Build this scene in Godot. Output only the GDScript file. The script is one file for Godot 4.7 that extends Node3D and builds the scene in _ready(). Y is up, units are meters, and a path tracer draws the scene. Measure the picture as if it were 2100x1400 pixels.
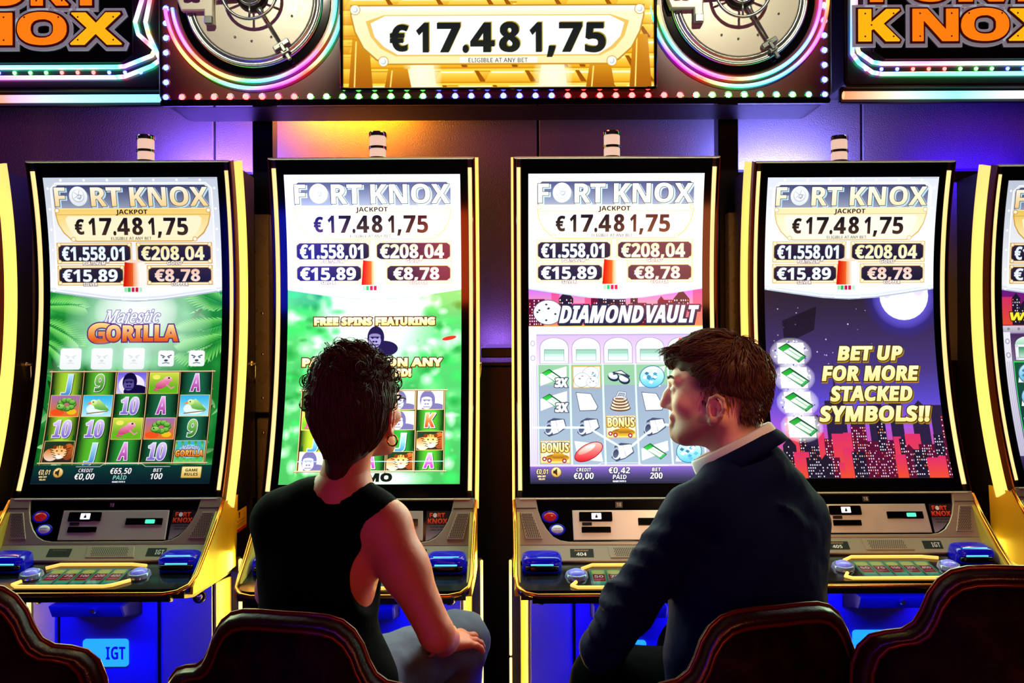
extends Node3D
# A row of slot machines under a jackpot sign in a dark casino; two players seen from behind.

var M := {}            # materials by name
var used := {}         # how often a top-level name was taken
var faces_cache := {}

func _ready() -> void:
	# ---- camera
	var cam := Camera3D.new()
	cam.name = "camera"
	cam.position = Vector3(0, 1.52, 2.7)
	cam.rotation_degrees = Vector3(0, 0, -0.25)
	cam.fov = 42.08
	cam.near = 0.05
	cam.far = 60.0
	add_child(cam)
	cam.current = true
	# ---- surroundings: a closed, dark room
	var we := WorldEnvironment.new()
	we.name = "world_environment"
	var env := Environment.new()
	env.background_mode = Environment.BG_COLOR
	env.background_color = Color(0, 0, 0)
	env.tonemap_mode = Environment.TONE_MAPPER_LINEAR
	env.tonemap_exposure = 1.0
	env.sdfgi_enabled = true
	env.ssao_enabled = true
	env.ssil_enabled = true
	we.environment = env
	add_child(we)
	# ---- large area lights: the glowing displays of the banks across the aisle (built in build_room)
	seed(7)
	build_materials()
	build_room()
	build_sign()
	build_side_signs()
	build_machines()
	build_chairs()
	build_woman()
	build_man()

# ------------------------------------------------------------------ naming
func numbered(called: String) -> String:
	var n: int = used.get(called, 0)
	used[called] = n + 1
	return called if n == 0 else "%s_%03d" % [called, n]

func thing(called: String, label: String, category: String, at := Vector3.ZERO, group := "") -> Node3D:
	var o := Node3D.new()
	o.name = numbered(called)
	add_child(o, true)
	o.position = at
	tag(o, label, category, group)
	return o

func tag(o: Node3D, label: String, category: String, group := "") -> void:
	o.set_meta("label", label)
	o.set_meta("category", category)
	if group != "":
		o.set_meta("group", group)

func part(parent: Node, called: String, mesh: Mesh, m: Material, xf := Transform3D.IDENTITY) -> MeshInstance3D:
	var o := MeshInstance3D.new()
	o.name = called
	o.mesh = mesh
	o.material_override = m
	o.transform = xf
	parent.add_child(o, true)
	return o

func struct(called: String, mesh: Mesh, m: Material, xf := Transform3D.IDENTITY) -> MeshInstance3D:
	var o := part(self, called, mesh, m, xf)
	o.set_meta("kind", "structure")
	return o

func stuff(o: MeshInstance3D) -> MeshInstance3D:
	o.set_meta("kind", "stuff")
	return o

func area_light(parent: Node, called: String, at: Vector3, towards: Vector3, size: Vector2, color: Color, energy: float) -> AreaLight3D:
	var l := AreaLight3D.new()
	l.name = called
	l.area_size = size
	l.area_normalize_energy = true
	l.light_color = color
	l.light_energy = energy
	l.shadow_enabled = true
	l.area_range = 12.0
	l.area_attenuation = 2.0
	parent.add_child(l, true)
	var up := Vector3.UP if absf(towards.normalized().y) < 0.95 else Vector3.BACK
	l.transform = Transform3D(Basis.looking_at(towards.normalized(), up), at)
	return l

# ------------------------------------------------------------------ mesh helpers
func begin(smooth := false) -> SurfaceTool:
	var st := SurfaceTool.new()
	st.begin(Mesh.PRIMITIVE_TRIANGLES)
	st.set_smooth_group(0 if smooth else -1)
	return st

func done(st: SurfaceTool) -> ArrayMesh:
	st.generate_normals()
	return st.commit()

func tri(st: SurfaceTool, a: Vector3, b: Vector3, c: Vector3) -> void:
	st.add_vertex(a); st.add_vertex(b); st.add_vertex(c)

func quad(st: SurfaceTool, a: Vector3, b: Vector3, c: Vector3, d: Vector3) -> void:
	tri(st, a, b, c); tri(st, a, c, d)

# a box with chamfered edges
func add_box(st: SurfaceTool, at: Vector3, size: Vector3, bevel := 0.002, xf := Transform3D.IDENTITY) -> void:
	var h := size * 0.5
	var b: float = minf(bevel, minf(h.x, minf(h.y, h.z)) * 0.9)
	st.set_smooth_group(-1)
	var p := func(sx: int, sy: int, sz: int, axis: int) -> Vector3:
		var v := Vector3(sx * (h.x - b), sy * (h.y - b), sz * (h.z - b))
		v[axis] = [sx, sy, sz][axis] * h[axis]
		return xf * (at + v)
	for axis in 3:
		var i := (axis + 1) % 3
		var j := (axis + 2) % 3
		for s in [-1, 1]:
			var c := []
			for q in [[-1, -1], [1, -1], [1, 1], [-1, 1]]:
				var sg := [0, 0, 0]
				sg[axis] = s; sg[i] = q[0]; sg[j] = q[1]
				c.append(p.call(sg[0], sg[1], sg[2], axis))
			if s > 0: quad(st, c[3], c[2], c[1], c[0])
			else: quad(st, c[0], c[1], c[2], c[3])
		# edges that run along this axis
		for si in [-1, 1]:
			for sj in [-1, 1]:
				var g0 := [0, 0, 0]
				g0[axis] = -1; g0[i] = si; g0[j] = sj
				var g1 := g0.duplicate()
				g1[axis] = 1
				var a: Vector3 = p.call(g0[0], g0[1], g0[2], i)
				var bb: Vector3 = p.call(g1[0], g1[1], g1[2], i)
				var cc: Vector3 = p.call(g1[0], g1[1], g1[2], j)
				var d: Vector3 = p.call(g0[0], g0[1], g0[2], j)
				if si * sj > 0: quad(st, a, bb, cc, d)
				else: quad(st, d, cc, bb, a)
	for sx in [-1, 1]:
		for sy in [-1, 1]:
			for sz in [-1, 1]:
				var a: Vector3 = p.call(sx, sy, sz, 0)
				var bb: Vector3 = p.call(sx, sy, sz, 1)
				var cc: Vector3 = p.call(sx, sy, sz, 2)
				if sx * sy * sz > 0: tri(st, a, cc, bb)
				else: tri(st, a, bb, cc)

func box(at: Vector3, size: Vector3, bevel := 0.002) -> ArrayMesh:
	var st := begin()
	add_box(st, at, size, bevel)
	return done(st)

# a swept round tube; radius is a number or a list
func add_tube(st: SurfaceTool, pts: Array, radius, sides := 8, closed := false, cap := true) -> void:
	st.set_smooth_group(0)
	var n := pts.size()
	var rings := []
	var side := Vector3.ZERO
	for i in n:
		var a: Vector3 = pts[(i - 1 + n) % n] if closed or i > 0 else pts[i]
		var b: Vector3 = pts[(i + 1) % n] if closed or i < n - 1 else pts[i]
		var t := (b - a).normalized()
		if i == 0:
			side = t.cross(Vector3.UP if absf(t.y) < 0.9 else Vector3.RIGHT).normalized()
		else:
			side = (side - t * side.dot(t)).normalized()
		var up := side.cross(t)
		var r: float = radius[i] if radius is Array else radius
		var ring := []
		for k in sides:
			var an := TAU * k / sides
			ring.append(pts[i] + (side * cos(an) + up * sin(an)) * r)
		rings.append(ring)
	for i in (n if closed else n - 1):
		for k in sides:
			var k2 := (k + 1) % sides
			quad(st, rings[i][k], rings[(i + 1) % n][k], rings[(i + 1) % n][k2], rings[i][k2])
	if cap and not closed:
		for k in sides:
			tri(st, pts[0], rings[0][k], rings[0][(k + 1) % sides])
			tri(st, pts[n - 1], rings[n - 1][(k + 1) % sides], rings[n - 1][k])

func tube(pts: Array, radius, sides := 8, closed := false) -> ArrayMesh:
	var st := begin(true)
	add_tube(st, pts, radius, sides, closed)
	return done(st)

# a profile of (radius, height) turned round the y axis of xf; hard edges at repeated points
func add_lathe(st: SurfaceTool, prof: Array, segs := 24, xf := Transform3D.IDENTITY, smooth := false) -> void:
	for i in prof.size() - 1:
		var p: Vector2 = prof[i]
		var q: Vector2 = prof[i + 1]
		st.set_smooth_group(0 if smooth else i + 1)
		for k in segs:
			var a := TAU * k / segs
			var b := TAU * (k + 1) / segs
			var p0 := xf * Vector3(p.x * cos(a), p.y, p.x * sin(a))
			var p1 := xf * Vector3(p.x * cos(b), p.y, p.x * sin(b))
			var q0 := xf * Vector3(q.x * cos(a), q.y, q.x * sin(a))
			var q1 := xf * Vector3(q.x * cos(b), q.y, q.x * sin(b))
			if p.x < 1e-5: tri(st, p0, q0, q1)
			elif q.x < 1e-5: tri(st, p0, q0, p1)
			else: quad(st, p0, q0, q1, p1)

func lathe(prof: Array, segs := 24, xf := Transform3D.IDENTITY, smooth := false) -> ArrayMesh:
	var st := begin()
	add_lathe(st, prof, segs, xf, smooth)
	return done(st)

# a flat outline (with holes) given depth z0..z1, front edge chamfered by c
func add_prism(st: SurfaceTool, outline: PackedVector2Array, z0: float, z1: float, xf := Transform3D.IDENTITY, holes := [], c := 0.0) -> void:
	st.set_smooth_group(-1)
	var front := [outline]
	front.append_array(holes)
	var top := []
	for i in front.size():
		var p: PackedVector2Array = front[i]
		top.append(inset(p, c if i == 0 else -c) if c > 0.0 else p)
	for side in 2:
		var z: float = z1 if side == 0 else z0
		var loops: Array = top if side == 0 else front
		var joined: PackedVector2Array = loops[0]
		for h in range(1, loops.size()):
			joined = bridge(joined, loops[h])
		var ids := Geometry2D.triangulate_polygon(joined)
		for k in range(0, ids.size(), 3):
			var a := joined[ids[k]]; var b := joined[ids[k + 1]]; var d := joined[ids[k + 2]]
			if ((b - a).cross(d - a) > 0.0) != (side == 1):
				var sw := b; b = d; d = sw
			tri(st, xf * Vector3(a.x, a.y, z), xf * Vector3(b.x, b.y, z), xf * Vector3(d.x, d.y, z))
	for i in front.size():
		var p: PackedVector2Array = front[i]
		var q: PackedVector2Array = top[i]
		var n := p.size()
		var ccw := area2(p) > 0.0
		if i > 0: ccw = not ccw
		for k in n:
			var k2 := (k + 1) % n
			var rows := [[p[k], p[k2], z0], [p[k], p[k2], z1 - c]]
			if c > 0.0: rows.append([q[k], q[k2], z1])
			for r in rows.size() - 1:
				var a0: Vector2 = rows[r][0]; var a1: Vector2 = rows[r][1]
				var b0: Vector2 = rows[r + 1][0]; var b1: Vector2 = rows[r + 1][1]
				var za: float = rows[r][2]; var zb: float = rows[r + 1][2]
				var v0 := xf * Vector3(a0.x, a0.y, za); var v1 := xf * Vector3(a1.x, a1.y, za)
				var w1 := xf * Vector3(b1.x, b1.y, zb); var w0 := xf * Vector3(b0.x, b0.y, zb)
				if ccw: quad(st, v0, w0, w1, v1)
				else: quad(st, v1, w1, w0, v0)

func prism(outline: PackedVector2Array, z0: float, z1: float, xf := Transform3D.IDENTITY, holes := [], c := 0.0) -> ArrayMesh:
	var st := begin()
	add_prism(st, outline, z0, z1, xf, holes, c)
	return done(st)

func area2(p: PackedVector2Array) -> float:
	var s := 0.0
	for i in p.size():
		s += p[i].cross(p[(i + 1) % p.size()])
	return s * 0.5

# moves each corner inward by c, keeping the number of corners
func inset(p: PackedVector2Array, c: float) -> PackedVector2Array:
	var out := PackedVector2Array()
	var n := p.size()
	var s := 1.0 if area2(p) > 0.0 else -1.0
	for i in n:
		var a := (p[i] - p[(i - 1 + n) % n]).normalized()
		var b := (p[(i + 1) % n] - p[i]).normalized()
		var na := Vector2(-a.y, a.x) * s
		var nb := Vector2(-b.y, b.x) * s
		var m := na + nb
		var l := m.length_squared()
		out.append(p[i] + (m * (2.0 / maxf(l, 0.8)) * c if l > 0.01 else na * c))
	return out

# cuts a hole into an outline through a bridge edge
func bridge(outer: PackedVector2Array, hole: PackedVector2Array) -> PackedVector2Array:
	var best := 1e9
	var bi := 0
	var bj := 0
	for i in outer.size():
		for j in hole.size():
			var d := outer[i].distance_squared_to(hole[j])
			if d < best:
				best = d; bi = i; bj = j
	var same := (area2(outer) > 0.0) == (area2(hole) > 0.0)
	var out := PackedVector2Array()
	for i in bi + 1: out.append(outer[i])
	for k in hole.size() + 1:
		out.append(hole[(bj + (-k if same else k) + 2 * hole.size()) % hole.size()])
	for i in range(bi, outer.size()): out.append(outer[i])
	return out

func round_rect(x0: float, y0: float, x1: float, y1: float, r: float, n := 5) -> PackedVector2Array:
	var out := PackedVector2Array()
	for c in [[x1 - r, y1 - r, 0.0], [x0 + r, y1 - r, PI / 2], [x0 + r, y0 + r, PI], [x1 - r, y0 + r, PI * 1.5]]:
		for k in n + 1:
			var a: float = c[2] + PI / 2 * k / n
			out.append(Vector2(c[0] + cos(a) * r, c[1] + sin(a) * r))
	return out

func circle(x: float, y: float, r: float, n := 24, ry := -1.0) -> PackedVector2Array:
	var out := PackedVector2Array()
	for k in n:
		out.append(Vector2(x + cos(TAU * k / n) * r, y + sin(TAU * k / n) * (r if ry < 0 else ry)))
	return out

# a rounded lump: superellipsoid with half sizes h
func add_lump(st: SurfaceTool, at: Vector3, h: Vector3, xf := Transform3D.IDENTITY, e := 0.5, nu := 20, nv := 10) -> void:
	st.set_smooth_group(0)
	var f := func(v: float) -> float: return signf(v) * pow(absf(v), e)
	var p := func(i: int, j: int) -> Vector3:
		var a := TAU * (i % nu) / nu
		var b := -PI / 2 + PI * j / nv
		var cb: float = f.call(cos(b)) if j > 0 and j < nv else 0.0
		return xf * (at + Vector3(h.x * f.call(cos(a)) * cb, h.y * f.call(sin(b)), h.z * f.call(sin(a)) * cb))
	for i in nu:
		for j in nv:
			var a: Vector3 = p.call(i, j); var b: Vector3 = p.call(i + 1, j)
			var c: Vector3 = p.call(i + 1, j + 1); var d: Vector3 = p.call(i, j + 1)
			if j == 0: tri(st, a, c, d)
			elif j == nv - 1: tri(st, a, b, c)
			else: quad(st, a, b, c, d)

func lump(at: Vector3, h: Vector3, e := 0.5, nu := 20, nv := 10) -> ArrayMesh:
	var st := begin(true)
	add_lump(st, at, h, Transform3D.IDENTITY, e, nu, nv)
	return done(st)

# a flat card with uv 0..1, facing +z of xf
func card(x0: float, y0: float, x1: float, y1: float, z := 0.0, xf := Transform3D.IDENTITY) -> ArrayMesh:
	var st := begin()
	var c := [Vector2(x0, y1), Vector2(x1, y1), Vector2(x1, y0), Vector2(x0, y0)]
	var uv := [Vector2(0, 0), Vector2(1, 0), Vector2(1, 1), Vector2(0, 1)]
	for k in [0, 1, 2, 0, 2, 3]:
		st.set_uv(uv[k])
		st.add_vertex(xf * Vector3(c[k].x, c[k].y, z))
	return done(st)

# ------------------------------------------------------------------ materials
func mat(called: String, color: Color, rough := 0.5, metal := 0.0, glow := Color.BLACK, energy := 0.0) -> StandardMaterial3D:
	var m := StandardMaterial3D.new()
	m.resource_name = called
	m.albedo_color = color
	m.roughness = rough
	m.metallic = metal
	if energy > 0.0:
		m.emission_enabled = true
		m.emission = glow
		m.emission_energy_multiplier = energy
	M[called] = m
	return m

func noise_tex(freq: float, size := 256, normal := false, bump := 4.0, kind := FastNoiseLite.TYPE_SIMPLEX_SMOOTH, octaves := 3) -> NoiseTexture2D:
	var t := NoiseTexture2D.new()
	var n := FastNoiseLite.new()
	n.noise_type = kind
	n.frequency = freq
	n.fractal_octaves = octaves
	n.seed = 11
	t.noise = n
	t.width = size
	t.height = size
	t.seamless = true
	t.as_normal_map = normal
	t.bump_strength = bump
	return t

func ramp(t: NoiseTexture2D, a: Color, b: Color) -> NoiseTexture2D:
	var g := Gradient.new()
	g.set_color(0, a)
	g.set_color(1, b)
	t.color_ramp = g
	return t

func tri_uv(m: StandardMaterial3D, s: float) -> StandardMaterial3D:
	m.uv1_triplanar = true
	m.uv1_scale = Vector3(s, s, s)
	return m

func build_materials() -> void:
	var m: StandardMaterial3D
	mat("black_gloss", Color(0.012, 0.012, 0.016), 0.08)
	mat("black_satin", Color(0.014, 0.013, 0.017), 0.42)
	mat("deck_black", Color(0.01, 0.01, 0.012), 0.16)
	m = mat("silver", Color(0.62, 0.56, 0.5), 0.42, 0.35)
	m.roughness_texture = ramp(noise_tex(0.05), Color(0.8, 0.8, 0.8), Color(1, 1, 1))
	tri_uv(m, 6.0)
	m = mat("brushed", Color(0.78, 0.74, 0.72), 0.4, 0.35)
	m.roughness_texture = ramp(noise_tex(0.02), Color(0.7, 0.7, 0.7), Color(1, 1, 1))
	tri_uv(m, 3.0)
	mat("chrome", Color(0.85, 0.84, 0.82), 0.12, 1.0)
	mat("trim_metal", Color(0.92, 0.88, 0.8), 0.35, 0.5)
	mat("gold_metal", Color(0.82, 0.5, 0.2), 0.22, 1.0)
	mat("bronze", Color(0.36, 0.15, 0.05), 0.3, 0.8)
	mat("base_panel", Color(0.3, 0.32, 0.5), 0.4, 0.1)
	mat("side_panel", Color(0.76, 0.68, 0.26), 0.35, 0.1)
	mat("hole", Color(0.01, 0.01, 0.01), 0.8)
	mat("rubber", Color(0.02, 0.02, 0.02), 0.7)
	mat("strip_light", Color(0.9, 0.8, 0.6), 0.5, 0.0, Color(1.0, 0.78, 0.5), 1.5)
	mat("rim_light", Color(0.9, 0.75, 0.4), 0.5, 0.0, Color(0.9, 0.76, 0.4), 1.35)
	mat("side_bar_light", Color(0.9, 0.85, 0.5), 0.5, 0.0, Color(1.0, 0.88, 0.45), 1.6)
	mat("deck_light", Color(0.9, 0.7, 0.3), 0.5, 0.0, Color(1.0, 0.76, 0.36), 1.2)
	mat("blue_light", Color(0.1, 0.2, 0.9), 0.4, 0.0, Color(0.1, 0.25, 1.0), 5.0)
	mat("slot_light", Color(0.2, 0.5, 0.9), 0.3, 0.0, Color(0.3, 0.75, 1.0), 1.8)
	m = mat("blue_plastic", Color(0.05, 0.07, 0.5), 0.12, 0.0, Color(0.02, 0.03, 0.9), 0.25)
	mat("lavender_plastic", Color(0.5, 0.5, 0.85), 0.15, 0.0, Color(0.45, 0.45, 1.0), 0.35)
	mat("clear_ring", Color(0.5, 0.55, 0.7), 0.08, 0.4)
	mat("candle_lens", Color(0.95, 0.85, 0.75), 0.3, 0.0, Color(1.0, 0.86, 0.74), 0.75)
	mat("white_plate", Color(0.85, 0.9, 0.95), 0.4)
	mat("logo_glow", Color(0.3, 0.7, 0.9), 0.3, 0.0, Color(0.16, 0.75, 0.95), 0.8)
	mat("icon_glow", Color(0.9, 0.9, 0.95), 0.4, 0.0, Color(0.92, 0.93, 1.0), 1.0)
	mat("teal_glow", Color(0.3, 0.8, 0.7), 0.4, 0.0, Color(0.3, 0.95, 0.8), 0.9)
	mat("red_button", Color(0.5, 0.06, 0.05), 0.25, 0.0, Color(0.8, 0.1, 0.06), 0.3)
	mat("sticker_yellow", Color(0.9, 0.66, 0.16), 0.5)

# ------------------------------------------------------------------ the room
func build_room() -> void:
	var m := mat("carpet", Color(0.05, 0.03, 0.035), 0.95)
	m.albedo_texture = ramp(noise_tex(0.03, 512), Color(0.5, 0.4, 0.4), Color(1, 1, 1))
	m.normal_enabled = true
	m.normal_texture = noise_tex(0.3, 256, true, 6.0)
	tri_uv(m, 2.0)
	struct("floor", box(Vector3(0, -0.1, 2.2), Vector3(7.4, 0.2, 6.2), 0.004), m)
	var dark := mat("dark_paint", Color(0.06, 0.055, 0.07), 0.8)
	dark.normal_enabled = true
	dark.normal_texture = noise_tex(0.2, 256, true, 2.0)
	tri_uv(dark, 2.0)
	struct("ceiling", box(Vector3(0, 3.4, 2.2), Vector3(7.4, 0.2, 6.2), 0.004), dark)
	struct("wall_left", box(Vector3(-3.65, 1.65, 2.2), Vector3(0.1, 3.5, 6.2), 0.004), dark)
	struct("wall_right", box(Vector3(3.65, 1.65, 2.2), Vector3(0.1, 3.5, 6.2), 0.004), dark)
	struct("wall_front", box(Vector3(0, 1.65, 5.25), Vector3(7.4, 3.5, 0.1), 0.004), dark)
	# back wall: painted panels 1.2 m wide with open joints between them
	var wall := struct("wall_back", box(Vector3(0, 1.65, -0.69), Vector3(7.4, 3.5, 0.12), 0.004), dark)
	var wp := mat("wall_panel", Color(0.5, 0.45, 0.46), 0.5)
	wp.normal_enabled = true
	wp.normal_texture = noise_tex(0.25, 256, true, 1.2)
	wp.roughness_texture = ramp(noise_tex(0.02), Color(0.75, 0.75, 0.75), Color(1, 1, 1))
	tri_uv(wp, 2.5)
	for i in 6:
		var x := -2.91 + i * 1.204
		part(wall, "panel", box(Vector3(x, 2.37, -0.615), Vector3(1.196, 1.86, 0.03), 0.003), wp)
	# low black partition the machines stand against
	var lo := struct("partition_back", box(Vector3(0, 0.715, -0.57), Vector3(7.2, 1.43, 0.05), 0.004), M.black_satin)
	part(lo, "rail", box(Vector3(0, 1.437, -0.565), Vector3(7.2, 0.014, 0.07), 0.003), M.black_satin)
	# two posts that carry the jackpot sign
	var post_metal := mat("post_metal", Color(0.07, 0.07, 0.08), 0.24, 0.7)
	var plate_metal := mat("post_plate", Color(0.5, 0.47, 0.42), 0.34, 0.5)
	plate_metal.roughness_texture = ramp(noise_tex(0.015), Color(0.7, 0.7, 0.7), Color(1, 1, 1))
	tri_uv(plate_metal, 3.0)
	for s in [-1, 1]:
		var x: float = -0.868 if s < 0 else 0.758
		var o := thing("sign_post", "dark metal post rising behind the machines under the sign, beside the " + ("amber-lit wall" if s < 0 else "violet-lit wall"), "post", Vector3(x, 0, -0.43), "sign posts")
		part(o, "column", box(Vector3(0, 1.3, 0), Vector3(0.07, 2.6, 0.07), 0.004), post_metal)
		part(o, "cover_plate", box(Vector3(0.012, 1.62, 0.062), Vector3(0.052, 0.68, 0.05), 0.003), plate_metal)
		part(o, "cover_plate", box(Vector3(0.012, 0.64, 0.060), Vector3(0.044, 1.24, 0.046), 0.003), plate_metal)
		part(o, "foot_plate", box(Vector3(0, 0.006, 0), Vector3(0.16, 0.012, 0.16), 0.003), plate_metal)
		for y in [1.62, 1.48, 1.33, 1.21, 1.0]:
			part(o, "screw", lathe([Vector2(0, 0.004), Vector2(0.004, 0.003), Vector2(0.006, 0)], 10, Transform3D(Basis(Vector3.RIGHT, PI / 2), Vector3(0.012, y, 0.0862 if y > 1.28 else 0.083))), M.chrome)
	# glowing light bars that wash the wall behind the machines
	for w in [["violet", -1.08, 2.115, -0.45, 0.32, Color(0.46, 0.36, 1.0), 0.8, 0.5, "violet light bar standing behind the tower lamp of the first machine"],
			["blue", 0.98, 2.115, -0.45, 0.36, Color(0.48, 0.5, 1.0), 1.0, 0.5, "pale blue light bar behind the tower lamp of the night skyline machine"],
			["deep_violet", 1.7, 2.115, -0.45, 0.4, Color(0.2, 0.02, 1.0), 0.2, 0.6, "deep violet light bar behind the rightmost machine"],
			["mauve", -0.05, 1.5, -0.49, 0.1, Color(0.5, 0.35, 0.85), 0.06, 0.5, "small mauve light bar on the partition rail between the middle machines"]]:
		var o := thing("wall_washer_light", w[8], "light bar", Vector3(w[1], w[2], w[3]))
		var lamp := mat("washer_" + w[0], w[5], 0.5, 0.0, w[5], 0.8)
		part(o, "housing", box(Vector3(0, -0.02, 0.012), Vector3(w[4] + 0.02, 0.035, 0.03), 0.003), M.black_satin)
		part(o, "light_strip", box(Vector3(0, 0.004, -0.002), Vector3(w[4], 0.014, 0.012), 0.003), lamp)
		area_light(o, "light", Vector3(0, 0.016, -0.012), Vector3(0, 0.35, -1), Vector2(w[4], 0.02), w[5], w[6])
	var o := thing("wall_washer_light", "amber light bar behind the lower edge of the jackpot sign", "light bar", Vector3(-0.6, 2.42, -0.46))
	part(o, "housing", box(Vector3(0, 0.02, 0.012), Vector3(0.42, 0.035, 0.03), 0.003), M.black_satin)
	part(o, "light_strip", box(Vector3(0, -0.004, -0.002), Vector3(0.4, 0.014, 0.012), 0.003), mat("washer_amber", Color(1, 0.6, 0.1), 0.5, 0.0, Color(1, 0.55, 0.05), 0.8))
	area_light(o, "light", Vector3(0, -0.016, -0.012), Vector3(0, -0.5, -1), Vector2(0.4, 0.02), Color(1.0, 0.6, 0.03), 0.75)
	# displays of the bank across the aisle, behind the camera: their light falls on the row
	for d in [["blue", -2.0, 1.55, 0.9, 1.3, Color(0.12, 0.16, 1.0), 2.6], ["warm", 1.5, 1.6, 1.0, 1.3, Color(1.0, 0.5, 0.28), 2.4], ["red", -0.5, 1.6, 0.6, 1.2, Color(1.0, 0.3, 0.09), 1.8]]:
		var b := thing("aisle_display", d[0] + " glowing display of the bank across the aisle, behind the viewer", "display", Vector3(d[1], 0, 5.0))
		part(b, "cabinet", box(Vector3(0, d[2] * 0.5 + d[4] * 0.25, 0.08), Vector3(d[3] + 0.08, d[2] + d[4] * 0.5, 0.14), 0.01), M.black_satin)
		part(b, "display_screen", box(Vector3(0, d[2], 0.0), Vector3(d[3], d[4], 0.012), 0.003), mat("aisle_" + d[0], Color(0.02, 0.02, 0.02), 0.3, 0.0, d[5], 0.35))
		area_light(b, "light", Vector3(0, d[2], -0.02), Vector3(0, 0, -1), Vector2(d[3], d[4]), d[5], d[6])

# ------------------------------------------------------------------ the jackpot sign
const SIGN_Z := -0.15

func build_sign() -> void:
	var o := thing("jackpot_sign", "wide jackpot sign with vault doors and a row of coloured bulbs over the middle machines", "sign", Vector3(-0.05, 2.28, SIGN_Z))
	var shell := round_rect(-1.086, 0.0, 1.086, 0.78, 0.05, 6)
	part(o, "housing", prism(shell, -0.2, -0.012, Transform3D.IDENTITY, [], 0.004), M.black_satin)
	var fm := mat("sign_face", Color(0.36, 0.16, 0.13), 0.28)
	fm.clearcoat_enabled = true
	fm.clearcoat = 0.6
	fm.clearcoat_roughness = 0.1
	part(o, "face_panel", prism(round_rect(-1.068, 0.02, 1.068, 0.76, 0.036, 6), -0.012, 0.0), fm)
	part(o, "edge_trim", prism(round_rect(-1.075, 0.0, 1.075, 0.0195, 0.008, 3), -0.01, 0.004), M.black_gloss)
	# bulbs, in runs of one colour
	var glow := {}
	for c in [["red", Color(1.0, 0.06, 0.05)], ["green", Color(0.1, 1.0, 0.12)], ["blue", Color(0.08, 0.12, 1.0)]]:
		glow[c[0]] = mat("bulb_" + c[0], c[1], 0.3, 0.0, c[1].lerp(Color.WHITE, 0.12), 26.0)
	var lens := lathe([Vector2(0, 0.0095), Vector2(0.0046, 0.0082), Vector2(0.0078, 0.005), Vector2(0.0088, 0.0)], 12, Transform3D(Basis(Vector3.RIGHT, PI / 2), Vector3.ZERO), true)
	var collar := lathe([Vector2(0.0088, 0.0), Vector2(0.0088, 0.0025), Vector2(0.012, 0.0015), Vector2(0.013, 0.0)], 12, Transform3D(Basis(Vector3.RIGHT, PI / 2), Vector3.ZERO), true)
	var names := ["red", "green", "blue", "red", "green"]
	for i in 42:
		var c: String = "blue" if i == 0 or i == 41 else names[(i - 1) / 8]
		var b := part(o, "bulb", lens, glow[c], Transform3D(Basis.IDENTITY, Vector3(-1.058 + i * 0.0516, 0.0285, 0.0)))
		part(b, "bulb_collar", collar, M.chrome)
	for s in [-1, 1]:
		for i in range(1, 12):
			var b := part(o, "bulb", lens, glow.blue, Transform3D(Basis.IDENTITY, Vector3(s * 1.057, 0.0285 + i * 0.0475, 0.0)))
			part(b, "bulb_collar", collar, M.chrome)
	for i in 5:
		area_light(o, "light", Vector3(-1.032 + 0.18 + i * 0.4128, 0.0285, 0.012), Vector3(0, -0.3, 1), Vector2(0.37, 0.012), [Color(1, 0.06, 0.05), Color(0.1, 1, 0.12), Color(0.08, 0.12, 1.0)][[0, 1, 2, 0, 1][i]], 0.012)
	# jackpot display between the doors
	part(o, "display_frame", prism(round_rect(-0.494, 0.041, 0.516, 0.77, 0.012, 3), 0.0, 0.03, Transform3D.IDENTITY, [round_rect(-0.484, 0.05, 0.506, 0.762, 0.003, 2)], 0.003), M.black_gloss)
	var jm := mat("jackpot_display", Color(0.01, 0.01, 0.01), 0.2)
	jm.emission_enabled = true
	jm.emission = Color.WHITE
	jm.emission_operator = BaseMaterial3D.EMISSION_OP_MULTIPLY
	jm.emission_texture = jackpot_print()
	jm.emission_energy_multiplier = 1.15
	part(o, "display_screen", card(-0.484, 0.05, 0.506, 0.67, 0.015), jm)
	area_light(o, "light", Vector3(0.01, 0.3, 0.05), Vector3(0, -0.15, 1), Vector2(0.96, 0.5), Color(1, 0.8, 0.4), 0.35)
	spotlight(Vector3(-0.95, 3.3, 1.3), Vector3(-0.83, 2.62, -0.14), 12.0, 2.3, Color(1, 0.96, 0.84), "small unseen spotlight added to brighten the vault door over the jungle machine")
	spotlight(Vector3(0.85, 3.3, 1.3), Vector3(0.73, 2.62, -0.14), 12.0, 2.3, Color(1, 0.96, 0.84), "small unseen spotlight added to brighten the vault door over the gem machine")
	spotlight(Vector3(1.15, 3.3, 1.9), Vector3(0.72, 0.98, 0.12), 17.0, 3.2, Color(1, 0.8, 0.58), "warm unseen spotlight added to brighten the button decks beside the man")
	for s in [-1, 1]:
		vault_door(o, Vector3(-0.772 if s < 0 else 0.781, 0.339, 0.004))

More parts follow.
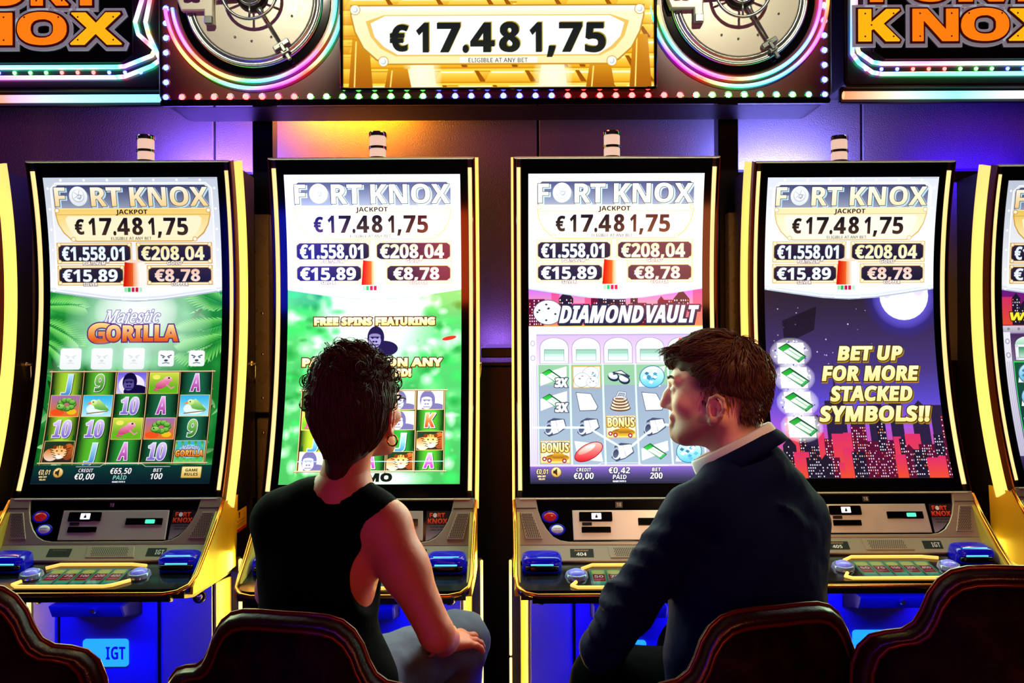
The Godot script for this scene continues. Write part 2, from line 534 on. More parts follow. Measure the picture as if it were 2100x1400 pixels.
func spotlight(at: Vector3, target: Vector3, angle: float, energy: float, color: Color, label: String) -> void:  # unseen spotlights, added to brighten the vault doors and decks
	var sp := thing("added_spotlight", label, "spotlight", at, "added spotlights")
	var aim := Transform3D(Basis.looking_at((target - at).normalized()) * Basis(Vector3.RIGHT, -PI / 2), Vector3(0, -0.06, 0))
	part(sp, "can", lathe([Vector2(0.03, -0.05), Vector2(0.045, -0.04), Vector2(0.045, 0.06), Vector2(0.04, 0.06), Vector2(0.04, 0.03)], 20, aim), M.black_satin)
	part(sp, "lamp_lens", lathe([Vector2(0.0, 0.035), Vector2(0.04, 0.03)], 20, aim), mat("spot_lens", Color.WHITE, 0.3, 0.0, color, 1.0))
	part(sp, "bracket", box(Vector3(0, -0.015, 0), Vector3(0.03, 0.05, 0.03), 0.003), M.black_satin)
	var l := SpotLight3D.new()
	l.name = "light"
	l.light_color = color
	l.light_energy = energy
	l.spot_angle = angle
	l.spot_range = 6.0
	l.spot_attenuation = 2.0
	l.spot_angle_attenuation = 0.6
	l.light_size = 0.03
	l.shadow_enabled = true
	sp.add_child(l, true)
	l.transform = Transform3D(aim.basis * Basis(Vector3.RIGHT, PI / 2), aim * Vector3(0, 0.07, 0))

func vault_door(sign_root: Node3D, at: Vector3) -> void:
	var face := Basis(Vector3.RIGHT, PI / 2)
	var steel := mat("vault_steel", Color(0.72, 0.72, 0.65), 0.45, 0.2)
	steel.roughness_texture = ramp(noise_tex(0.03), Color(0.8, 0.8, 0.8), Color(1, 1, 1))
	tri_uv(steel, 5.0)
	var rimm := mat("vault_rim", Color(0.6, 0.64, 0.62), 0.25, 0.85)
	var dark := mat("vault_dark_metal", Color(0.2, 0.19, 0.17), 0.4, 0.6)  # plain dark metal for hub, pins and rod
	var xf := Transform3D(face, Vector3.ZERO)
	var d := part(sign_root, "vault_door", lathe([Vector2(0.245, -0.004), Vector2(0.245, 0.002), Vector2(0.222, 0.002), Vector2(0.222, -0.004)], 64, xf), M.black_gloss, Transform3D(Basis.IDENTITY, at))
	part(d, "door_disc", lathe([Vector2(0, 0.02), Vector2(0.19, 0.012), Vector2(0.193, 0.006), Vector2(0.2, 0.004)], 64, xf), steel)
	part(d, "door_rim", lathe([Vector2(0.192, 0.004), Vector2(0.194, 0.012), Vector2(0.198, 0.014), Vector2(0.202, 0.011), Vector2(0.211, 0.009), Vector2(0.214, 0.013), Vector2(0.219, 0.012), Vector2(0.221, 0.002)], 64, xf, true), rimm)
	var ring := []
	for i in 40:
		ring.append(Vector3(cos(TAU * i / 40) * 0.087, sin(TAU * i / 40) * 0.087 + 0.006, 0.055))
	part(d, "hand_wheel", tube(ring, 0.0052, 8, true), rimm)
	for i in 5:
		var a := -PI / 2 + i * TAU / 5
		part(d, "wheel_spoke", tube([Vector3(cos(a) * 0.03, sin(a) * 0.03 + 0.006, 0.05), Vector3(cos(a) * 0.084, sin(a) * 0.084 + 0.006, 0.054)], 0.0036, 7), rimm)
	part(d, "wheel_hub", lathe([Vector2(0, 0.066), Vector2(0.008, 0.066), Vector2(0.009, 0.06), Vector2(0.02, 0.058), Vector2(0.022, 0.052), Vector2(0.033, 0.05), Vector2(0.036, 0.044), Vector2(0.05, 0.03), Vector2(0.052, 0.018)], 36, Transform3D(face, Vector3(0, 0.006, 0))), dark)
	part(d, "hub_ring", lathe([Vector2(0.034, 0.05), Vector2(0.036, 0.054), Vector2(0.041, 0.052), Vector2(0.042, 0.044)], 36, Transform3D(face, Vector3(0, 0.006, 0)), true), rimm)
	# bolt arm from hub to rim with its clamp
	var dir := Vector2(0.098, -0.162).normalized()
	part(d, "bolt_arm", tube([Vector3(dir.x * 0.045, dir.y * 0.045, 0.03), Vector3(dir.x * 0.06, dir.y * 0.06, 0.028), Vector3(dir.x * 0.165, dir.y * 0.165, 0.024)], [0.011, 0.0075, 0.006], 10), rimm)
	var st := begin()
	var turn := Transform3D(Basis(Vector3.BACK, dir.angle() + PI / 2), Vector3(dir.x * 0.178, dir.y * 0.178, 0.022))
	add_box(st, Vector3.ZERO, Vector3(0.056, 0.018, 0.014), 0.003, turn)
	add_box(st, Vector3(0, -0.024, 0), Vector3(0.03, 0.016, 0.014), 0.003, turn)
	add_box(st, Vector3(0, -0.044, 0), Vector3(0.014, 0.024, 0.012), 0.003, turn)
	add_box(st, Vector3(0, -0.012, 0.004), Vector3(0.014, 0.03, 0.012), 0.003, turn)
	part(d, "bolt_clamp", done(st), rimm)
	# hinge: a plate with a lug that reaches down over the rim
	st = begin()
	add_prism(st, PackedVector2Array([Vector2(-0.235, -0.012), Vector2(-0.222, -0.046), Vector2(-0.15, -0.046), Vector2(-0.148, -0.088), Vector2(-0.118, -0.088), Vector2(-0.12, -0.046), Vector2(-0.118, 0.06), Vector2(-0.235, 0.06)]), 0.012, 0.036, Transform3D.IDENTITY, [], 0.004)
	part(d, "hinge_plate", done(st), steel)
	part(d, "hinge_lug", box(Vector3(-0.134, -0.078, 0.036), Vector3(0.028, 0.026, 0.014), 0.003), rimm)
	for i in 2:
		part(d, "hinge_pin", lathe([Vector2(0, 0.03), Vector2(0.01, 0.03), Vector2(0.013, 0.026), Vector2(0.013, -0.01)], 14, Transform3D(Basis.IDENTITY, Vector3(-0.2 + i * 0.026, -0.004, 0.044))), dark)
	part(d, "hinge_rod", tube([Vector3(-0.118, -0.003, 0.04), Vector3(-0.03, 0.0, 0.04)], 0.007, 10), dark)
	var rivet := lathe([Vector2(0, 0.005), Vector2(0.003, 0.004), Vector2(0.0042, 0)], 10, xf, true)
	for a in [-25.0, -65.0, -92.0, -115.0, 8.0, 40.0, 75.0, 110.0]:
		part(d, "rivet", rivet, rimm, Transform3D(Basis.IDENTITY, Vector3(cos(deg_to_rad(a)) * 0.137, sin(deg_to_rad(a)) * 0.137, 0.0145)))
	# neon arcs round the door; the colour runs along the tube
	for k in 2:
		var g := Gradient.new()
		var cols := [Color(0.1, 0.4, 1), Color(0.9, 0.15, 1), Color(1, 0.2, 0.1), Color(1, 0.75, 0.2), Color(0.1, 1, 0.3), Color(0.1, 0.5, 1), Color(0.8, 0.1, 1), Color(1, 0.15, 0.15), Color(0.2, 1, 0.5), Color(0.2, 0.7, 1)]
		var offs := PackedFloat32Array()
		var cc := PackedColorArray()
		for i in cols.size():
			offs.append(i / float(cols.size() - 1))
			cc.append(cols[(i + (3 if at.x > 0 else 0) + k) % cols.size()])
		g.offsets = offs
		g.colors = cc
		part(sign_root, "neon_tube", uv_tube(arc_points(at, [0.262, 0.285][k], deg_to_rad(186), deg_to_rad(364), 60), 0.006), neon_mat(g))

func arc_points(at: Vector3, r: float, a0: float, a1: float, n: int) -> Array:
	var out := []
	for i in n + 1:
		var a := lerpf(a0, a1, i / float(n))
		out.append(Vector3(at.x + cos(a) * r, at.y + sin(a) * r, at.z + 0.006))
	return out

func neon_mat(g: Gradient) -> StandardMaterial3D:
	var im := Image.create(256, 4, false, Image.FORMAT_RGBA8)
	for i in 256:
		im.fill_rect(Rect2i(i, 0, 1, 4), g.sample(i / 255.0))
	var m := mat("neon_light", Color(0.8, 0.8, 0.8), 0.3)
	m.emission_enabled = true
	m.emission = Color.WHITE
	m.emission_operator = BaseMaterial3D.EMISSION_OP_MULTIPLY
	m.emission_texture = ImageTexture.create_from_image(im)
	m.emission_energy_multiplier = 4.5
	return m

# a round tube whose u runs along its length
func uv_tube(pts: Array, r: float, sides := 8) -> ArrayMesh:
	var st := begin(true)
	var n := pts.size()
	for i in n - 1:
		var rings := []
		for e in 2:
			var j: int = i + e
			var t: Vector3 = (pts[mini(j + 1, n - 1)] - pts[maxi(j - 1, 0)]).normalized()
			var s := t.cross(Vector3.BACK if absf(t.z) < 0.9 else Vector3.UP).normalized()
			var ring := []
			for k in sides:
				ring.append(pts[j] + (s * cos(TAU * k / sides) + s.cross(t) * sin(TAU * k / sides)) * r)
			rings.append(ring)
		for k in sides:
			var k2 := (k + 1) % sides
			for q in [[0, k], [1, k], [1, k2], [0, k], [1, k2], [0, k2]]:
				st.set_uv(Vector2((i + q[0]) / float(n - 1) * 0.98 + 0.01, 0.5))
				st.add_vertex(rings[q[0]][q[1]])
	return done(st)

# ------------------------------------------------------------------ the name signs either side
func build_side_signs() -> void:
	var z := -0.23
	var s := 1820.0 / 2.93
	for side in [-1, 1]:
		var x0: float = -2.39 if side < 0 else 1.10
		var o := thing("name_sign", "dark illuminated sign with orange block letters " + ("left" if side < 0 else "right") + " of the jackpot sign", "sign", Vector3(x0 + 0.62, 2.335, z), "illuminated name signs")
		var flip := -1.0 if side < 0 else 1.0
		part(o, "housing", prism(round_rect(-0.62, 0.02, 0.62, 0.75, 0.02, 3), -0.16, 0.0, Transform3D.IDENTITY, [], 0.004), M.black_satin)
		var fp := mat("name_sign_face", Color(0.03, 0.02, 0.035), 0.18)
		fp.clearcoat_enabled = true
		part(o, "face_panel", prism(round_rect(-0.61, 0.03, 0.61, 0.74, 0.016, 3), 0.0, 0.004), fp)
		# raised dark plaque that the letters sit on
		var pl := PackedVector2Array()
		for q in [[-0.53, 0.13], [-0.49, 0.105], [0.6, 0.105], [0.6, 0.72], [-0.53, 0.72]]:
			pl.append(Vector2(q[0] * flip, q[1]))
		part(o, "plaque", prism(pl, 0.004, 0.016, Transform3D.IDENTITY, [], 0.003), mat("plaque_dark", Color(0.012, 0.01, 0.016), 0.25))
		# neon outline, coloured along its run
		for k in 2:
			var d := 0.0 if k == 0 else 0.034
			var raw := []
			if side > 0:
				raw = [Vector3(-0.585 + d * 0.2 - 0.012 * k, 0.7, 0), Vector3(-0.585 - 0.012 * k, 0.16 - d, 0), Vector3(-0.575, 0.13 - d, 0), Vector3(-0.53, 0.098 - d, 0), Vector3(-0.5, 0.093 - d, 0), Vector3(0.6, 0.093 - d, 0)]
			else:
				raw = [Vector3(0.6 + 0.012 * k, 0.45, 0), Vector3(0.535 + d, 0.24, 0), Vector3(0.545 + d, 0.2, 0), Vector3(0.6 + d * 0.5, 0.15 - d, 0), Vector3(0.59, 0.13 - d, 0), Vector3(0.5, 0.095 - d, 0), Vector3(0.47, 0.093 - d, 0), Vector3(-0.6, 0.093 - d, 0)]
			var pts := []
			for i in raw.size() - 1:
				for t in 6: pts.append(raw[i].lerp(raw[i + 1], t / 6.0) + Vector3(0, 0, 0.012))
			pts.append(raw[-1] + Vector3(0, 0, 0.012))
			var g := Gradient.new()
			var offs := PackedFloat32Array()
			var cc := PackedColorArray()
			var cols := [Color(0.3, 1, 0.9), Color(1, 0.35, 0.9), Color(0.3, 1, 0.5), Color(0.4, 0.75, 1), Color(1, 0.3, 0.35), Color(0.4, 1, 0.9), Color(1, 0.7, 0.3), Color(0.3, 0.6, 1), Color(0.8, 0.4, 1), Color(0.2, 1, 0.6), Color(0.4, 0.9, 1), Color(1, 0.4, 0.6)]
			for i in cols.size():
				offs.append(i / float(cols.size() - 1))
				cc.append(cols[(i + k * 3 + (2 if side > 0 else 0)) % cols.size()])
			g.offsets = offs
			g.colors = cc
			part(o, "neon_tube", uv_tube(pts, 0.007), neon_mat(g))
		var lens := lathe([Vector2(0, 0.008), Vector2(0.0042, 0.006), Vector2(0.0065, 0.0)], 10, Transform3D(Basis(Vector3.RIGHT, PI / 2), Vector3.ZERO), true)
		for i in 22:
			var c: String = ["blue", "red", "green"][(i / 3) % 3]
			part(o, "bulb", lens, M["bulb_" + c], Transform3D(Basis.IDENTITY, Vector3((-0.55 + i * 0.052) * flip, 0.077, 0.004)))
		# the light bar along the lower edge
		var g2 := Gradient.new()
		g2.offsets = PackedFloat32Array([0.0, 0.18, 0.3, 0.48, 0.55, 0.62, 0.8, 1.0])
		g2.colors = PackedColorArray([Color(1, 0.5, 0.3), Color(0.75, 1, 0.9), Color(0.5, 1, 0.95), Color(0.9, 0.95, 1), Color(1, 0.55, 0.3), Color(0.8, 0.7, 1), Color(0.6, 1, 1), Color(0.5, 0.8, 1)])
		var bar := neon_mat(g2)
		bar.emission_energy_multiplier = 1.6
		part(o, "light_bar", uv_tube([Vector3(-0.615, -0.002, -0.02), Vector3(-0.2, -0.002, -0.02), Vector3(0.2, -0.002, -0.02), Vector3(0.615, -0.002, -0.02)], 0.0135, 10), bar)
		part(o, "bar_shield", box(Vector3(0, 0.003, -0.045), Vector3(1.24, 0.052, 0.02), 0.003), M.black_satin)  # made tall to keep the light of the bar off the wall
		area_light(o, "light", Vector3(0, -0.02, -0.02), Vector3(0, -1, -0.3), Vector2(1.2, 0.02), Color(0.4, 0.25, 1.0), 0.02)
		area_light(o, "light", Vector3(0, 0.08, 0.03), Vector3(0, -0.3, 1), Vector2(1.2, 0.05), Color(0.7, 0.7, 1.0), 0.05)
		# block letters: chrome surround, its shine put in as emission, and lit orange face
		var word := [["K", 1758, 1838], ["N", 1868, 1957], ["O", 1967, 2060], ["X", 2064, 2170]]
		var upper := [["F", 1782, 1842], ["O", 1862, 1945], ["R", 1962, 2050], ["T", 2058, 2130]]
		if side < 0:
			word = [["K", -160, -78], ["N", -66, 36], ["O", 50, 146], ["X", 158, 258]]
			upper = [["F", -110, -40], ["O", -26, 62], ["R", 78, 150], ["T", 155, 222]]
		var face_m := mat("letter_face", Color(0.9, 0.5, 0.08), 0.4, 0.0, Color(1.0, 0.5, 0.05), 0.95)
		var yellow_m := mat("letter_face_yellow", Color(0.95, 0.75, 0.1), 0.4, 0.0, Color(1.0, 0.72, 0.06), 0.95)
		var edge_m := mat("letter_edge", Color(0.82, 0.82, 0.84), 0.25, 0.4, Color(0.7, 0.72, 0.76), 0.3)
		var red_m := mat("letter_inline", Color(0.35, 0.03, 0.02), 0.4)
		var stud := lathe([Vector2(0, 0.0015), Vector2(0.0022, 0.001), Vector2(0.003, 0)], 8, Transform3D(Basis(Vector3.RIGHT, PI / 2), Vector3.ZERO), true)
		for w in [[word, 31.0, 92.0], [upper, -47.0, 12.0]]:
			for l in w[0]:
				var a: float = (l[1] - 1050) / s - (x0 + 0.62)
				var b: float = (l[2] - 1050) / s - (x0 + 0.62)
				var yt: float = 1.52 + (700 - w[1]) / s - 2.335
				var yb: float = 1.52 + (700 - w[2]) / s - 2.335
				var loops := flipped(Pic.fitted(l[0], a, b, -yt, -yb)[0])
				var lit: StandardMaterial3D = yellow_m if l[0] in ["K", "X"] else face_m
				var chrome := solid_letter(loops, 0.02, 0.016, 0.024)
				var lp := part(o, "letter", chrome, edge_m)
				part(lp, "letter_inline", solid_letter(loops, 0.01, 0.024, 0.028), red_m)
				part(lp, "letter_face", solid_letter(loops, 0.003, 0.028, 0.033), lit)
				for q in [[0.14, 0.12], [0.86, 0.12], [0.14, 0.88], [0.86, 0.88], [0.3, 0.5], [0.7, 0.5]]:
					var pt := Vector2(lerpf(a, b, q[0]), lerpf(yb, yt, q[1]))
					if in_letter(loops, pt):
						part(lp, "rivet", stud, M.bronze, Transform3D(Basis.IDENTITY, Vector3(pt.x, pt.y, 0.033)))

func flipped(loops: Array) -> Array:
	var out := []
	for l in loops:
		var q := PackedVector2Array()
		for p in l: q.append(Vector2(p.x, -p.y))
		out.append(q)
	return out

func in_letter(loops: Array, p: Vector2) -> bool:
	var n := 0
	for l in loops:
		if Geometry2D.is_point_in_polygon(p, l): n += 1
	return n % 2 == 1

func solid_letter(loops: Array, grow: float, z0: float, z1: float) -> ArrayMesh:
	var g := Pic.grown(loops, grow)
	var big := 0.0
	for l in g:
		if absf(area2(l)) > absf(big): big = area2(l)
	var outer := PackedVector2Array()
	var holes := []
	for l in g:
		if signf(area2(l)) == signf(big) and absf(area2(l)) == absf(big): outer = l
		else: holes.append(l)
	return prism(outer, z0, z1, Transform3D.IDENTITY, holes, 0.0015)

# ------------------------------------------------------------------ slot machines
# Local axes: x across, y up, z towards the player; the glass front follows an arc.
const ARC_R := 1.435
const ARC_T := 0.6626

func arc_at(t: float, off := 0.0) -> Vector2:      # (z, y) on the glass, t 0 at the top of the picture and 1 at its foot
	var nb := Vector2(-0.99632, -0.0857)
	var dn := Vector2(0.0857, -0.99632)
	var c := Vector2(0.04, 1.565) + nb * (0.078 - ARC_R)
	var a := (t - 0.5) * ARC_T
	return c + (nb * cos(a) + dn * sin(a)) * (ARC_R - off)

func on_glass(x: float, t: float, off := 0.0) -> Vector3:
	var q := arc_at(t, off)
	return Vector3(x, q.y, q.x)

# a cross-section of (x, off) points swept along the arc
func arc_sweep(section: Array, t0: float, t1: float, n := 20, smooth_along := true) -> ArrayMesh:
	var st := begin()
	var m := section.size()
	for k in m:
		var a: Vector2 = section[k]
		var b: Vector2 = section[(k + 1) % m]
		st.set_smooth_group(k + 1 if smooth_along else -1)
		for i in n:
			var ta := lerpf(t0, t1, i / float(n))
			var tb := lerpf(t0, t1, (i + 1) / float(n))
			quad(st, on_glass(a.x, ta, a.y), on_glass(b.x, ta, b.y), on_glass(b.x, tb, b.y), on_glass(a.x, tb, a.y))
	st.set_smooth_group(-1)
	for e in 2:
		var t: float = t0 if e == 0 else t1
		for k in range(1, m - 1):
			var a := on_glass(section[0].x, t, section[0].y)
			var b := on_glass(section[k].x, t, section[k].y)
			var c := on_glass(section[k + 1].x, t, section[k + 1].y)
			if e == 0: tri(st, a, c, b)
			else: tri(st, a, b, c)
	return done(st)

func bar_section(x0: float, x1: float, o0: float, o1: float, c := 0.002) -> Array:
	return [Vector2(x0, o0), Vector2(x1, o0), Vector2(x1, o1 - c), Vector2(x1 - c, o1), Vector2(x0 + c, o1), Vector2(x0, o1 - c)]

# side outline (z, y) extruded from x0 to x1
func side_prism(zy: Array, x0: float, x1: float, c := 0.0) -> ArrayMesh:
	var p := PackedVector2Array()
	for q in zy: p.append(Vector2(q.x, q.y))
	return prism(p, x0, x1, Transform3D(Basis(Vector3.BACK, Vector3.UP, Vector3.RIGHT), Vector3.ZERO), [], c)

func screen_mesh() -> ArrayMesh:
	var st := begin(true)
	var n := 24
	for i in n:
		for q in [[0, 0], [1, 0], [1, 1], [0, 0], [1, 1], [0, 1]]:
			var t: float = (i + q[1]) / float(n)
			st.set_uv(Vector2(q[0], t))
			st.add_vertex(on_glass(-0.268 + 0.536 * q[0], t, 0.0015))
	return done(st)

func plane(z_top: float, y_top: float, z_foot: float, y_foot: float) -> Transform3D:
	var up := Vector3(0, y_top - y_foot, z_top - z_foot).normalized()
	return Transform3D(Basis(Vector3.RIGHT, up, Vector3.RIGHT.cross(up)), Vector3(0, y_top, z_top))

func holes_mesh(cells: Array, r: float, xf: Transform3D, z: float) -> ArrayMesh:
	var st := begin()
	for c in cells:
		for k in 6:
			var a := TAU * k / 6
			var b := TAU * (k + 1) / 6
			tri(st, xf * Vector3(c.x, c.y, z), xf * Vector3(c.x + cos(b) * r, c.y + sin(b) * r, z + 0.0002), xf * Vector3(c.x + cos(a) * r, c.y + sin(a) * r, z + 0.0002))
	return done(st)

func in_quad(cells_x: int, cells_y: int, a: Vector2, b: Vector2, c: Vector2, d: Vector2) -> Array:
	var out := []
	for j in cells_y:
		for i in cells_x:
			var u := (i + 0.5 + (0.25 if j % 2 else -0.25)) / cells_x
			var v := (j + 0.5) / cells_y
			out.append(a.lerp(b, u).lerp(d.lerp(c, u), v))
	return out

func print_mat(called: String, t: Texture2D, glow := 0.0, rough := 0.35) -> StandardMaterial3D:
	var m := mat(called, Color.WHITE if glow == 0.0 else Color(0.01, 0.01, 0.01), rough)
	if glow == 0.0:
		m.albedo_texture = t
	else:
		m.emission_enabled = true
		m.emission = Color.WHITE
		m.emission_operator = BaseMaterial3D.EMISSION_OP_MULTIPLY
		m.emission_texture = t
		m.emission_energy_multiplier = glow
	return m

func build_machines() -> void:
	var proto := make_machine()
	var d := proto.find_child("display_screen", false, false) as MeshInstance3D
	# x, z, label, picture, brightness, deck credits, light
	var rows := [
		[-1.173, -0.03, "slot machine at left showing a jungle reel game with a gorilla title, nobody seated", screen_jungle_reels(), 1.05, Color(0.75, 1.0, 0.8), 1.3, "", "blue"],
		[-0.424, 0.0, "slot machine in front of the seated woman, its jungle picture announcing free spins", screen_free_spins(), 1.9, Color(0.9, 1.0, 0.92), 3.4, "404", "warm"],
		[0.32, 0.0, "slot machine in front of the man in the suit, with gem reels", screen_gem_reels(), 1.6, Color(1.0, 0.95, 0.98), 4.2, "404", "warm"],
		[1.072, -0.08, "slot machine showing a night skyline with a full moon, right of the man", screen_bet_up(), 1.15, Color(0.8, 0.75, 1.0), 1.0, "405", "warm"],
		[1.865, -0.15, "rightmost slot machine, cut off by the edge, with yellow lettering over a city strip", screen_watch(), 1.0, Color(0.8, 0.75, 1.0), 0.9, "", "warm"],
		[-1.935, -0.06, "leftmost slot machine, of which only the golden side edge shows", null, 1.0, Color(0.8, 1, 0.8), 0.9, "", "blue"]]
	for i in rows.size():
		var r: Array = rows[i]
		var o: Node3D = proto
		if i > 0:
			o = proto.duplicate()
			o.name = numbered("slot_machine")
			add_child(o, true)
		o.position = Vector3(r[0], 0, r[1])
		tag(o, r[2], "slot machine", "slot machines in the row")
		var s := o.find_child("display_screen", false, false) as MeshInstance3D
		if r[3] != null:
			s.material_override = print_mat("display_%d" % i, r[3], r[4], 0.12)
		else:
			s.material_override = M.display_0
		area_light(o, "light", on_glass(0, 0.5, 0.03), Vector3(0, 0.05, 1), Vector2(0.52, 0.9), r[5], r[6])
		if r[7] != "":
			var lab := o.find_child("number_label", true, false) as MeshInstance3D
			lab.material_override = print_mat("number_label_%d" % i, label_print([["Automaat", 8, 36, 1.5, 5, c8("e8a04c")], [r[7], 12, 32, 8, 15]], 46, 18, c8("0c0a0a"), c8("f4f4f4")))

func make_machine() -> Node3D:
	var o := thing("slot_machine", "slot machine", "slot machine")
	var head := []
	for i in 15: head.append(arc_at(lerpf(-0.05, 1.045, i / 14.0), -0.006))
	head.append_array([Vector2(0.02, 1.02), Vector2(-0.25, 1.0), Vector2(-0.25, 2.073)])
	part(o, "head_cabinet", side_prism(head, -0.309, 0.309), M.black_satin)
	part(o, "glass_panel", arc_sweep(bar_section(-0.291, 0.291, -0.006, 0.0, 0.001), -0.046, 1.041, 24), M.black_gloss)
	part(o, "display_screen", screen_mesh(), M.black_gloss)
	part(o, "top_trim", box(Vector3(0, 2.0755, 0.008), Vector3(0.624, 0.005, 0.024), 0.0015), M.trim_metal)
	part(o, "foot_trim", box(Vector3(0, 1.0595, 0.103), Vector3(0.6, 0.004, 0.012), 0.0012), M.trim_metal)
	for s in [-1.0, 1.0]:
		var mx := func(a: Array) -> Array:
			var out := []
			for q in a: out.append(Vector2(q.x * s, q.y))
			if s < 0: out.reverse()
			return out
		part(o, "light_strip", arc_sweep(mx.call(bar_section(0.2925, 0.3035, -0.004, 0.004)), -0.02, 1.02, 24), M.strip_light)
		part(o, "strip_channel", arc_sweep(mx.call(bar_section(0.304, 0.3105, -0.02, 0.006)), -0.046, 1.041, 24), M.black_gloss)
		part(o, "rim_trim", arc_sweep(mx.call([Vector2(0.3095, -0.034), Vector2(0.3125, -0.034), Vector2(0.314, 0.002), Vector2(0.313, 0.007), Vector2(0.3095, 0.007)]), -0.05, 1.045, 24), M.bronze)
		part(o, "rim_light", arc_sweep(mx.call([Vector2(0.309, -0.094), Vector2(0.321, -0.094), Vector2(0.321, -0.08), Vector2(0.313, -0.034), Vector2(0.309, -0.034)]), -0.045, 1.05, 24), M.rim_light)
		area_light(o, "light", Vector3(s * 0.335, 1.5, -0.06), Vector3(s, 0, 0.15), Vector2(0.06, 0.9), Color(1.0, 0.72, 0.3), 0.16)
	# tower lamp on the roof
	var candle := part(o, "tower_lamp", lathe([Vector2(0, 0.028), Vector2(0.029, 0.028), Vector2(0.031, 0.024), Vector2(0.031, 0.008), Vector2(0.036, 0.004), Vector2(0.036, 0.0)], 28), M.black_gloss, Transform3D(Basis.IDENTITY, Vector3(0, 2.0735, -0.12)))
	part(candle, "lens", lathe([Vector2(0.0255, 0.028), Vector2(0.0255, 0.058)], 28), M.candle_lens)
	part(candle, "lens", lathe([Vector2(0.0255, 0.066), Vector2(0.0255, 0.098)], 28), M.candle_lens)
	part(candle, "ring", lathe([Vector2(0.0255, 0.057), Vector2(0.0285, 0.058), Vector2(0.0285, 0.066), Vector2(0.0255, 0.067)], 28), M.chrome)
	part(candle, "cap", lathe([Vector2(0.0255, 0.097), Vector2(0.0285, 0.098), Vector2(0.0285, 0.108), Vector2(0.026, 0.112), Vector2(0, 0.113)], 28), M.chrome)
	part(candle, "base_ring", lathe([Vector2(0.0255, 0.028), Vector2(0.03, 0.028), Vector2(0.03, 0.031), Vector2(0.0255, 0.033)], 28), M.chrome)
	# console body
	part(o, "console_body", side_prism([Vector2(0.094, 1.056), Vector2(0.16, 0.931), Vector2(0.2, 0.896), Vector2(0.375, 0.864), Vector2(0.375, 0.842), Vector2(0.3, 0.825), Vector2(0.0, 0.81), Vector2(-0.24, 0.81), Vector2(-0.25, 1.0), Vector2(0.02, 1.02)], -0.3, 0.3), M.black_satin)
	# upper console: silver surround with rounded lower corners round a black panel
	var up := plane(0.098, 1.06, 0.165, 0.935)
	var inner := PackedVector2Array()
	for q in [[-0.252, 0.0], [-0.246, -0.04], [-0.236, -0.07], [-0.222, -0.095], [-0.204, -0.116], [-0.184, -0.127], [-0.16, -0.131]]: inner.append(Vector2(q[0], q[1]))
	var u := inner.duplicate()
	var rev := []
	for q in inner: rev.push_front(Vector2(-q.x, q.y))
	u.append_array(PackedVector2Array(rev))
	u.append_array(PackedVector2Array([Vector2(0.312, 0.0), Vector2(0.312, -0.142), Vector2(-0.312, -0.142), Vector2(-0.312, 0.0)]))
	part(o, "console_surround", prism(u, -0.004, 0.008, up, [], 0.002), M.silver)
	var black := PackedVector2Array(inner.duplicate())
	black.append_array(PackedVector2Array(rev))
	part(o, "console_panel", prism(black, -0.004, 0.002, up), M.black_gloss)
	for s in [-1.0, 1.0]:
		part(o, "arm_joint", box(Vector3.ZERO, Vector3(0.06, 0.0022, 0.0012), 0.0004), M.hole, up * Transform3D(Basis.IDENTITY, Vector3(s * 0.282, -0.032, 0.0083)))
		var g := [Vector2(0.262, -0.045), Vector2(0.3, -0.045), Vector2(0.284, -0.124), Vector2(0.235, -0.124)]
		var gp := PackedVector2Array()
		for q in g: gp.append(Vector2(q.x * s, q.y))
		var sg := part(o, "speaker_grille", prism(gp, 0.008, 0.0105, up, [], 0.0012), M.silver)
		var e := 0.004
		stuff(part(sg, "perforation", holes_mesh(in_quad(7, 15, Vector2((g[0].x + e) * s, g[0].y - e), Vector2((g[1].x - e) * s, g[1].y - e), Vector2((g[2].x - e) * s, g[2].y + e), Vector2((g[3].x + e) * s, g[3].y + e)), 0.0018, up, 0.0107), M.hole))
	# bill and ticket plate
	var bp := PackedVector2Array([Vector2(-0.147, -0.038), Vector2(0.163, -0.038), Vector2(0.166, -0.126), Vector2(-0.146, -0.126)])
	var plate := part(o, "bill_plate", prism(bp, 0.002, 0.006, up, [], 0.0015), M.brushed)
	part(plate, "reader_window", prism(round_rect(-0.128, -0.072, -0.032, -0.044, 0.003, 2), 0.006, 0.009, up, [], 0.001), M.black_gloss)
	part(plate, "reader_icon", prism(round_rect(-0.092, -0.066, -0.064, -0.048, 0.001, 1), 0.009, 0.0096, up), M.icon_glow)
	part(plate, "icon_mark", prism(PackedVector2Array([Vector2(-0.0815, -0.062), Vector2(-0.0745, -0.062), Vector2(-0.0745, -0.0575), Vector2(-0.077, -0.0545), Vector2(-0.077, -0.051), Vector2(-0.079, -0.051), Vector2(-0.079, -0.0545), Vector2(-0.0815, -0.0575)]), 0.0096, 0.0099, up), M.hole)
	part(plate, "reader_label", prism(round_rect(-0.12, -0.084, -0.092, -0.0745, 0.001, 1), 0.006, 0.0068, up), M.hole)
	part(plate, "bill_slot", prism(round_rect(-0.122, -0.105, -0.038, -0.0875, 0.002, 2), 0.006, 0.0085, up, [], 0.001), M.black_gloss)
	part(plate, "meter_window", prism(round_rect(0.042, -0.084, 0.15, -0.062, 0.002, 2), 0.006, 0.0085, up, [], 0.001), M.black_gloss)
	part(plate, "meter_display", prism(round_rect(0.1, -0.079, 0.128, -0.067, 0.002, 2), 0.0085, 0.0089, up), M.teal_glow)
	part(o, "game_card", card(0.0, 0.0, 1.0, 1.0), print_mat("game_card", game_card_print(), 0.0, 0.2))
	var gc := o.find_child("game_card", false, false) as MeshInstance3D
	var st := begin()
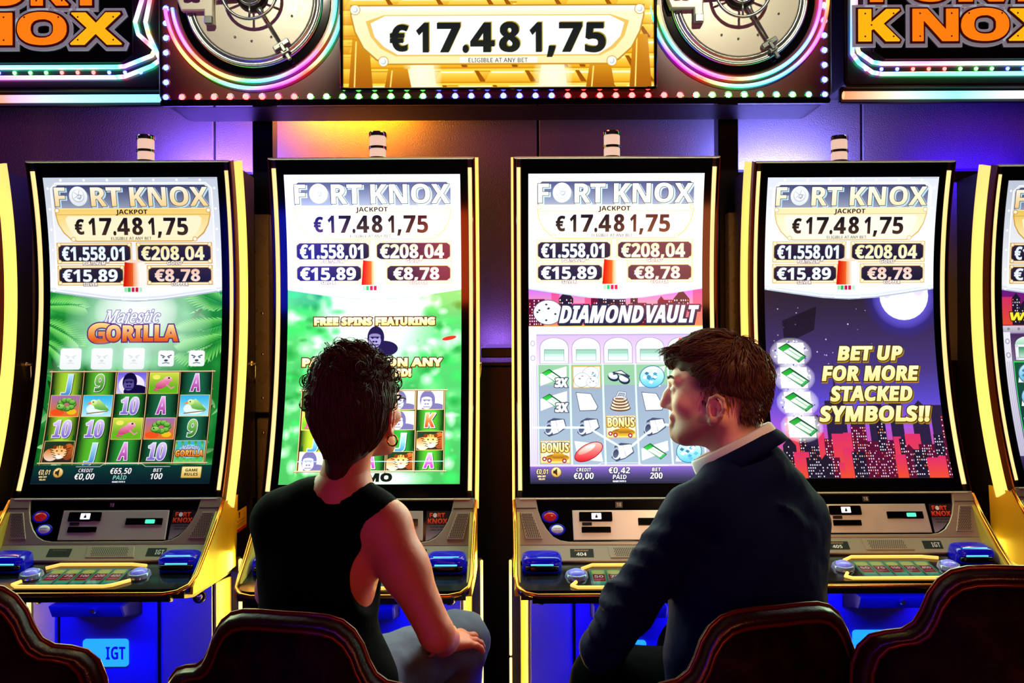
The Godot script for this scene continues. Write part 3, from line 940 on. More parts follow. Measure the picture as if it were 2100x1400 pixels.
	var cardp := [Vector2(0.174, -0.038), Vector2(0.244, -0.038), Vector2(0.236, -0.066), Vector2(0.224, -0.09), Vector2(0.204, -0.11), Vector2(0.186, -0.122), Vector2(0.174, -0.126)]
	for i in range(1, cardp.size() - 1):
		for q in [cardp[0], cardp[i], cardp[i + 1]]:
			st.set_uv(Vector2((q.x - 0.174) / 0.072, -(q.y + 0.038) / 0.088))
			st.add_vertex(up * Vector3(q.x, q.y, 0.0026))
	gc.mesh = done(st)
	for b in [[-0.212, -0.056, "red_button", 0.019], [-0.192, -0.094, "white_plate", 0.018]]:
		var rd := Transform3D(up.basis * Basis(Vector3.RIGHT, PI / 2), up * Vector3(b[0], b[1], 0.002))
		var k := part(o, "console_button", lathe([Vector2(0, 0.008), Vector2(b[3] * 0.7, 0.007), Vector2(b[3] * 0.95, 0.003), Vector2(b[3], 0.0)], 22, rd.scaled_local(Vector3(1, 1, 0.72)), true), M[b[2]])
		part(k, "button_ring", lathe([Vector2(b[3], 0.0), Vector2(b[3] * 1.05, 0.003), Vector2(b[3] * 1.25, 0.002), Vector2(b[3] * 1.3, 0)], 22, rd.scaled_local(Vector3(1, 1, 0.72)), true), M.blue_plastic)
	part(o, "button_caption", card(-0.203, -0.0975, -0.181, -0.0905, 0.0108, up), print_mat("cash_caption", label_print([["CASH OUT", 2, 42, 4, 10]], 44, 14, c8("e8ecf4"), c8("202038"))))
	# serial label
	part(o, "serial_label", card(-0.02, -0.03, 0.0, -0.012, 0.0024, up), print_mat("serial", label_print([["18", 4, 20, 4, 16]], 24, 20, c8("050506"), c8("d8d8dc"))))
	# ledge with grille, number label and maker's label
	var le := plane(0.165, 0.935, 0.206, 0.899)
	part(o, "console_ledge", prism(round_rect(-0.312, -0.056, 0.312, 0.0, 0.004, 2), -0.004, 0.007, le, [], 0.002), M.silver)
	var cg := PackedVector2Array([Vector2(-0.05, -0.008), Vector2(0.084, -0.008), Vector2(0.094, -0.046), Vector2(-0.045, -0.046)])
	var lg := part(o, "speaker_grille", prism(cg, 0.007, 0.0095, le, [], 0.0012), M.silver)
	stuff(part(lg, "perforation", holes_mesh(in_quad(18, 6, Vector2(-0.035, -0.013), Vector2(0.07, -0.013), Vector2(0.074, -0.042), Vector2(-0.031, -0.042)), 0.0017, le, 0.0097), M.hole))
	part(o, "number_label", card(-0.158, -0.043, -0.092, -0.015, 0.0076, le), print_mat("number_label", label_print([["Automaat", 8, 36, 1.5, 5, c8("7a5a34")]], 46, 18, c8("0c0a0a"), c8("909090"))))
	part(o, "maker_label", card(0.125, -0.042, 0.18, -0.014, 0.0076, le), print_mat("maker_label", label_print([["IGT", 18, 36, 4, 14]], 40, 18, c8("0a0a0c"), c8("d8d8dc"))))
	# button deck
	var dk := plane(0.205, 0.898, 0.385, 0.868)
	var dp := round_rect(-0.312, -0.182, 0.312, 0.0, 0.05, 6)
	part(o, "button_deck", prism(dp, -0.02, 0.0, dk, [], 0.004), M.deck_black)
	part(o, "touch_screen", card(-0.112, -0.158, 0.108, -0.046, 0.0008, dk), print_mat("touch_screen", deck_print(["50", "75", "100", "200", "400"]), 0.42, 0.1))
	var lf := []
	for q in [[-0.13, -0.05], [-0.1, -0.026], [0.1, -0.026], [0.145, -0.036]]: lf.append(dk * Vector3(q[0], q[1], 0.004))
	part(o, "deck_light", tube(lf, 0.0048, 8), M.deck_light)
	lf = []
	for q in [[-0.152, -0.135], [-0.165, -0.156], [-0.15, -0.168], [0.085, -0.168], [0.105, -0.16], [0.14, -0.13]]: lf.append(dk * Vector3(q[0], q[1], 0.004))
	part(o, "deck_light", tube(lf, 0.0048, 8), M.deck_light)
	for s in [-1.0, 1.0]:
		var at := Transform3D(dk.basis * Basis(Vector3.RIGHT, PI / 2), dk * Vector3(s * 0.148, -0.092, 0.0))
		var sb := part(o, "spin_button", lathe([Vector2(0, 0.019), Vector2(0.014, 0.018), Vector2(0.02, 0.014), Vector2(0.021, 0.01)], 28, at, true), M.lavender_plastic)
		part(sb, "button_ring", lathe([Vector2(0.021, 0.008), Vector2(0.024, 0.012), Vector2(0.029, 0.01), Vector2(0.031, 0.003), Vector2(0.032, 0.0)], 28, at, true), M.clear_ring)
		# corner acceptors with a lit slot
		var ab := Transform3D(dk.basis, dk * Vector3(s * 0.24, -0.03, 0.0))
		var st2 := begin(true)
		add_lump(st2, Vector3(0, 0, 0.014), Vector3(0.056, 0.036, 0.026), ab, 0.45)
		var acc := part(o, "acceptor", done(st2), M.blue_plastic)
		var lip := begin(true)
		add_lump(lip, Vector3(0, -0.034, 0.012), Vector3(0.048, 0.012, 0.009), ab, 0.5)
		part(acc, "acceptor_lip", done(lip), M.black_gloss)
		part(acc, "slot_light", box(Vector3.ZERO, Vector3(0.062, 0.0045, 0.004), 0.001), M.slot_light, ab * Transform3D(Basis(Vector3.RIGHT, 0.5), Vector3(0, -0.036, 0.0215)))
		part(acc, "acceptor_edge", box(Vector3.ZERO, Vector3(0.07, 0.004, 0.003), 0.001), M.slot_light if s > 0 else M.blue_plastic, ab * Transform3D(Basis(Vector3.RIGHT, 0.9), Vector3(0, -0.02, 0.0385)))
	# golden lip round the deck and up the sides
	var lip_pts := []
	for q in [[0.315, 1.054, 0.1], [0.314, 1.0, 0.16], [0.313, 0.93, 0.255], [0.312, 0.888, 0.32], [0.306, 0.872, 0.36], [0.286, 0.864, 0.39], [0.256, 0.861, 0.402]]: lip_pts.append(Vector3(-q[0], q[1], q[2]))
	for q in [[0.256, 0.861, 0.402], [0.286, 0.864, 0.39], [0.306, 0.872, 0.36], [0.312, 0.888, 0.32], [0.313, 0.93, 0.255], [0.314, 1.0, 0.16], [0.315, 1.054, 0.1]]: lip_pts.append(Vector3(q[0], q[1], q[2]))
	part(o, "deck_lip", tube(lip_pts, 0.0062, 10), M.gold_metal)
	part(o, "deck_apron", side_prism([Vector2(0.376, 0.862), Vector2(0.4, 0.857), Vector2(0.392, 0.838), Vector2(0.37, 0.832)], -0.27, 0.27, 0.003), M.black_satin)
	for s in [-1.0, 1.0]:
		# flared side panel under the lip
		var w := side_prism([Vector2(0.1, 1.046), Vector2(0.255, 0.922), Vector2(0.35, 0.866), Vector2(0.352, 0.846), Vector2(0.14, 0.83), Vector2(-0.02, 0.83), Vector2(-0.04, 1.046)], s * 0.300, s * 0.315)
		part(o, "side_panel", w, M.side_panel)
		# upright light bar down the side
		part(o, "side_bar_light", box(Vector3(s * 0.328, 0.705, -0.02), Vector3(0.008, 0.29, 0.016), 0.002), M.side_bar_light)
		part(o, "side_bar_light", box(Vector3(s * 0.328, 0.44, -0.02), Vector3(0.008, 0.22, 0.016), 0.002), M.side_bar_light)
		part(o, "side_bar_holder", box(Vector3(s * 0.311, 0.58, -0.034), Vector3(0.036, 0.55, 0.014), 0.002), M.black_satin)
		area_light(o, "light", Vector3(s * 0.328, 0.6, -0.008), Vector3(-s * 0.5, 0, 1), Vector2(0.008, 0.55), Color(1.0, 0.84, 0.25), 0.2)
	# base below the deck: door, slanted corner panels, sides
	var plan := PackedVector2Array([Vector2(-0.143, 0.15), Vector2(0.143, 0.15), Vector2(0.265, 0.05), Vector2(0.29, -0.04), Vector2(0.29, -0.24), Vector2(-0.29, -0.24), Vector2(-0.29, -0.04), Vector2(-0.265, 0.05)])
	var flat := Transform3D(Basis(Vector3.RIGHT, Vector3.BACK, Vector3.DOWN), Vector3(0, 0.812, 0))
	part(o, "base_cabinet", prism(plan, 0.0, 0.792, flat), M.black_satin)
	var door := part(o, "base_door", box(Vector3(0, 0.415, 0.155), Vector3(0.282, 0.76, 0.012), 0.004), M.base_panel)
	part(door, "maker_plate", prism(round_rect(-0.072, 0.585, 0.06, 0.665, 0.01, 4), 0.161, 0.166, Transform3D.IDENTITY, [], 0.0015), M.logo_glow)
	for l in Pic.fitted("IGT", -0.004, 0.052, -0.643, -0.607):
		part(door, "plate_letter", prism(flipped(l)[0], 0.166, 0.1672), mat("plate_ink", Color(0.02, 0.12, 0.4), 0.4))
	part(door, "coin_tray", side_prism([Vector2(0.161, 0.8), Vector2(0.3, 0.8), Vector2(0.28, 0.765), Vector2(0.161, 0.735)], -0.1, 0.1, 0.004), M.hole)
	part(door, "tray_lock", lathe([Vector2(0, 0.006), Vector2(0.007, 0.006), Vector2(0.009, 0.0)], 14, Transform3D(Basis(Vector3.RIGHT, PI / 2), Vector3(0.02, 0.786, 0.292))), M.chrome)
	for s in [-1.0, 1.0]:
		var a := Vector3(s * 0.147, 0, 0.153)
		var b := Vector3(s * 0.266, 0, 0.055)
		var dir := (b - a).normalized()
		var l := a.distance_to(b)
		var fr := Transform3D(Basis(dir * s, Vector3.UP, (dir * s).cross(Vector3.UP)), (a + b) / 2)
		if fr.basis.z.z < 0: fr = Transform3D(Basis(dir * s, Vector3.UP, -(dir * s).cross(Vector3.UP)), (a + b) / 2)
		part(o, "corner_panel", box(Vector3(0, 0.415, 0.004), Vector3(l - 0.004, 0.76, 0.01), 0.003), M.base_panel, fr)
		var a2 := Vector3(s * 0.269, 0, 0.05)
		var b2 := Vector3(s * 0.292, 0, -0.03)
		var d2: Vector3 = (b2 - a2).normalized() * s
		var z2: Vector3 = d2.cross(Vector3.UP)
		if z2.z < 0: z2 = -z2
		part(o, "side_skin", box(Vector3(0, 0.415, 0.003), Vector3(a2.distance_to(b2), 0.76, 0.008), 0.002), M.side_panel, Transform3D(Basis(d2, Vector3.UP, z2), (a2 + b2) / 2))
		var lk := Transform3D(fr.basis * Basis(Vector3.RIGHT, PI / 2), fr * Vector3(s * 0.035, 0.765, 0.009))
		var lock := part(o, "door_lock", lathe([Vector2(0.009, 0.004), Vector2(0.011, 0.006), Vector2(0.018, 0.005), Vector2(0.02, 0.0)], 22, lk, true), M.black_gloss)
		part(lock, "lock_barrel", lathe([Vector2(0, 0.007), Vector2(0.006, 0.007), Vector2(0.009, 0.004)], 16, lk, true), M.chrome)
	part(o, "kick_plate", box(Vector3(0, 0.012, 0.0), Vector3(0.56, 0.024, 0.32), 0.003), M.rubber)
	# blue light bar under the deck
	part(o, "under_deck_light", box(Vector3(0, 0.834, 0.345), Vector3(0.4, 0.008, 0.012), 0.002), M.blue_light)
	area_light(o, "light", Vector3(0, 0.826, 0.342), Vector3(0, -1.0, -0.55), Vector2(0.4, 0.02), Color(0.02, 0.03, 1.0), 1.0)
	# small lock with its key on a strap, right side of the head
	var turn := Transform3D(Basis(Vector3.BACK, -PI / 2), Vector3(0.309, 1.45, -0.215))
	var kl := part(o, "side_lock", lathe([Vector2(0, 0.006), Vector2(0.008, 0.006), Vector2(0.01, 0.0)], 14, turn), M.chrome)
	part(kl, "key", box(Vector3(0.318, 1.45, -0.215), Vector3(0.016, 0.009, 0.02), 0.002), M.chrome)
	part(kl, "key_strap", tube([Vector3(0.322, 1.446, -0.215), Vector3(0.32, 1.42, -0.219), Vector3(0.316, 1.385, -0.225)], 0.003, 6), M.chrome)
	# yellow warning sticker on the right side of the console
	part(o, "warning_sticker", card(-0.058, -0.034, 0.058, 0.034, 0.0008, Transform3D(Basis(Vector3.UP, PI / 2), Vector3(0.3, 0.952, -0.12))), print_mat("warning_sticker", warning_print()))
	return o

# ------------------------------------------------------------------ gaming chairs
func chair_outline(n_extra := 0) -> Array:
	var right := [Vector2(0.0, 0.40), Vector2(0.05, 0.4), Vector2(0.09, 0.397), Vector2(0.118, 0.389), Vector2(0.14, 0.372), Vector2(0.157, 0.346), Vector2(0.169, 0.315), Vector2(0.183, 0.29), Vector2(0.204, 0.274), Vector2(0.232, 0.267), Vector2(0.258, 0.256), Vector2(0.277, 0.234), Vector2(0.289, 0.2), Vector2(0.296, 0.1), Vector2(0.292, 0.02), Vector2(0.268, -0.03), Vector2(0.2, -0.055), Vector2(0.1, -0.06)]
	var out := []
	for i in right.size(): out.append(right[i])
	out.append(Vector2(0, -0.06))
	for i in range(right.size() - 1, 0, -1): out.append(Vector2(-right[i].x, right[i].y))
	return out

func chair_shell(profile: Array, fill_centre: bool) -> ArrayMesh:
	var st := begin(true)
	var o := chair_outline()
	var c := Vector2(0, 0.13)
	var n := o.size()
	var pt := func(k: int, s: float, z: float) -> Vector3:
		var q: Vector2 = c + (o[k % n] - c) * s
		return Vector3(q.x, q.y, z - 0.65 * q.x * q.x - 0.12 * (q.y - 0.1))
	for i in profile.size() - 1:
		var a: Vector2 = profile[i]
		var b: Vector2 = profile[i + 1]
		for k in n:
			quad(st, pt.call(k, a.x, a.y), pt.call(k, b.x, b.y), pt.call(k + 1, b.x, b.y), pt.call(k + 1, a.x, a.y))
	if fill_centre:
		var z: float = profile[-1].y
		for k in n:
			tri(st, pt.call(k, profile[-1].x, z), Vector3(c.x, c.y, z + 0.004 * signf(z)), pt.call(k + 1, profile[-1].x, z))
	return done(st)

func chair_piping(s: float, z: float, r: float) -> ArrayMesh:
	var o := chair_outline()
	var c := Vector2(0, 0.13)
	var pts := []
	for k in o.size():
		var q: Vector2 = c + (o[k] - c) * s
		pts.append(Vector3(q.x, q.y, z - 0.65 * q.x * q.x - 0.12 * (q.y - 0.1)))
	return tube(pts, r, 7, true)

func build_chairs() -> void:
	var leather := mat("chair_leather", Color(0.17, 0.05, 0.025), 0.3)
	leather.normal_enabled = true
	leather.normal_scale = 0.25
	leather.normal_texture = noise_tex(0.12, 256, true, 3.0, FastNoiseLite.TYPE_CELLULAR, 2)
	leather.clearcoat_enabled = true
	leather.clearcoat = 0.2
	leather.clearcoat_roughness = 0.25
	tri_uv(leather, 6.0)
	var panel := mat("chair_panel", Color(0.2, 0.06, 0.035), 0.6)
	panel.metallic_specular = 0.2
	panel.albedo_texture = ramp(noise_tex(0.025, 256, false, 4.0, FastNoiseLite.TYPE_CELLULAR, 2), Color(0.06, 0.05, 0.05), Color(1, 0.95, 0.9))
	panel.normal_enabled = true
	panel.normal_scale = 0.3
	panel.normal_texture = noise_tex(0.12, 256, true, 3.0)
	tri_uv(panel, 3.0)
	var pipe := mat("chair_piping", Color(0.42, 0.13, 0.05), 0.22, 0.3)
	var steel := mat("chair_steel", Color(0.5, 0.48, 0.46), 0.25, 0.9)
	var spots := [
		[-0.39, 0.71, -13.0, -0.012, "dark red-brown leather gaming chair the woman sits on"],
		[0.435, 0.745, 17.0, 0.005, "reddish leather gaming chair with mottled back that the man sits on"],
		[-1.1, 0.80, 6.0, 0.07, "empty dark gaming chair in front of the jungle reel machine"],
		[0.955, 0.80, -4.0, 0.095, "empty dark gaming chair in front of the night skyline machine"]]
	var proto: Node3D = null
	for s in spots:
		var o: Node3D
		if proto == null:
			o = thing("gaming_chair", s[4], "chair", Vector3.ZERO, "gaming chairs")
			proto = o
			var bk := Transform3D(Basis(Vector3.RIGHT, 0.06), Vector3(0, 0.6, 0.27))
			part(o, "backrest", chair_shell([Vector2(1.0, 0.0), Vector2(0.985, 0.018), Vector2(0.96, 0.026), Vector2(0.93, 0.024), Vector2(0.905, 0.012)], false), leather, bk)
			var b := part(o, "back_panel", chair_shell([Vector2(0.905, 0.012), Vector2(0.88, 0.02), Vector2(0.8, 0.028), Vector2(0.5, 0.036), Vector2(0.2, 0.04)], true), panel, bk)
			part(b, "panel_piping", chair_piping(0.9, 0.015, 0.0042), pipe)
			part(o, "front_cushion", chair_shell([Vector2(1.0, 0.0), Vector2(0.985, -0.018), Vector2(0.93, -0.034), Vector2(0.8, -0.048), Vector2(0.4, -0.058)], true), leather, bk)
			part(o, "edge_piping", chair_piping(1.002, 0.0, 0.005), pipe, bk)
			part(o, "seat", lump(Vector3(0, 0.575, 0.0), Vector3(0.25, 0.045, 0.24), 0.5, 28, 12), leather)
			part(o, "seat_piping", tube(loop_of(0.248, 0.238, 0.575, 0.5), 0.005, 7, true), pipe)
			part(o, "seat_shell", lathe([Vector2(0.03, 0.5), Vector2(0.17, 0.515), Vector2(0.2, 0.535)], 28), M.black_satin)
			part(o, "column", lathe([Vector2(0.034, 0.0), Vector2(0.034, 0.36), Vector2(0.026, 0.37), Vector2(0.026, 0.51)], 20, Transform3D(Basis.IDENTITY, Vector3(0, 0.02, 0))), steel)
			part(o, "base", lathe([Vector2(0.245, 0.0), Vector2(0.245, 0.01), Vector2(0.22, 0.018), Vector2(0.06, 0.032), Vector2(0.034, 0.045)], 36), steel)
			part(o, "foot_ring", tube(loop_of(0.19, 0.19, 0.24, 1.0), 0.01, 8, true), steel)
			part(o, "foot_ring_arm", tube([Vector3(-0.19, 0.24, 0), Vector3(0.19, 0.24, 0)], 0.008, 8), steel)
		else:
			o = proto.duplicate()
			o.name = numbered("gaming_chair")
			add_child(o, true)
			tag(o, s[4], "chair", "gaming chairs")
		o.position = Vector3(s[0], 0, s[1])
		o.rotation_degrees.y = s[2]
		for ch in o.get_children():
			if not ch.name.begins_with("base") and not ch.name.begins_with("foot"):
				ch.position.y += s[3] - (float(spots[0][3]) if o != proto else 0.0)

func loop_of(rx: float, rz: float, y: float, e: float) -> Array:
	var out := []
	for k in 36:
		var a := TAU * k / 36
		out.append(Vector3(signf(cos(a)) * pow(absf(cos(a)), e) * rx, y, signf(sin(a)) * pow(absf(sin(a)), e) * rz))
	return out

# ------------------------------------------------------------------ bodies: distances to tapered limbs joined smoothly, meshed as surface nets
class Field:
	var lo: Vector3
	var cell: float
	var n: Vector3i
	var d := PackedFloat32Array()

	func _init(a: Vector3, b: Vector3, c: float) -> void:
		lo = a
		cell = c
		n = Vector3i(int((b.x - a.x) / c) + 2, int((b.y - a.y) / c) + 2, int((b.z - a.z) / c) + 2)
		d.resize(n.x * n.y * n.z)
		d.fill(1.0)

	func put(i: int, v: float, k: float, cut: bool) -> void:
		var o := d[i]
		if cut:
			v = -v
			var h := maxf(k - absf(o - v), 0.0) / k
			d[i] = maxf(o, v) + h * h * k * 0.25
		else:
			var h := maxf(k - absf(o - v), 0.0) / k
			d[i] = minf(o, v) - h * h * k * 0.25

	func cap(a: Vector3, b: Vector3, ra: float, rb: float, k := 0.02, cut := false) -> void:
		var m := maxf(ra, rb) + k + cell * 2.0
		var i0 := Vector3i(((a.min(b) - Vector3.ONE * m - lo) / cell).floor()).clamp(Vector3i.ZERO, n - Vector3i.ONE)
		var i1 := Vector3i(((a.max(b) + Vector3.ONE * m - lo) / cell).ceil()).clamp(Vector3i.ZERO, n - Vector3i.ONE)
		var ab := b - a
		var l2 := maxf(ab.length_squared(), 1e-9)
		for x in range(i0.x, i1.x + 1):
			for y in range(i0.y, i1.y + 1):
				var at := (x * n.y + y) * n.z
				for z in range(i0.z, i1.z + 1):
					var p := lo + Vector3(x, y, z) * cell - a
					var t := clampf(p.dot(ab) / l2, 0.0, 1.0)
					put(at + z, (p - ab * t).length() - lerpf(ra, rb, t), k, cut)

	func chain(pts: Array, rs: Array, k := 0.02) -> void:
		for i in pts.size() - 1:
			cap(pts[i], pts[i + 1], rs[i], rs[i + 1], k)

	func ell(c: Vector3, r: Vector3, k := 0.02, cut := false, turn := Basis.IDENTITY) -> void:
		var m := maxf(r.x, maxf(r.y, r.z)) + k + cell * 2.0
		var i0 := Vector3i(((c - Vector3.ONE * m - lo) / cell).floor()).clamp(Vector3i.ZERO, n - Vector3i.ONE)
		var i1 := Vector3i(((c + Vector3.ONE * m - lo) / cell).ceil()).clamp(Vector3i.ZERO, n - Vector3i.ONE)
		var inv := turn.inverse()
		for x in range(i0.x, i1.x + 1):
			for y in range(i0.y, i1.y + 1):
				var at := (x * n.y + y) * n.z
				for z in range(i0.z, i1.z + 1):
					var p := inv * (lo + Vector3(x, y, z) * cell - c)
					var q := p / r
					var k0 := q.length()
					var k1 := (q / r).length()
					put(at + z, k0 * (k0 - 1.0) / maxf(k1, 1e-6) if k0 > 1e-4 else -minf(r.x, minf(r.y, r.z)), k, cut)

	func sample(p: Vector3) -> float:
		var q := (p - lo) / cell
		var i := Vector3i(q.floor()).clamp(Vector3i.ZERO, n - Vector3i(2, 2, 2))
		var f := q - Vector3(i)
		var at := (i.x * n.y + i.y) * n.z + i.z
		var sx := n.y * n.z
		var a := lerpf(lerpf(d[at], d[at + 1], f.z), lerpf(d[at + n.z], d[at + n.z + 1], f.z), f.y)
		var b := lerpf(lerpf(d[at + sx], d[at + sx + 1], f.z), lerpf(d[at + sx + n.z], d[at + sx + n.z + 1], f.z), f.y)
		return lerpf(a, b, f.x)

	func normal(p: Vector3) -> Vector3:
		var e := cell
		var g := Vector3(sample(p + Vector3(e, 0, 0)) - sample(p - Vector3(e, 0, 0)), sample(p + Vector3(0, e, 0)) - sample(p - Vector3(0, e, 0)), sample(p + Vector3(0, 0, e)) - sample(p - Vector3(0, 0, e)))
		return g.normalized() if g.length() > 1e-6 else Vector3.UP

	# the point where a ray from outside towards c first meets the surface, or INF
	func meet(c: Vector3, dir: Vector3, far: float) -> Vector3:
		var t := far
		while t > 0.02:
			var p := c + dir * t
			var v := sample(p)
			if v < 0.0008: return p
			t -= clampf(v * 0.8, 0.0006, 0.008)
		return Vector3.INF

	# lumps of a noise pushed into what is there already
	func rough(noise: FastNoiseLite, amount: float) -> void:
		for x in n.x:
			for y in n.y:
				var at := (x * n.y + y) * n.z
				for z in n.z:
					if absf(d[at + z]) < amount * 2.0 + cell * 2.0:
						var p := lo + Vector3(x, y, z) * cell
						d[at + z] -= noise.get_noise_3d(p.x, p.y, p.z) * amount

	# adds the surface to out = {v, n, i, c}; xf places it; tint gives a colour from the local position
	func surface(out: Dictionary, xf := Transform3D.IDENTITY, tint = null) -> void:
		var ids := {}
		var v: PackedVector3Array = out.v
		var first := v.size()
		var cl: PackedColorArray = out.c
		var ind: PackedInt32Array = out.i
		var sy := n.z
		var sx := n.y * n.z
		var corner := [0, sx, sy, sx + sy, 1, sx + 1, sy + 1, sx + sy + 1]
		var cv := [Vector3(0, 0, 0), Vector3(1, 0, 0), Vector3(0, 1, 0), Vector3(1, 1, 0), Vector3(0, 0, 1), Vector3(1, 0, 1), Vector3(0, 1, 1), Vector3(1, 1, 1)]
		var edges := [[0, 1], [2, 3], [4, 5], [6, 7], [0, 2], [1, 3], [4, 6], [5, 7], [0, 4], [1, 5], [2, 6], [3, 7]]
		for x in n.x - 1:
			for y in n.y - 1:
				var base := x * sx + y * sy
				for z in n.z - 1:
					var at := base + z
					if absf(d[at]) > cell * 2.2: continue
					var neg := 0
					for c in 8:
						if d[at + corner[c]] < 0.0: neg += 1
					if neg == 0 or neg == 8: continue
					var sum := Vector3.ZERO
					var cnt := 0
					for e in edges:
						var a: float = d[at + corner[e[0]]]
						var b: float = d[at + corner[e[1]]]
						if (a < 0.0) != (b < 0.0):
							sum += cv[e[0]].lerp(cv[e[1]], a / (a - b))
							cnt += 1
					ids[at] = v.size()
					var p := lo + (Vector3(x, y, z) + sum / cnt) * cell
					if tint != null: cl.append(tint.call(p))
					else: cl.append(Color.WHITE)
					v.append(xf * p)
		for at in ids:
			var a0: bool = d[at] < 0.0
			for q in [[sx, sy, 1], [sy, 1, sx], [1, sx, sy]]:
				if a0 == (d[at + q[0]] < 0.0): continue
				var i1: int = at - q[1]
				var i2: int = at - q[1] - q[2]
				var i3: int = at - q[2]
				if not (ids.has(i1) and ids.has(i2) and ids.has(i3)): continue
				if a0:
					ind.append_array(PackedInt32Array([ids[at], ids[i2], ids[i1], ids[at], ids[i3], ids[i2]]))
				else:
					ind.append_array(PackedInt32Array([ids[at], ids[i1], ids[i2], ids[at], ids[i2], ids[i3]]))
		var nr: PackedVector3Array = out.n
		nr.resize(v.size())
		for k in range(first, v.size()): nr[k] = Vector3.ZERO
		for k in range(out.done, ind.size(), 3):
			var f := (v[ind[k + 2]] - v[ind[k]]).cross(v[ind[k + 1]] - v[ind[k]])
			for j in 3: nr[ind[k + j]] += f
		for k in range(first, v.size()): nr[k] = nr[k].normalized()
		out.done = ind.size()
		out.v = v; out.c = cl; out.i = ind; out.n = nr

func skin_out() -> Dictionary:
	return {"v": PackedVector3Array(), "n": PackedVector3Array(), "i": PackedInt32Array(), "c": PackedColorArray(), "done": 0}

func skin_mesh(out: Dictionary) -> ArrayMesh:
	var a := []
	a.resize(Mesh.ARRAY_MAX)
	a[Mesh.ARRAY_VERTEX] = out.v
	a[Mesh.ARRAY_NORMAL] = out.n
	a[Mesh.ARRAY_COLOR] = out.c
	a[Mesh.ARRAY_INDEX] = out.i
	var m := ArrayMesh.new()
	m.add_surface_from_arrays(Mesh.PRIMITIVE_TRIANGLES, a)
	return m

# a right-angled frame: z along forward, y near up
func facing(at: Vector3, forward: Vector3, up := Vector3.UP) -> Transform3D:
	var f := forward.normalized()
	var x := up.cross(f).normalized()
	return Transform3D(Basis(x, f.cross(x), f), at)

# a hand in its own fine grid. frame: z from wrist to fingers, y out of the back of the hand, thumb towards side * x
func add_hand(out: Dictionary, xf: Transform3D, side: float, curl: float, scale := 1.0) -> void:
	var f := Field.new(Vector3(-0.075, -0.09, -0.05), Vector3(0.075, 0.045, 0.2), 0.0034)
	var s := scale
	f.cap(Vector3(0, 0, -0.04) * s, Vector3(0, 0, 0.01) * s, 0.025 * s, 0.022 * s, 0.01)
	var lens := [0.07, 0.08, 0.075, 0.06]
	for k in 4:
		var x: float = (0.028 - k * 0.0187) * side
		var kn := Vector3(x, 0.004 - 0.002 * absf(k - 1.2), 0.088 - 0.004 * absf(k - 1.0) - 0.004 * k) * s
		f.cap(Vector3(x * 0.55, 0, 0.015) * s, kn, 0.015 * s, 0.0115 * s, 0.014)
		var p := kn
		var a := -0.15 - 0.1 * k * curl
		var sp: float = (0.1 - 0.07 * k) * side
		for j in 3:
			var l: float = lens[k] * [0.45, 0.31, 0.24][j] * s
			var q := p + Vector3(sin(sp) * l, sin(a) * l, cos(a) * l)
			f.cap(p, q, [0.0095, 0.0085, 0.0078][j] * s, [0.0085, 0.0078, 0.0066][j] * s, 0.004)
			p = q
			a -= curl * [0.75, 0.9, 0.6][j]
	var tb := [Vector3(0.018 * side, -0.006, 0.012), Vector3(0.042 * side, -0.014, 0.042), Vector3(0.053 * side, -0.022, 0.075), Vector3(0.05 * side, -0.03, 0.1)]
	for j in 3:
		f.cap(tb[j] * s, tb[j + 1] * s, [0.016, 0.0115, 0.0098][j] * s, [0.0115, 0.0098, 0.0075][j] * s, 0.008)
	f.surface(out, xf)

# a strand of hair from root: leaves along dir, arching away from the head along lift
func add_strand(st: SurfaceTool, root: Vector3, dir: Vector3, lift: Vector3, length: float, r: float, droop := 0.0, steps := 5) -> void:
	var pts := []
	var rs := []
	for i in steps + 1:
		var t := i / float(steps)
		pts.append(root + dir * length * t + lift * sin(t * PI * 0.62) + Vector3(0, -droop * t * t, 0))
		rs.append(r * (1.0 - 0.75 * t * t))
	add_tube(st, pts, rs, 5)

# a strand that follows the surface of f from root, heading along dir, rising to height h above it
func add_lying_strand(st: SurfaceTool, f: Field, xf: Transform3D, root: Vector3, dir: Vector3, length: float, h: float, r: float, steps := 5) -> void:
	var pts := []
	var rs := []
	var p := root
	var d := dir
	for i in steps + 1:
		var t := i / float(steps)
		var n := f.normal(p)
		pts.append(xf * (p + n * (h * sin(t * PI * 0.75) + 0.0008)))
		rs.append(r * (1.0 - 0.7 * t * t))
		d = (d - n * d.dot(n)).normalized()
		p += d * length / steps
		p -= f.normal(p) * clampf(f.sample(p), -0.01, 0.01)
	add_tube(st, pts, rs, 5)

# a loose curl: a short helix
func add_curl(st: SurfaceTool, root: Vector3, axis: Vector3, radius: float, pitch: float, turns: float, r: float, phase: float) -> void:
	var a := axis.normalized()
	var u := a.cross(Vector3(0.31, 0.77, -0.55)).normalized()
	var w := a.cross(u)
	var pts := []
	var rs := []
	var n := int(turns * 9) + 2
	for i in n + 1:
		var t := i / float(n)
		var an := phase + TAU * turns * t
		var rr := radius * (0.75 + 0.35 * t)
		pts.append(root + a * pitch * turns * t + (u * (cos(an) - cos(phase)) + w * (sin(an) - sin(phase))) * rr)
		rs.append(r * (1.0 - 0.6 * t * t))
	add_tube(st, pts, rs, 5)

# ------------------------------------------------------------------ the players
func skin_material(called: String, c: Color) -> StandardMaterial3D:
	var m := mat(called, Color.WHITE, 0.45)
	m.vertex_color_use_as_albedo = true
	m.albedo_color = c
	m.subsurf_scatter_enabled = true
	m.subsurf_scatter_strength = 0.12
	m.normal_enabled = true
	m.normal_texture = noise_tex(0.3, 256, true, 1.5)
	tri_uv(m, 8.0)
	return m

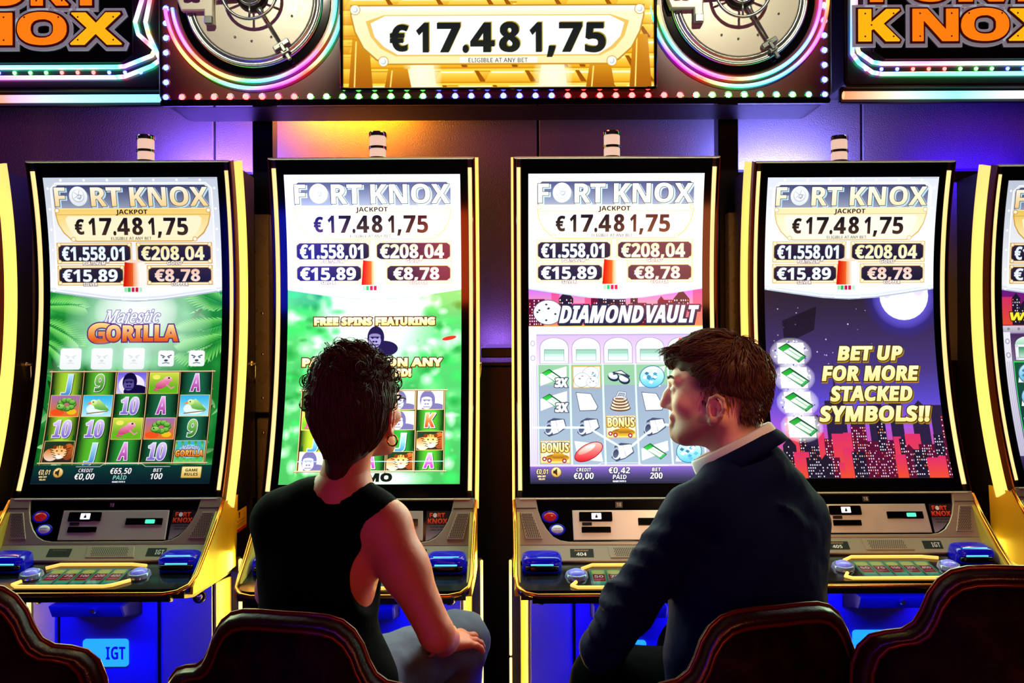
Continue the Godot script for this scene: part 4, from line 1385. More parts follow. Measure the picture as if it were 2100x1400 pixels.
func ear(f: Field, at: Vector3, side: float) -> void:
	# rim, lobe and bowl
	var pts := [Vector3(0.004, -0.014, 0.012), Vector3(0.008, 0.006, 0.014), Vector3(0.012, 0.024, 0.008), Vector3(0.016, 0.031, -0.006), Vector3(0.02, 0.024, -0.019), Vector3(0.019, 0.006, -0.022), Vector3(0.013, -0.012, -0.014), Vector3(0.009, -0.026, 0.0)]
	for i in pts.size() - 1:
		f.cap(at + pts[i] * Vector3(side, 1, 1), at + pts[i + 1] * Vector3(side, 1, 1), 0.0042, 0.0042, 0.004)
	f.ell(at + Vector3(0.007 * side, 0.002, -0.004), Vector3(0.005, 0.026, 0.016), 0.004)
	f.ell(at + Vector3(0.008 * side, -0.024, 0.004), Vector3(0.0055, 0.01, 0.009), 0.005)
	f.cap(at + Vector3(0.011 * side, -0.008, -0.008), at + Vector3(0.012 * side, 0.014, -0.006), 0.003, 0.003, 0.004)
	f.cap(at + Vector3(0.006 * side, -0.006, 0.012), at + Vector3(0.008 * side, 0.0, 0.01), 0.004, 0.003, 0.004)
	f.ell(at + Vector3(0.012 * side, -0.004, 0.002), Vector3(0.008, 0.011, 0.0075), 0.002, true)

func face_features(f: Field, slim: float) -> void:
	f.ell(Vector3(0, 0.055, -0.008), Vector3(0.074, 0.085, 0.098), 0.02)
	f.ell(Vector3(0, 0.05, 0.042), Vector3(0.061, 0.066, 0.062), 0.03)
	f.ell(Vector3(0, -0.012, 0.042), Vector3(0.056 * slim, 0.074, 0.058), 0.03)
	for s in [-1.0, 1.0]:
		f.cap(Vector3(s * 0.058 * slim, -0.022, -0.002), Vector3(s * 0.03, -0.064, 0.072), 0.019, 0.018, 0.03)
		f.ell(Vector3(s * 0.042, 0.008, 0.074), Vector3(0.022, 0.018, 0.02), 0.02)
		f.cap(Vector3(s * 0.014, 0.06, 0.101), Vector3(s * 0.046, 0.06, 0.086), 0.009, 0.008, 0.014)
		f.ell(Vector3(s * 0.031, 0.04, 0.104), Vector3(0.015, 0.01, 0.014), 0.012, true)
		f.ell(Vector3(s * 0.031, 0.041, 0.088), Vector3(0.0145, 0.0125, 0.0125), 0.003)
		f.cap(Vector3(s * 0.009, 0.001, 0.106), Vector3(s * 0.011, 0.001, 0.104), 0.0085, 0.008, 0.008)
	f.chain([Vector3(0, 0.05, 0.101), Vector3(0, 0.026, 0.112), Vector3(0, 0.006, 0.122)], [0.008, 0.0095, 0.0105], 0.012)
	f.cap(Vector3(-0.017, -0.022, 0.099), Vector3(0.017, -0.022, 0.099), 0.009, 0.009, 0.008)
	f.cap(Vector3(-0.014, -0.038, 0.0985), Vector3(0.014, -0.038, 0.0985), 0.009, 0.009, 0.006)
	f.cap(Vector3(-0.022, -0.0305, 0.112), Vector3(0.022, -0.0305, 0.112), 0.0025, 0.0025, 0.003, true)
	f.ell(Vector3(0, -0.06, 0.088), Vector3(0.026, 0.021, 0.021), 0.02)

func build_woman() -> void:
	var o := thing("person", "seated woman seen from behind, curly dark hair pinned up, black sleeveless top, hoop earring", "person", Vector3(-0.4, 0.0, 0.68))
	var base := Transform3D(Basis.IDENTITY, Vector3(0.4, 0.0, -0.68))
	var skin := skin_material("skin_warm", Color(0.82, 0.43, 0.29))
	var out := skin_out()
	# body
	var yaw := Basis(Vector3.UP, -0.245)
	var f := Field.new(Vector3(-0.72, 0.0, 0.2), Vector3(0.06, 1.36, 0.88), 0.0115)
	f.ell(Vector3(-0.437, 0.755, 0.69), Vector3(0.17, 0.125, 0.115), 0.03, false, yaw)
	f.ell(Vector3(-0.44, 0.89, 0.682), Vector3(0.122, 0.16, 0.086), 0.05, false, yaw)
	f.ell(Vector3(-0.428, 1.045, 0.668), Vector3(0.136, 0.15, 0.092), 0.05, false, yaw)
	f.cap(Vector3(-0.5, 1.03, 0.585), Vector3(-0.39, 1.03, 0.61), 0.05, 0.05, 0.04)
	f.cap(Vector3(-0.37, 1.25, 0.68), Vector3(-0.386, 1.18, 0.69), 0.048, 0.058, 0.03)
	f.cap(Vector3(-0.388, 1.175, 0.688), Vector3(-0.53, 1.125, 0.652), 0.046, 0.046, 0.04)
	f.cap(Vector3(-0.384, 1.175, 0.69), Vector3(-0.29, 1.112, 0.708), 0.046, 0.052, 0.04)
	f.chain([Vector3(-0.286, 1.105, 0.71), Vector3(-0.24, 1.02, 0.738), Vector3(-0.166, 0.885, 0.772)], [0.058, 0.05, 0.038], 0.035)
	f.chain([Vector3(-0.166, 0.885, 0.772), Vector3(-0.158, 0.85, 0.7), Vector3(-0.166, 0.812, 0.612)], [0.038, 0.036, 0.025], 0.012)
	f.chain([Vector3(-0.545, 1.11, 0.645), Vector3(-0.575, 0.92, 0.56), Vector3(-0.52, 0.93, 0.37)], [0.05, 0.04, 0.026], 0.03)
	for l in [[Vector3(-0.35, 0.735, 0.66), Vector3(-0.135, 0.765, 0.455), Vector3(-0.16, 0.42, 0.43), Vector3(-0.17, 0.3, 0.45)], [Vector3(-0.5, 0.73, 0.64), Vector3(-0.5, 0.7, 0.34), Vector3(-0.46, 0.36, 0.4), Vector3(-0.45, 0.29, 0.42)]]:
		f.chain(l, [0.085, 0.058, 0.042, 0.034], 0.03)
	f.surface(out, base)
	# head
	var head := facing(Vector3(-0.349, 1.338, 0.662), Vector3(0.34, 0.0, -0.94))
	var h := Field.new(Vector3(-0.11, -0.16, -0.12), Vector3(0.11, 0.16, 0.14), 0.0042)
	face_features(h, 0.94)
	h.cap(Vector3(0, -0.02, -0.03), Vector3(0.03, -0.15, -0.04), 0.05, 0.053, 0.03)
	for s in [-1.0, 1.0]: ear(h, Vector3(s * 0.072, 0.0, -0.005), s)
	h.surface(out, base * head)
	add_hand(out, base * facing(Vector3(-0.168, 0.805, 0.598), Vector3(0.62, -0.06, -0.62), Vector3(0.1, 0.95, 0.25)), 1.0, 0.35, 0.92)
	add_hand(out, base * facing(Vector3(-0.518, 0.928, 0.36), Vector3(0.1, -0.1, -1), Vector3.UP), -1.0, 0.4, 0.92)
	part(o, "body", skin_mesh(out), skin)
	# hair: a dark mass swept up from the nape, with curls over the crown
	var hm := mat("hair_dark_brown", Color(0.25, 0.13, 0.078), 0.45)
	hm.metallic_specular = 0.35
	hm.anisotropy_enabled = false
	var hair := skin_out()
	var hf := Field.new(Vector3(-0.14, -0.17, -0.17), Vector3(0.14, 0.2, 0.14), 0.0062)
	hf.ell(Vector3(0.006, 0.062, -0.022), Vector3(0.093, 0.096, 0.108), 0.03)
	hf.ell(Vector3(0.004, 0.005, -0.046), Vector3(0.083, 0.085, 0.07), 0.04)
	hf.cap(Vector3(0.004, -0.04, -0.062), Vector3(0.025, -0.138, -0.07), 0.048, 0.02, 0.03)
	hf.ell(Vector3(0.02, 0.125, -0.03), Vector3(0.07, 0.045, 0.065), 0.03)
	hf.ell(Vector3(0, -0.03, 0.09), Vector3(0.12, 0.115, 0.085), 0.02, true)
	for s in [-1.0, 1.0]: hf.ell(Vector3(s * 0.095, -0.005, 0.0), Vector3(0.03, 0.036, 0.026), 0.012, true)
	var nz := FastNoiseLite.new()
	nz.seed = 4
	nz.frequency = 16.0
	hf.rough(nz, 0.005)
	hf.surface(hair, base * head)
	var hmesh := skin_mesh(hair)
	var hp := part(o, "hair", hmesh, hm)
	var rnd := RandomNumberGenerator.new()
	rnd.seed = 12
	var st := begin(true)
	var hx := base * head
	for i in 540:
		var a := rnd.randf_range(0, TAU)
		var b := rnd.randf_range(-0.4, 1.5)
		if b < 0.5 and absf(cos(a)) < 0.5: continue
		var nrm := Vector3(cos(a) * cos(b), sin(b), sin(a) * cos(b))
		if nrm.z > 0.55 and nrm.y < 0.5: continue
		var root := Vector3(0.008, 0.068, -0.022) + nrm * Vector3(0.089, 0.096, 0.104)
		var axis := (nrm * 0.7 + Vector3(rnd.randf_range(-1, 1), rnd.randf_range(-0.6, 0.6), rnd.randf_range(-1, 1)) * 0.8)
		var rad := rnd.randf_range(0.007, 0.017)
		var pitch := rnd.randf_range(0.003, 0.011)
		var turns := rnd.randf_range(0.7, 1.7)
		var ph := rnd.randf() * TAU
		for k in 4:
			var jit := Vector3(rnd.randf_range(-1, 1), rnd.randf_range(-1, 1), rnd.randf_range(-1, 1)) * 0.0032
			add_curl(st, hx * (root + jit), hx.basis * axis, rad * rnd.randf_range(0.85, 1.15), pitch, turns * rnd.randf_range(0.85, 1.1), rnd.randf_range(0.0009, 0.0018), ph + rnd.randf_range(-0.3, 0.3))
	part(hp, "curls", done(st), hm).set_meta("kind", "stuff")
	st = begin(true)
	for i in 1100:
		var a := rnd.randf_range(-1.9, 1.9)
		var b := rnd.randf_range(-1.0, 0.75)
		var dir := Vector3(sin(a) * cos(b), sin(b), -cos(a) * cos(b))
		var root := hf.meet(Vector3(0.006, 0.02, -0.03), dir, 0.2)
		if root == Vector3.INF: continue
		add_lying_strand(st, hf, hx, root, Vector3(-sin(a) * 0.35 + rnd.randf_range(-0.12, 0.12), 1, rnd.randf_range(-0.1, 0.1)), rnd.randf_range(0.04, 0.08), rnd.randf_range(0.001, 0.004), rnd.randf_range(0.0008, 0.0016))
	part(hp, "swept_strands", done(st), hm).set_meta("kind", "stuff")
	# black sleeveless top, cut deep at the right armhole
	var top := skin_out()
	var t := Field.new(Vector3(-0.66, 0.66, 0.5), Vector3(-0.2, 1.28, 0.84), 0.006)
	t.ell(Vector3(-0.437, 0.755, 0.69), Vector3(0.182, 0.137, 0.127), 0.03, false, yaw)
	t.ell(Vector3(-0.445, 0.9, 0.684), Vector3(0.14, 0.17, 0.1), 0.06, false, yaw)
	t.ell(Vector3(-0.43, 1.045, 0.668), Vector3(0.148, 0.16, 0.103), 0.05, false, yaw)
	t.cap(Vector3(-0.5, 1.03, 0.585), Vector3(-0.39, 1.03, 0.61), 0.056, 0.056, 0.04)
	t.cap(Vector3(-0.388, 1.175, 0.688), Vector3(-0.535, 1.12, 0.652), 0.052, 0.056, 0.04)
	t.cap(Vector3(-0.384, 1.175, 0.69), Vector3(-0.31, 1.128, 0.704), 0.056, 0.061, 0.03)
	t.cap(Vector3(-0.54, 1.1, 0.648), Vector3(-0.535, 1.0, 0.655), 0.055, 0.04, 0.05)
	t.cap(Vector3(-0.195, 1.13, 0.74), Vector3(-0.258, 1.0, 0.75), 0.08, 0.1, 0.008, true)
	t.ell(Vector3(-0.382, 1.272, 0.66), Vector3(0.076, 0.085, 0.12), 0.008, true)
	nz.frequency = 9.0
	t.rough(nz, 0.003)
	t.surface(top, base)
	var cloth := mat("black_cloth", Color(0.012, 0.01, 0.012), 0.85)
	cloth.metallic_specular = 0.15
	cloth.normal_enabled = true
	cloth.normal_texture = noise_tex(0.35, 256, true, 3.0)
	tri_uv(cloth, 10.0)
	part(o, "sleeveless_top", skin_mesh(top), cloth)
	# pale jeans
	var jeans := skin_out()
	var j := Field.new(Vector3(-0.66, 0.27, 0.24), Vector3(-0.02, 0.88, 0.84), 0.0115)
	j.ell(Vector3(-0.437, 0.735, 0.69), Vector3(0.178, 0.115, 0.122), 0.03, false, yaw)
	for l in [[Vector3(-0.35, 0.735, 0.66), Vector3(-0.135, 0.765, 0.455), Vector3(-0.16, 0.42, 0.43), Vector3(-0.17, 0.32, 0.45)], [Vector3(-0.5, 0.73, 0.64), Vector3(-0.5, 0.7, 0.34), Vector3(-0.46, 0.36, 0.4), Vector3(-0.45, 0.31, 0.42)]]:
		j.chain(l, [0.095, 0.068, 0.054, 0.048], 0.03)
	nz.frequency = 14.0
	j.rough(nz, 0.01)
	j.surface(jeans, base)
	var denim := mat("pale_denim", Color(0.32, 0.34, 0.44), 0.8)
	denim.normal_enabled = true
	denim.normal_texture = noise_tex(0.4, 256, true, 4.0)
	tri_uv(denim, 10.0)
	part(o, "jeans", skin_mesh(jeans), denim)
	for x in [[-0.17, 0.45], [-0.45, 0.42]]:
		var sh := skin_out()
		var sf := Field.new(Vector3(-0.56, 0.19, 0.18), Vector3(-0.06, 0.37, 0.54), 0.01)
		sf.chain([Vector3(x[0], 0.3, x[1]), Vector3(x[0], 0.275, x[1] - 0.02), Vector3(x[0], 0.262, x[1] - 0.16)], [0.045, 0.042, 0.034], 0.03)
		sf.surface(sh, base)
		part(o, "shoe", skin_mesh(sh), M.black_satin)
	# hoop earring on the right lobe
	var ring := []
	for i in 20:
		ring.append((hx * Vector3(-0.082, -0.041, 0.0)) + Vector3(cos(TAU * i / 20) * 0.0115, sin(TAU * i / 20) * 0.0125, cos(TAU * i / 20) * 0.003))
	part(o, "hoop_earring", tube(ring, 0.0021, 8, true), M.gold_metal)

func build_man() -> void:
	var o := thing("person", "seated man in a dark navy suit jacket and white collar, face turned left in profile", "person", Vector3(0.51, 0.0, 0.76))
	var base := Transform3D(Basis.IDENTITY, Vector3(-0.51, 0.0, -0.76))
	var skin := skin_material("skin_fair", Color(0.94, 0.7, 0.6))
	var out := skin_out()
	var yaw := Basis(Vector3.UP, 0.38)
	var f := Field.new(Vector3(0.06, 0.0, 0.16), Vector3(0.78, 1.34, 0.98), 0.0125)
	f.ell(Vector3(0.505, 0.78, 0.775), Vector3(0.17, 0.13, 0.12), 0.03, false, yaw)
	f.ell(Vector3(0.512, 0.92, 0.77), Vector3(0.15, 0.17, 0.1), 0.05, false, yaw)
	f.ell(Vector3(0.51, 1.06, 0.76), Vector3(0.165, 0.16, 0.11), 0.05, false, yaw)
	f.cap(Vector3(0.49, 1.265, 0.75), Vector3(0.515, 1.19, 0.76), 0.046, 0.05, 0.03)
	f.chain([Vector3(0.4, 1.15, 0.81), Vector3(0.51, 1.185, 0.765), Vector3(0.615, 1.125, 0.72)], [0.045, 0.042, 0.045], 0.04)
	f.chain([Vector3(0.38, 1.14, 0.822), Vector3(0.24, 0.965, 0.856), Vector3(0.2, 0.835, 0.76)], [0.048, 0.04, 0.027], 0.02)
	f.chain([Vector3(0.632, 1.12, 0.712), Vector3(0.655, 0.87, 0.68), Vector3(0.56, 0.9, 0.47)], [0.048, 0.04, 0.027], 0.02)
	for l in [[Vector3(0.43, 0.75, 0.78), Vector3(0.21, 0.73, 0.62), Vector3(0.23, 0.35, 0.56), Vector3(0.22, 0.28, 0.57)], [Vector3(0.57, 0.75, 0.7), Vector3(0.46, 0.72, 0.44), Vector3(0.47, 0.35, 0.42), Vector3(0.47, 0.28, 0.43)]]:
		f.chain(l, [0.085, 0.06, 0.045, 0.036], 0.03)
	f.surface(out, base)
	var head := facing(Vector3(0.458, 1.372, 0.734), Vector3(-0.94, 0.0, -0.34))
	var h := Field.new(Vector3(-0.11, -0.17, -0.13), Vector3(0.11, 0.16, 0.15), 0.0034)
	face_features(h, 1.02)
	h.cap(Vector3(0, -0.03, -0.028), Vector3(0, -0.16, -0.052), 0.055, 0.06, 0.03)
	for s in [-1.0, 1.0]: ear(h, Vector3(s * 0.07, 0.0, 0.0), s)
	var stubble := func(p: Vector3) -> Color:
		var jaw: float = smoothstep(-0.004, -0.03, p.y + maxf(0.0, p.z - 0.06) * 0.4) * smoothstep(-0.035, 0.01, p.z) * smoothstep(-0.12, -0.085, p.y)
		var lip: float = clampf(1.0 - Vector2(p.y + 0.0305, p.x * 0.35).length() / 0.014, 0.0, 1.0) * smoothstep(0.092, 0.1, p.z)
		var side: float = smoothstep(0.016, 0.05, p.y - p.z * 0.18) * smoothstep(0.066, 0.03, p.z) * smoothstep(0.045, 0.06, absf(p.x))
		var nape: float = smoothstep(-0.062, -0.03, p.y) * smoothstep(-0.035, -0.06, p.z)
		var c := Color.WHITE.lerp(Color(0.3, 0.2, 0.18), jaw * 0.7).lerp(Color(0.85, 0.45, 0.42), lip * 0.8)
		return c.lerp(Color(0.084, 0.058, 0.036), clampf(maxf(side, nape), 0.0, 0.9))
	h.surface(out, base * head, stubble)
	add_hand(out, base * facing(Vector3(0.2, 0.822, 0.74), Vector3(0.35, -0.3, -0.9), Vector3(0.0, 0.95, -0.3)), 1.0, 0.5)
	add_hand(out, base * facing(Vector3(0.555, 0.902, 0.46), Vector3(-0.35, -0.1, -1), Vector3.UP), 1.0, 0.4)
	part(o, "body", skin_mesh(out), skin)
	var hx := base * head
	var white := mat("eye_white", Color(0.85, 0.82, 0.8), 0.2)
	var dark_iris := mat("iris", Color(0.12, 0.1, 0.08), 0.15)
	for s in [-1.0, 1.0]:
		var ew := begin(true)
		var ed := begin(true)
		add_lump(ew, Vector3(s * 0.031, 0.0405, 0.0905), Vector3(0.0118, 0.0085, 0.0118), hx, 1.0, 16, 10)
		add_lump(ed, Vector3(s * 0.0315, 0.0405, 0.099), Vector3(0.0052, 0.0052, 0.0038), hx, 1.0, 12, 8)
		part(part(o, "eye", done(ew), white), "iris", done(ed), dark_iris)
	# short hair: faded sides, longer brown top swept forward
	var hm := mat("hair_brown", Color(0.3, 0.175, 0.105), 0.5)
	hm.metallic_specular = 0.35
	var hair := skin_out()
	var hf := Field.new(Vector3(-0.12, -0.1, -0.15), Vector3(0.12, 0.2, 0.16), 0.0048)
	hf.ell(Vector3(0, 0.066, -0.012), Vector3(0.0775, 0.088, 0.104), 0.02)
	hf.ell(Vector3(0, 0.105, 0.016), Vector3(0.064, 0.052, 0.092), 0.03)
	hf.ell(Vector3(0, -0.02, 0.1), Vector3(0.14, 0.112, 0.078), 0.012, true)
	hf.ell(Vector3(0, -0.06, 0.025), Vector3(0.14, 0.092, 0.062), 0.015, true)
	hf.ell(Vector3(0, -0.11, -0.09), Vector3(0.12, 0.06, 0.09), 0.015, true)
	var nz := FastNoiseLite.new()
	nz.seed = 9
	nz.frequency = 26.0
	hf.rough(nz, 0.005)
	hf.surface(hair, hx)
	var hp := part(o, "hair", skin_mesh(hair), hm)
	var rnd := RandomNumberGenerator.new()
	rnd.seed = 77
	var st := begin(true)
	for g in 260:
		var a := rnd.randf_range(-PI, PI)
		var b := rnd.randf_range(0.35, 1.5)
		var gd := Vector3(sin(a) * cos(b), sin(b), cos(a) * cos(b))
		var back := clampf(-gd.z * 1.6, 0.0, 1.0)
		var dir := Vector3(gd.x * 0.5 + rnd.randf_range(-0.45, 0.45), 0.1, 0.9).lerp(Vector3(gd.x * 0.6 + rnd.randf_range(-0.5, 0.5), -0.9, -0.2), back)
		if absf(gd.x) > 0.75: dir.y -= 0.6
		var l := rnd.randf_range(0.034, 0.056) * (1.0 - 0.45 * maxf(back, clampf(absf(gd.x) * 1.3 - 0.4, 0.0, 1.0)))
		var rise := rnd.randf_range(0.004, 0.013) * (1.0 - 0.5 * maxf(back, absf(gd.x)))
		for k in 12:
			var q := (gd + Vector3(rnd.randf_range(-1, 1), rnd.randf_range(-1, 1), rnd.randf_range(-1, 1)) * 0.1).normalized()
			var root := hf.meet(Vector3(0, 0.05, 0.0), q, 0.18)
			if root == Vector3.INF or (root.z > 0.025 and root.y < 0.1): continue
			add_lying_strand(st, hf, hx, root, dir + (gd - q) * 1.2, l * rnd.randf_range(0.8, 1.15), rise * rnd.randf_range(0.7, 1.3), rnd.randf_range(0.0008, 0.0015))
	# the front sweeps out over the brow
	for g in 26:
		var u := rnd.randf_range(-0.05, 0.05)
		for k in 12:
			var root := Vector3(u + rnd.randf_range(-0.006, 0.006), 0.128 + rnd.randf_range(-0.006, 0.008), 0.075 + rnd.randf_range(-0.01, 0.01))
			add_strand(st, hx * root, hx.basis * Vector3(u * 3.0 + rnd.randf_range(-0.05, 0.05), -0.35, 0.9).normalized(), hx.basis * Vector3(0, 0.011, 0.003), rnd.randf_range(0.032, 0.05), rnd.randf_range(0.0008, 0.0014), 0.004)
	part(hp, "top_strands", done(st), hm).set_meta("kind", "stuff")
	st = begin(true)
	for i in 2000:
		var a := rnd.randf_range(-2.0, 2.0)
		var y := rnd.randf_range(-0.045, 0.115)
		if y < 0.03 + 0.02 * cos(a * 2.0) and absf(a) > 1.1: continue
		var q := sqrt(maxf(0.02, 1.0 - pow((y - 0.064) / (0.092 if y > 0.064 else 0.125), 2)))
		var root := Vector3(sin(a) * 0.0775 * q, y, -0.011 - cos(a) * 0.1035 * q)
		if root.z > 0.035: continue
		add_strand(st, hx * root, hx.basis * Vector3(sin(a) * 0.12, -1, -cos(a) * 0.12 - 0.15).normalized(), hx.basis * Vector3(sin(a), 0, -cos(a)) * 0.0022, rnd.randf_range(0.01, 0.018), 0.0008, 0.0, 3)
	part(hp, "side_strands", done(st), hm).set_meta("kind", "stuff")
	for s in [-1.0, 1.0]:
		st = begin(true)
		for i in 60:
			var t := rnd.randf()
			add_strand(st, hx * Vector3(s * lerpf(0.014, 0.05, t), 0.063 + 0.004 * sin(t * 2.6) + rnd.randf_range(-0.003, 0.003), lerpf(0.1115, 0.091, t)), hx.basis * Vector3(s * 0.9, 0.3, -0.25), hx.basis * Vector3(0, 0.001, 0.001), 0.01, 0.0009, 0.0, 3)
		part(o, "eyebrow", done(st), hm).set_meta("kind", "stuff")
	# suit jacket
	var jk := skin_out()
	var j := Field.new(Vector3(0.06, 0.6, 0.4), Vector3(0.8, 1.34, 1.0), 0.0085)
	j.ell(Vector3(0.51, 0.8, 0.785), Vector3(0.195, 0.17, 0.145), 0.04, false, yaw)
	j.ell(Vector3(0.513, 0.93, 0.775), Vector3(0.182, 0.19, 0.13), 0.06, false, yaw)
	j.ell(Vector3(0.508, 1.07, 0.762), Vector3(0.19, 0.17, 0.125), 0.05, false, yaw)
	j.chain([Vector3(0.388, 1.152, 0.818), Vector3(0.47, 1.215, 0.785), Vector3(0.542, 1.238, 0.772), Vector3(0.628, 1.135, 0.718)], [0.06, 0.05, 0.05, 0.063], 0.05)
	j.chain([Vector3(0.378, 1.145, 0.822), Vector3(0.315, 1.06, 0.842), Vector3(0.238, 0.965, 0.856), Vector3(0.192, 0.85, 0.775)], [0.064, 0.06, 0.055, 0.05], 0.03)
	j.chain([Vector3(0.635, 1.12, 0.712), Vector3(0.655, 0.87, 0.68), Vector3(0.565, 0.9, 0.49)], [0.062, 0.054, 0.042], 0.03)
	# folds across the sleeve
	var sl := [Vector3(0.378, 1.145, 0.822), Vector3(0.315, 1.06, 0.842), Vector3(0.238, 0.965, 0.856), Vector3(0.192, 0.85, 0.775)]
	for q in [[0, 0.35, 0.07], [0, 0.8, 0.066], [1, 0.15, 0.064], [1, 0.5, 0.062], [1, 0.85, 0.06], [2, 0.12, 0.058], [2, 0.4, 0.056], [2, 0.7, 0.054]]:
		var sa: Vector3 = sl[q[0]]
		var sb: Vector3 = sl[q[0] + 1]
		var ax := (sb - sa).normalized()
		var mid := sa.lerp(sb, q[1])
		var nn := Vector3(-0.55, 0.25, 0.8)
		nn = (nn - ax * nn.dot(ax)).normalized()
		var tt := ax.cross(nn)
		var last := Vector3.ZERO
		for i in 7:
			var an := -1.35 + i * 0.42
			var p: Vector3 = mid + (nn * cos(an) + tt * sin(an)) * (q[2] + 0.004) + ax * (0.016 * (an + 0.3))
			if i > 0: j.cap(last, p, 0.011, 0.011, 0.014, true)
			last = p
	j.cap(Vector3(0.56, 1.18, 0.87), Vector3(0.64, 1.1, 0.8), 0.006, 0.004, 0.03)
	# opening for neck and collar
	j.cap(Vector3(0.47, 1.36, 0.735), Vector3(0.505, 1.24, 0.755), 0.064, 0.06, 0.008, true)
	j.cap(Vector3(0.4, 1.28, 0.70), Vector3(0.36, 1.12, 0.66), 0.04, 0.045, 0.02, true)
	nz.frequency = 8.0
	j.rough(nz, 0.008)
	j.surface(jk, base)
	var suit := mat("navy_suiting", Color(0.03, 0.05, 0.2), 0.75)
	suit.metallic_specular = 0.2
	suit.normal_enabled = true
	suit.normal_texture = noise_tex(0.4, 256, true, 3.0)
	tri_uv(suit, 10.0)
	var jp := part(o, "suit_jacket", skin_mesh(jk), suit)
	# collars: white shirt band inside, navy collar folded outside
	var c := Vector3(0.482, 1.29, 0.745)
	var fw := Vector3(-0.86, -0.5, -0.3).normalized()
	var sd := Vector3(-0.33, 0.0, 0.944).normalized()
	var upn := sd.cross(fw).normalized()
	if upn.y < 0: upn = -upn
	part(o, "shirt_collar", collar_band(c, fw, sd, upn, 0.096, 0.064, 0.008, -0.034, 0.004, 0.34, base), mat("white_shirt", Color(0.82, 0.8, 0.8), 0.7))
	part(jp, "jacket_collar", collar_band(c + Vector3(0.008, -0.008, 0.0), fw, sd, upn, 0.097, 0.073, 0.002, -0.032, 0.012, 0.75, base), suit)
	# trousers and shoes
	var tr := skin_out()
	var t := Field.new(Vector3(0.1, 0.27, 0.28), Vector3(0.72, 0.92, 0.95), 0.0125)
	t.ell(Vector3(0.505, 0.75, 0.775), Vector3(0.18, 0.12, 0.13), 0.03, false, yaw)
	for l in [[Vector3(0.43, 0.745, 0.78), Vector3(0.225, 0.725, 0.64), Vector3(0.23, 0.38, 0.58), Vector3(0.22, 0.31, 0.57)], [Vector3(0.57, 0.745, 0.7), Vector3(0.46, 0.725, 0.44), Vector3(0.47, 0.38, 0.42), Vector3(0.47, 0.31, 0.43)]]:
		t.chain(l, [0.105, 0.088, 0.068, 0.06], 0.03)
	t.surface(tr, base)
	var tm := mat("dark_trousers", Color(0.012, 0.013, 0.022), 0.9)
	tm.metallic_specular = 0.08
	part(o, "trousers", skin_mesh(tr), tm)
	for x in [[0.22, 0.57, -0.3], [0.47, 0.43, 0.0]]:
		var sh := skin_out()
		var sf := Field.new(Vector3(0.1, 0.18, 0.16), Vector3(0.58, 0.38, 0.66), 0.01)
		sf.chain([Vector3(x[0], 0.31, x[1]), Vector3(x[0], 0.28, x[1] - 0.02), Vector3(x[0] + x[2] * 0.2, 0.265, x[1] - 0.18)], [0.05, 0.046, 0.038], 0.03)
		sf.surface(sh, base)
		part(o, "shoe", skin_mesh(sh), M.black_gloss)

# a band round the neck: open at the front, top edge up by top, lower edge flaring by flare
func collar_band(c: Vector3, fw: Vector3, sd: Vector3, upn: Vector3, a: float, b: float, top: float, foot: float, flare: float, gap: float, base: Transform3D) -> ArrayMesh:
	var st := begin(true)
	var n := 40
	var rows := []
	for i in n + 1:
		var an := lerpf(gap, TAU - gap, i / float(n))
		var open := pow(0.5 + 0.5 * cos(an), 3.0)
		var dir := fw * cos(an) * a + sd * sin(an) * b
		var rad := dir.normalized()
		var col := []
		for q in [[top - 0.004, -0.0025], [top, 0.0], [top - 0.004, 0.0035], [lerpf(top, foot, 0.5), flare * 0.5 + 0.004], [foot - 0.03 * open, flare + 0.003], [foot - 0.03 * open, flare - 0.003], [lerpf(top, foot, 0.5), -0.003 + flare * 0.3]]:
			col.append(base * (c + dir + rad * q[1] + upn * q[0]))
		rows.append(col)
	var m: int = rows[0].size()
	for i in n:
		for k in m:
			var k2 := (k + 1) % m
			quad(st, rows[i][k], rows[i + 1][k], rows[i + 1][k2], rows[i][k2])
	for e in [0, n]:
		for k in range(1, m - 1):
			tri(st, rows[e][0], rows[e][k], rows[e][k + 1])
	return done(st)

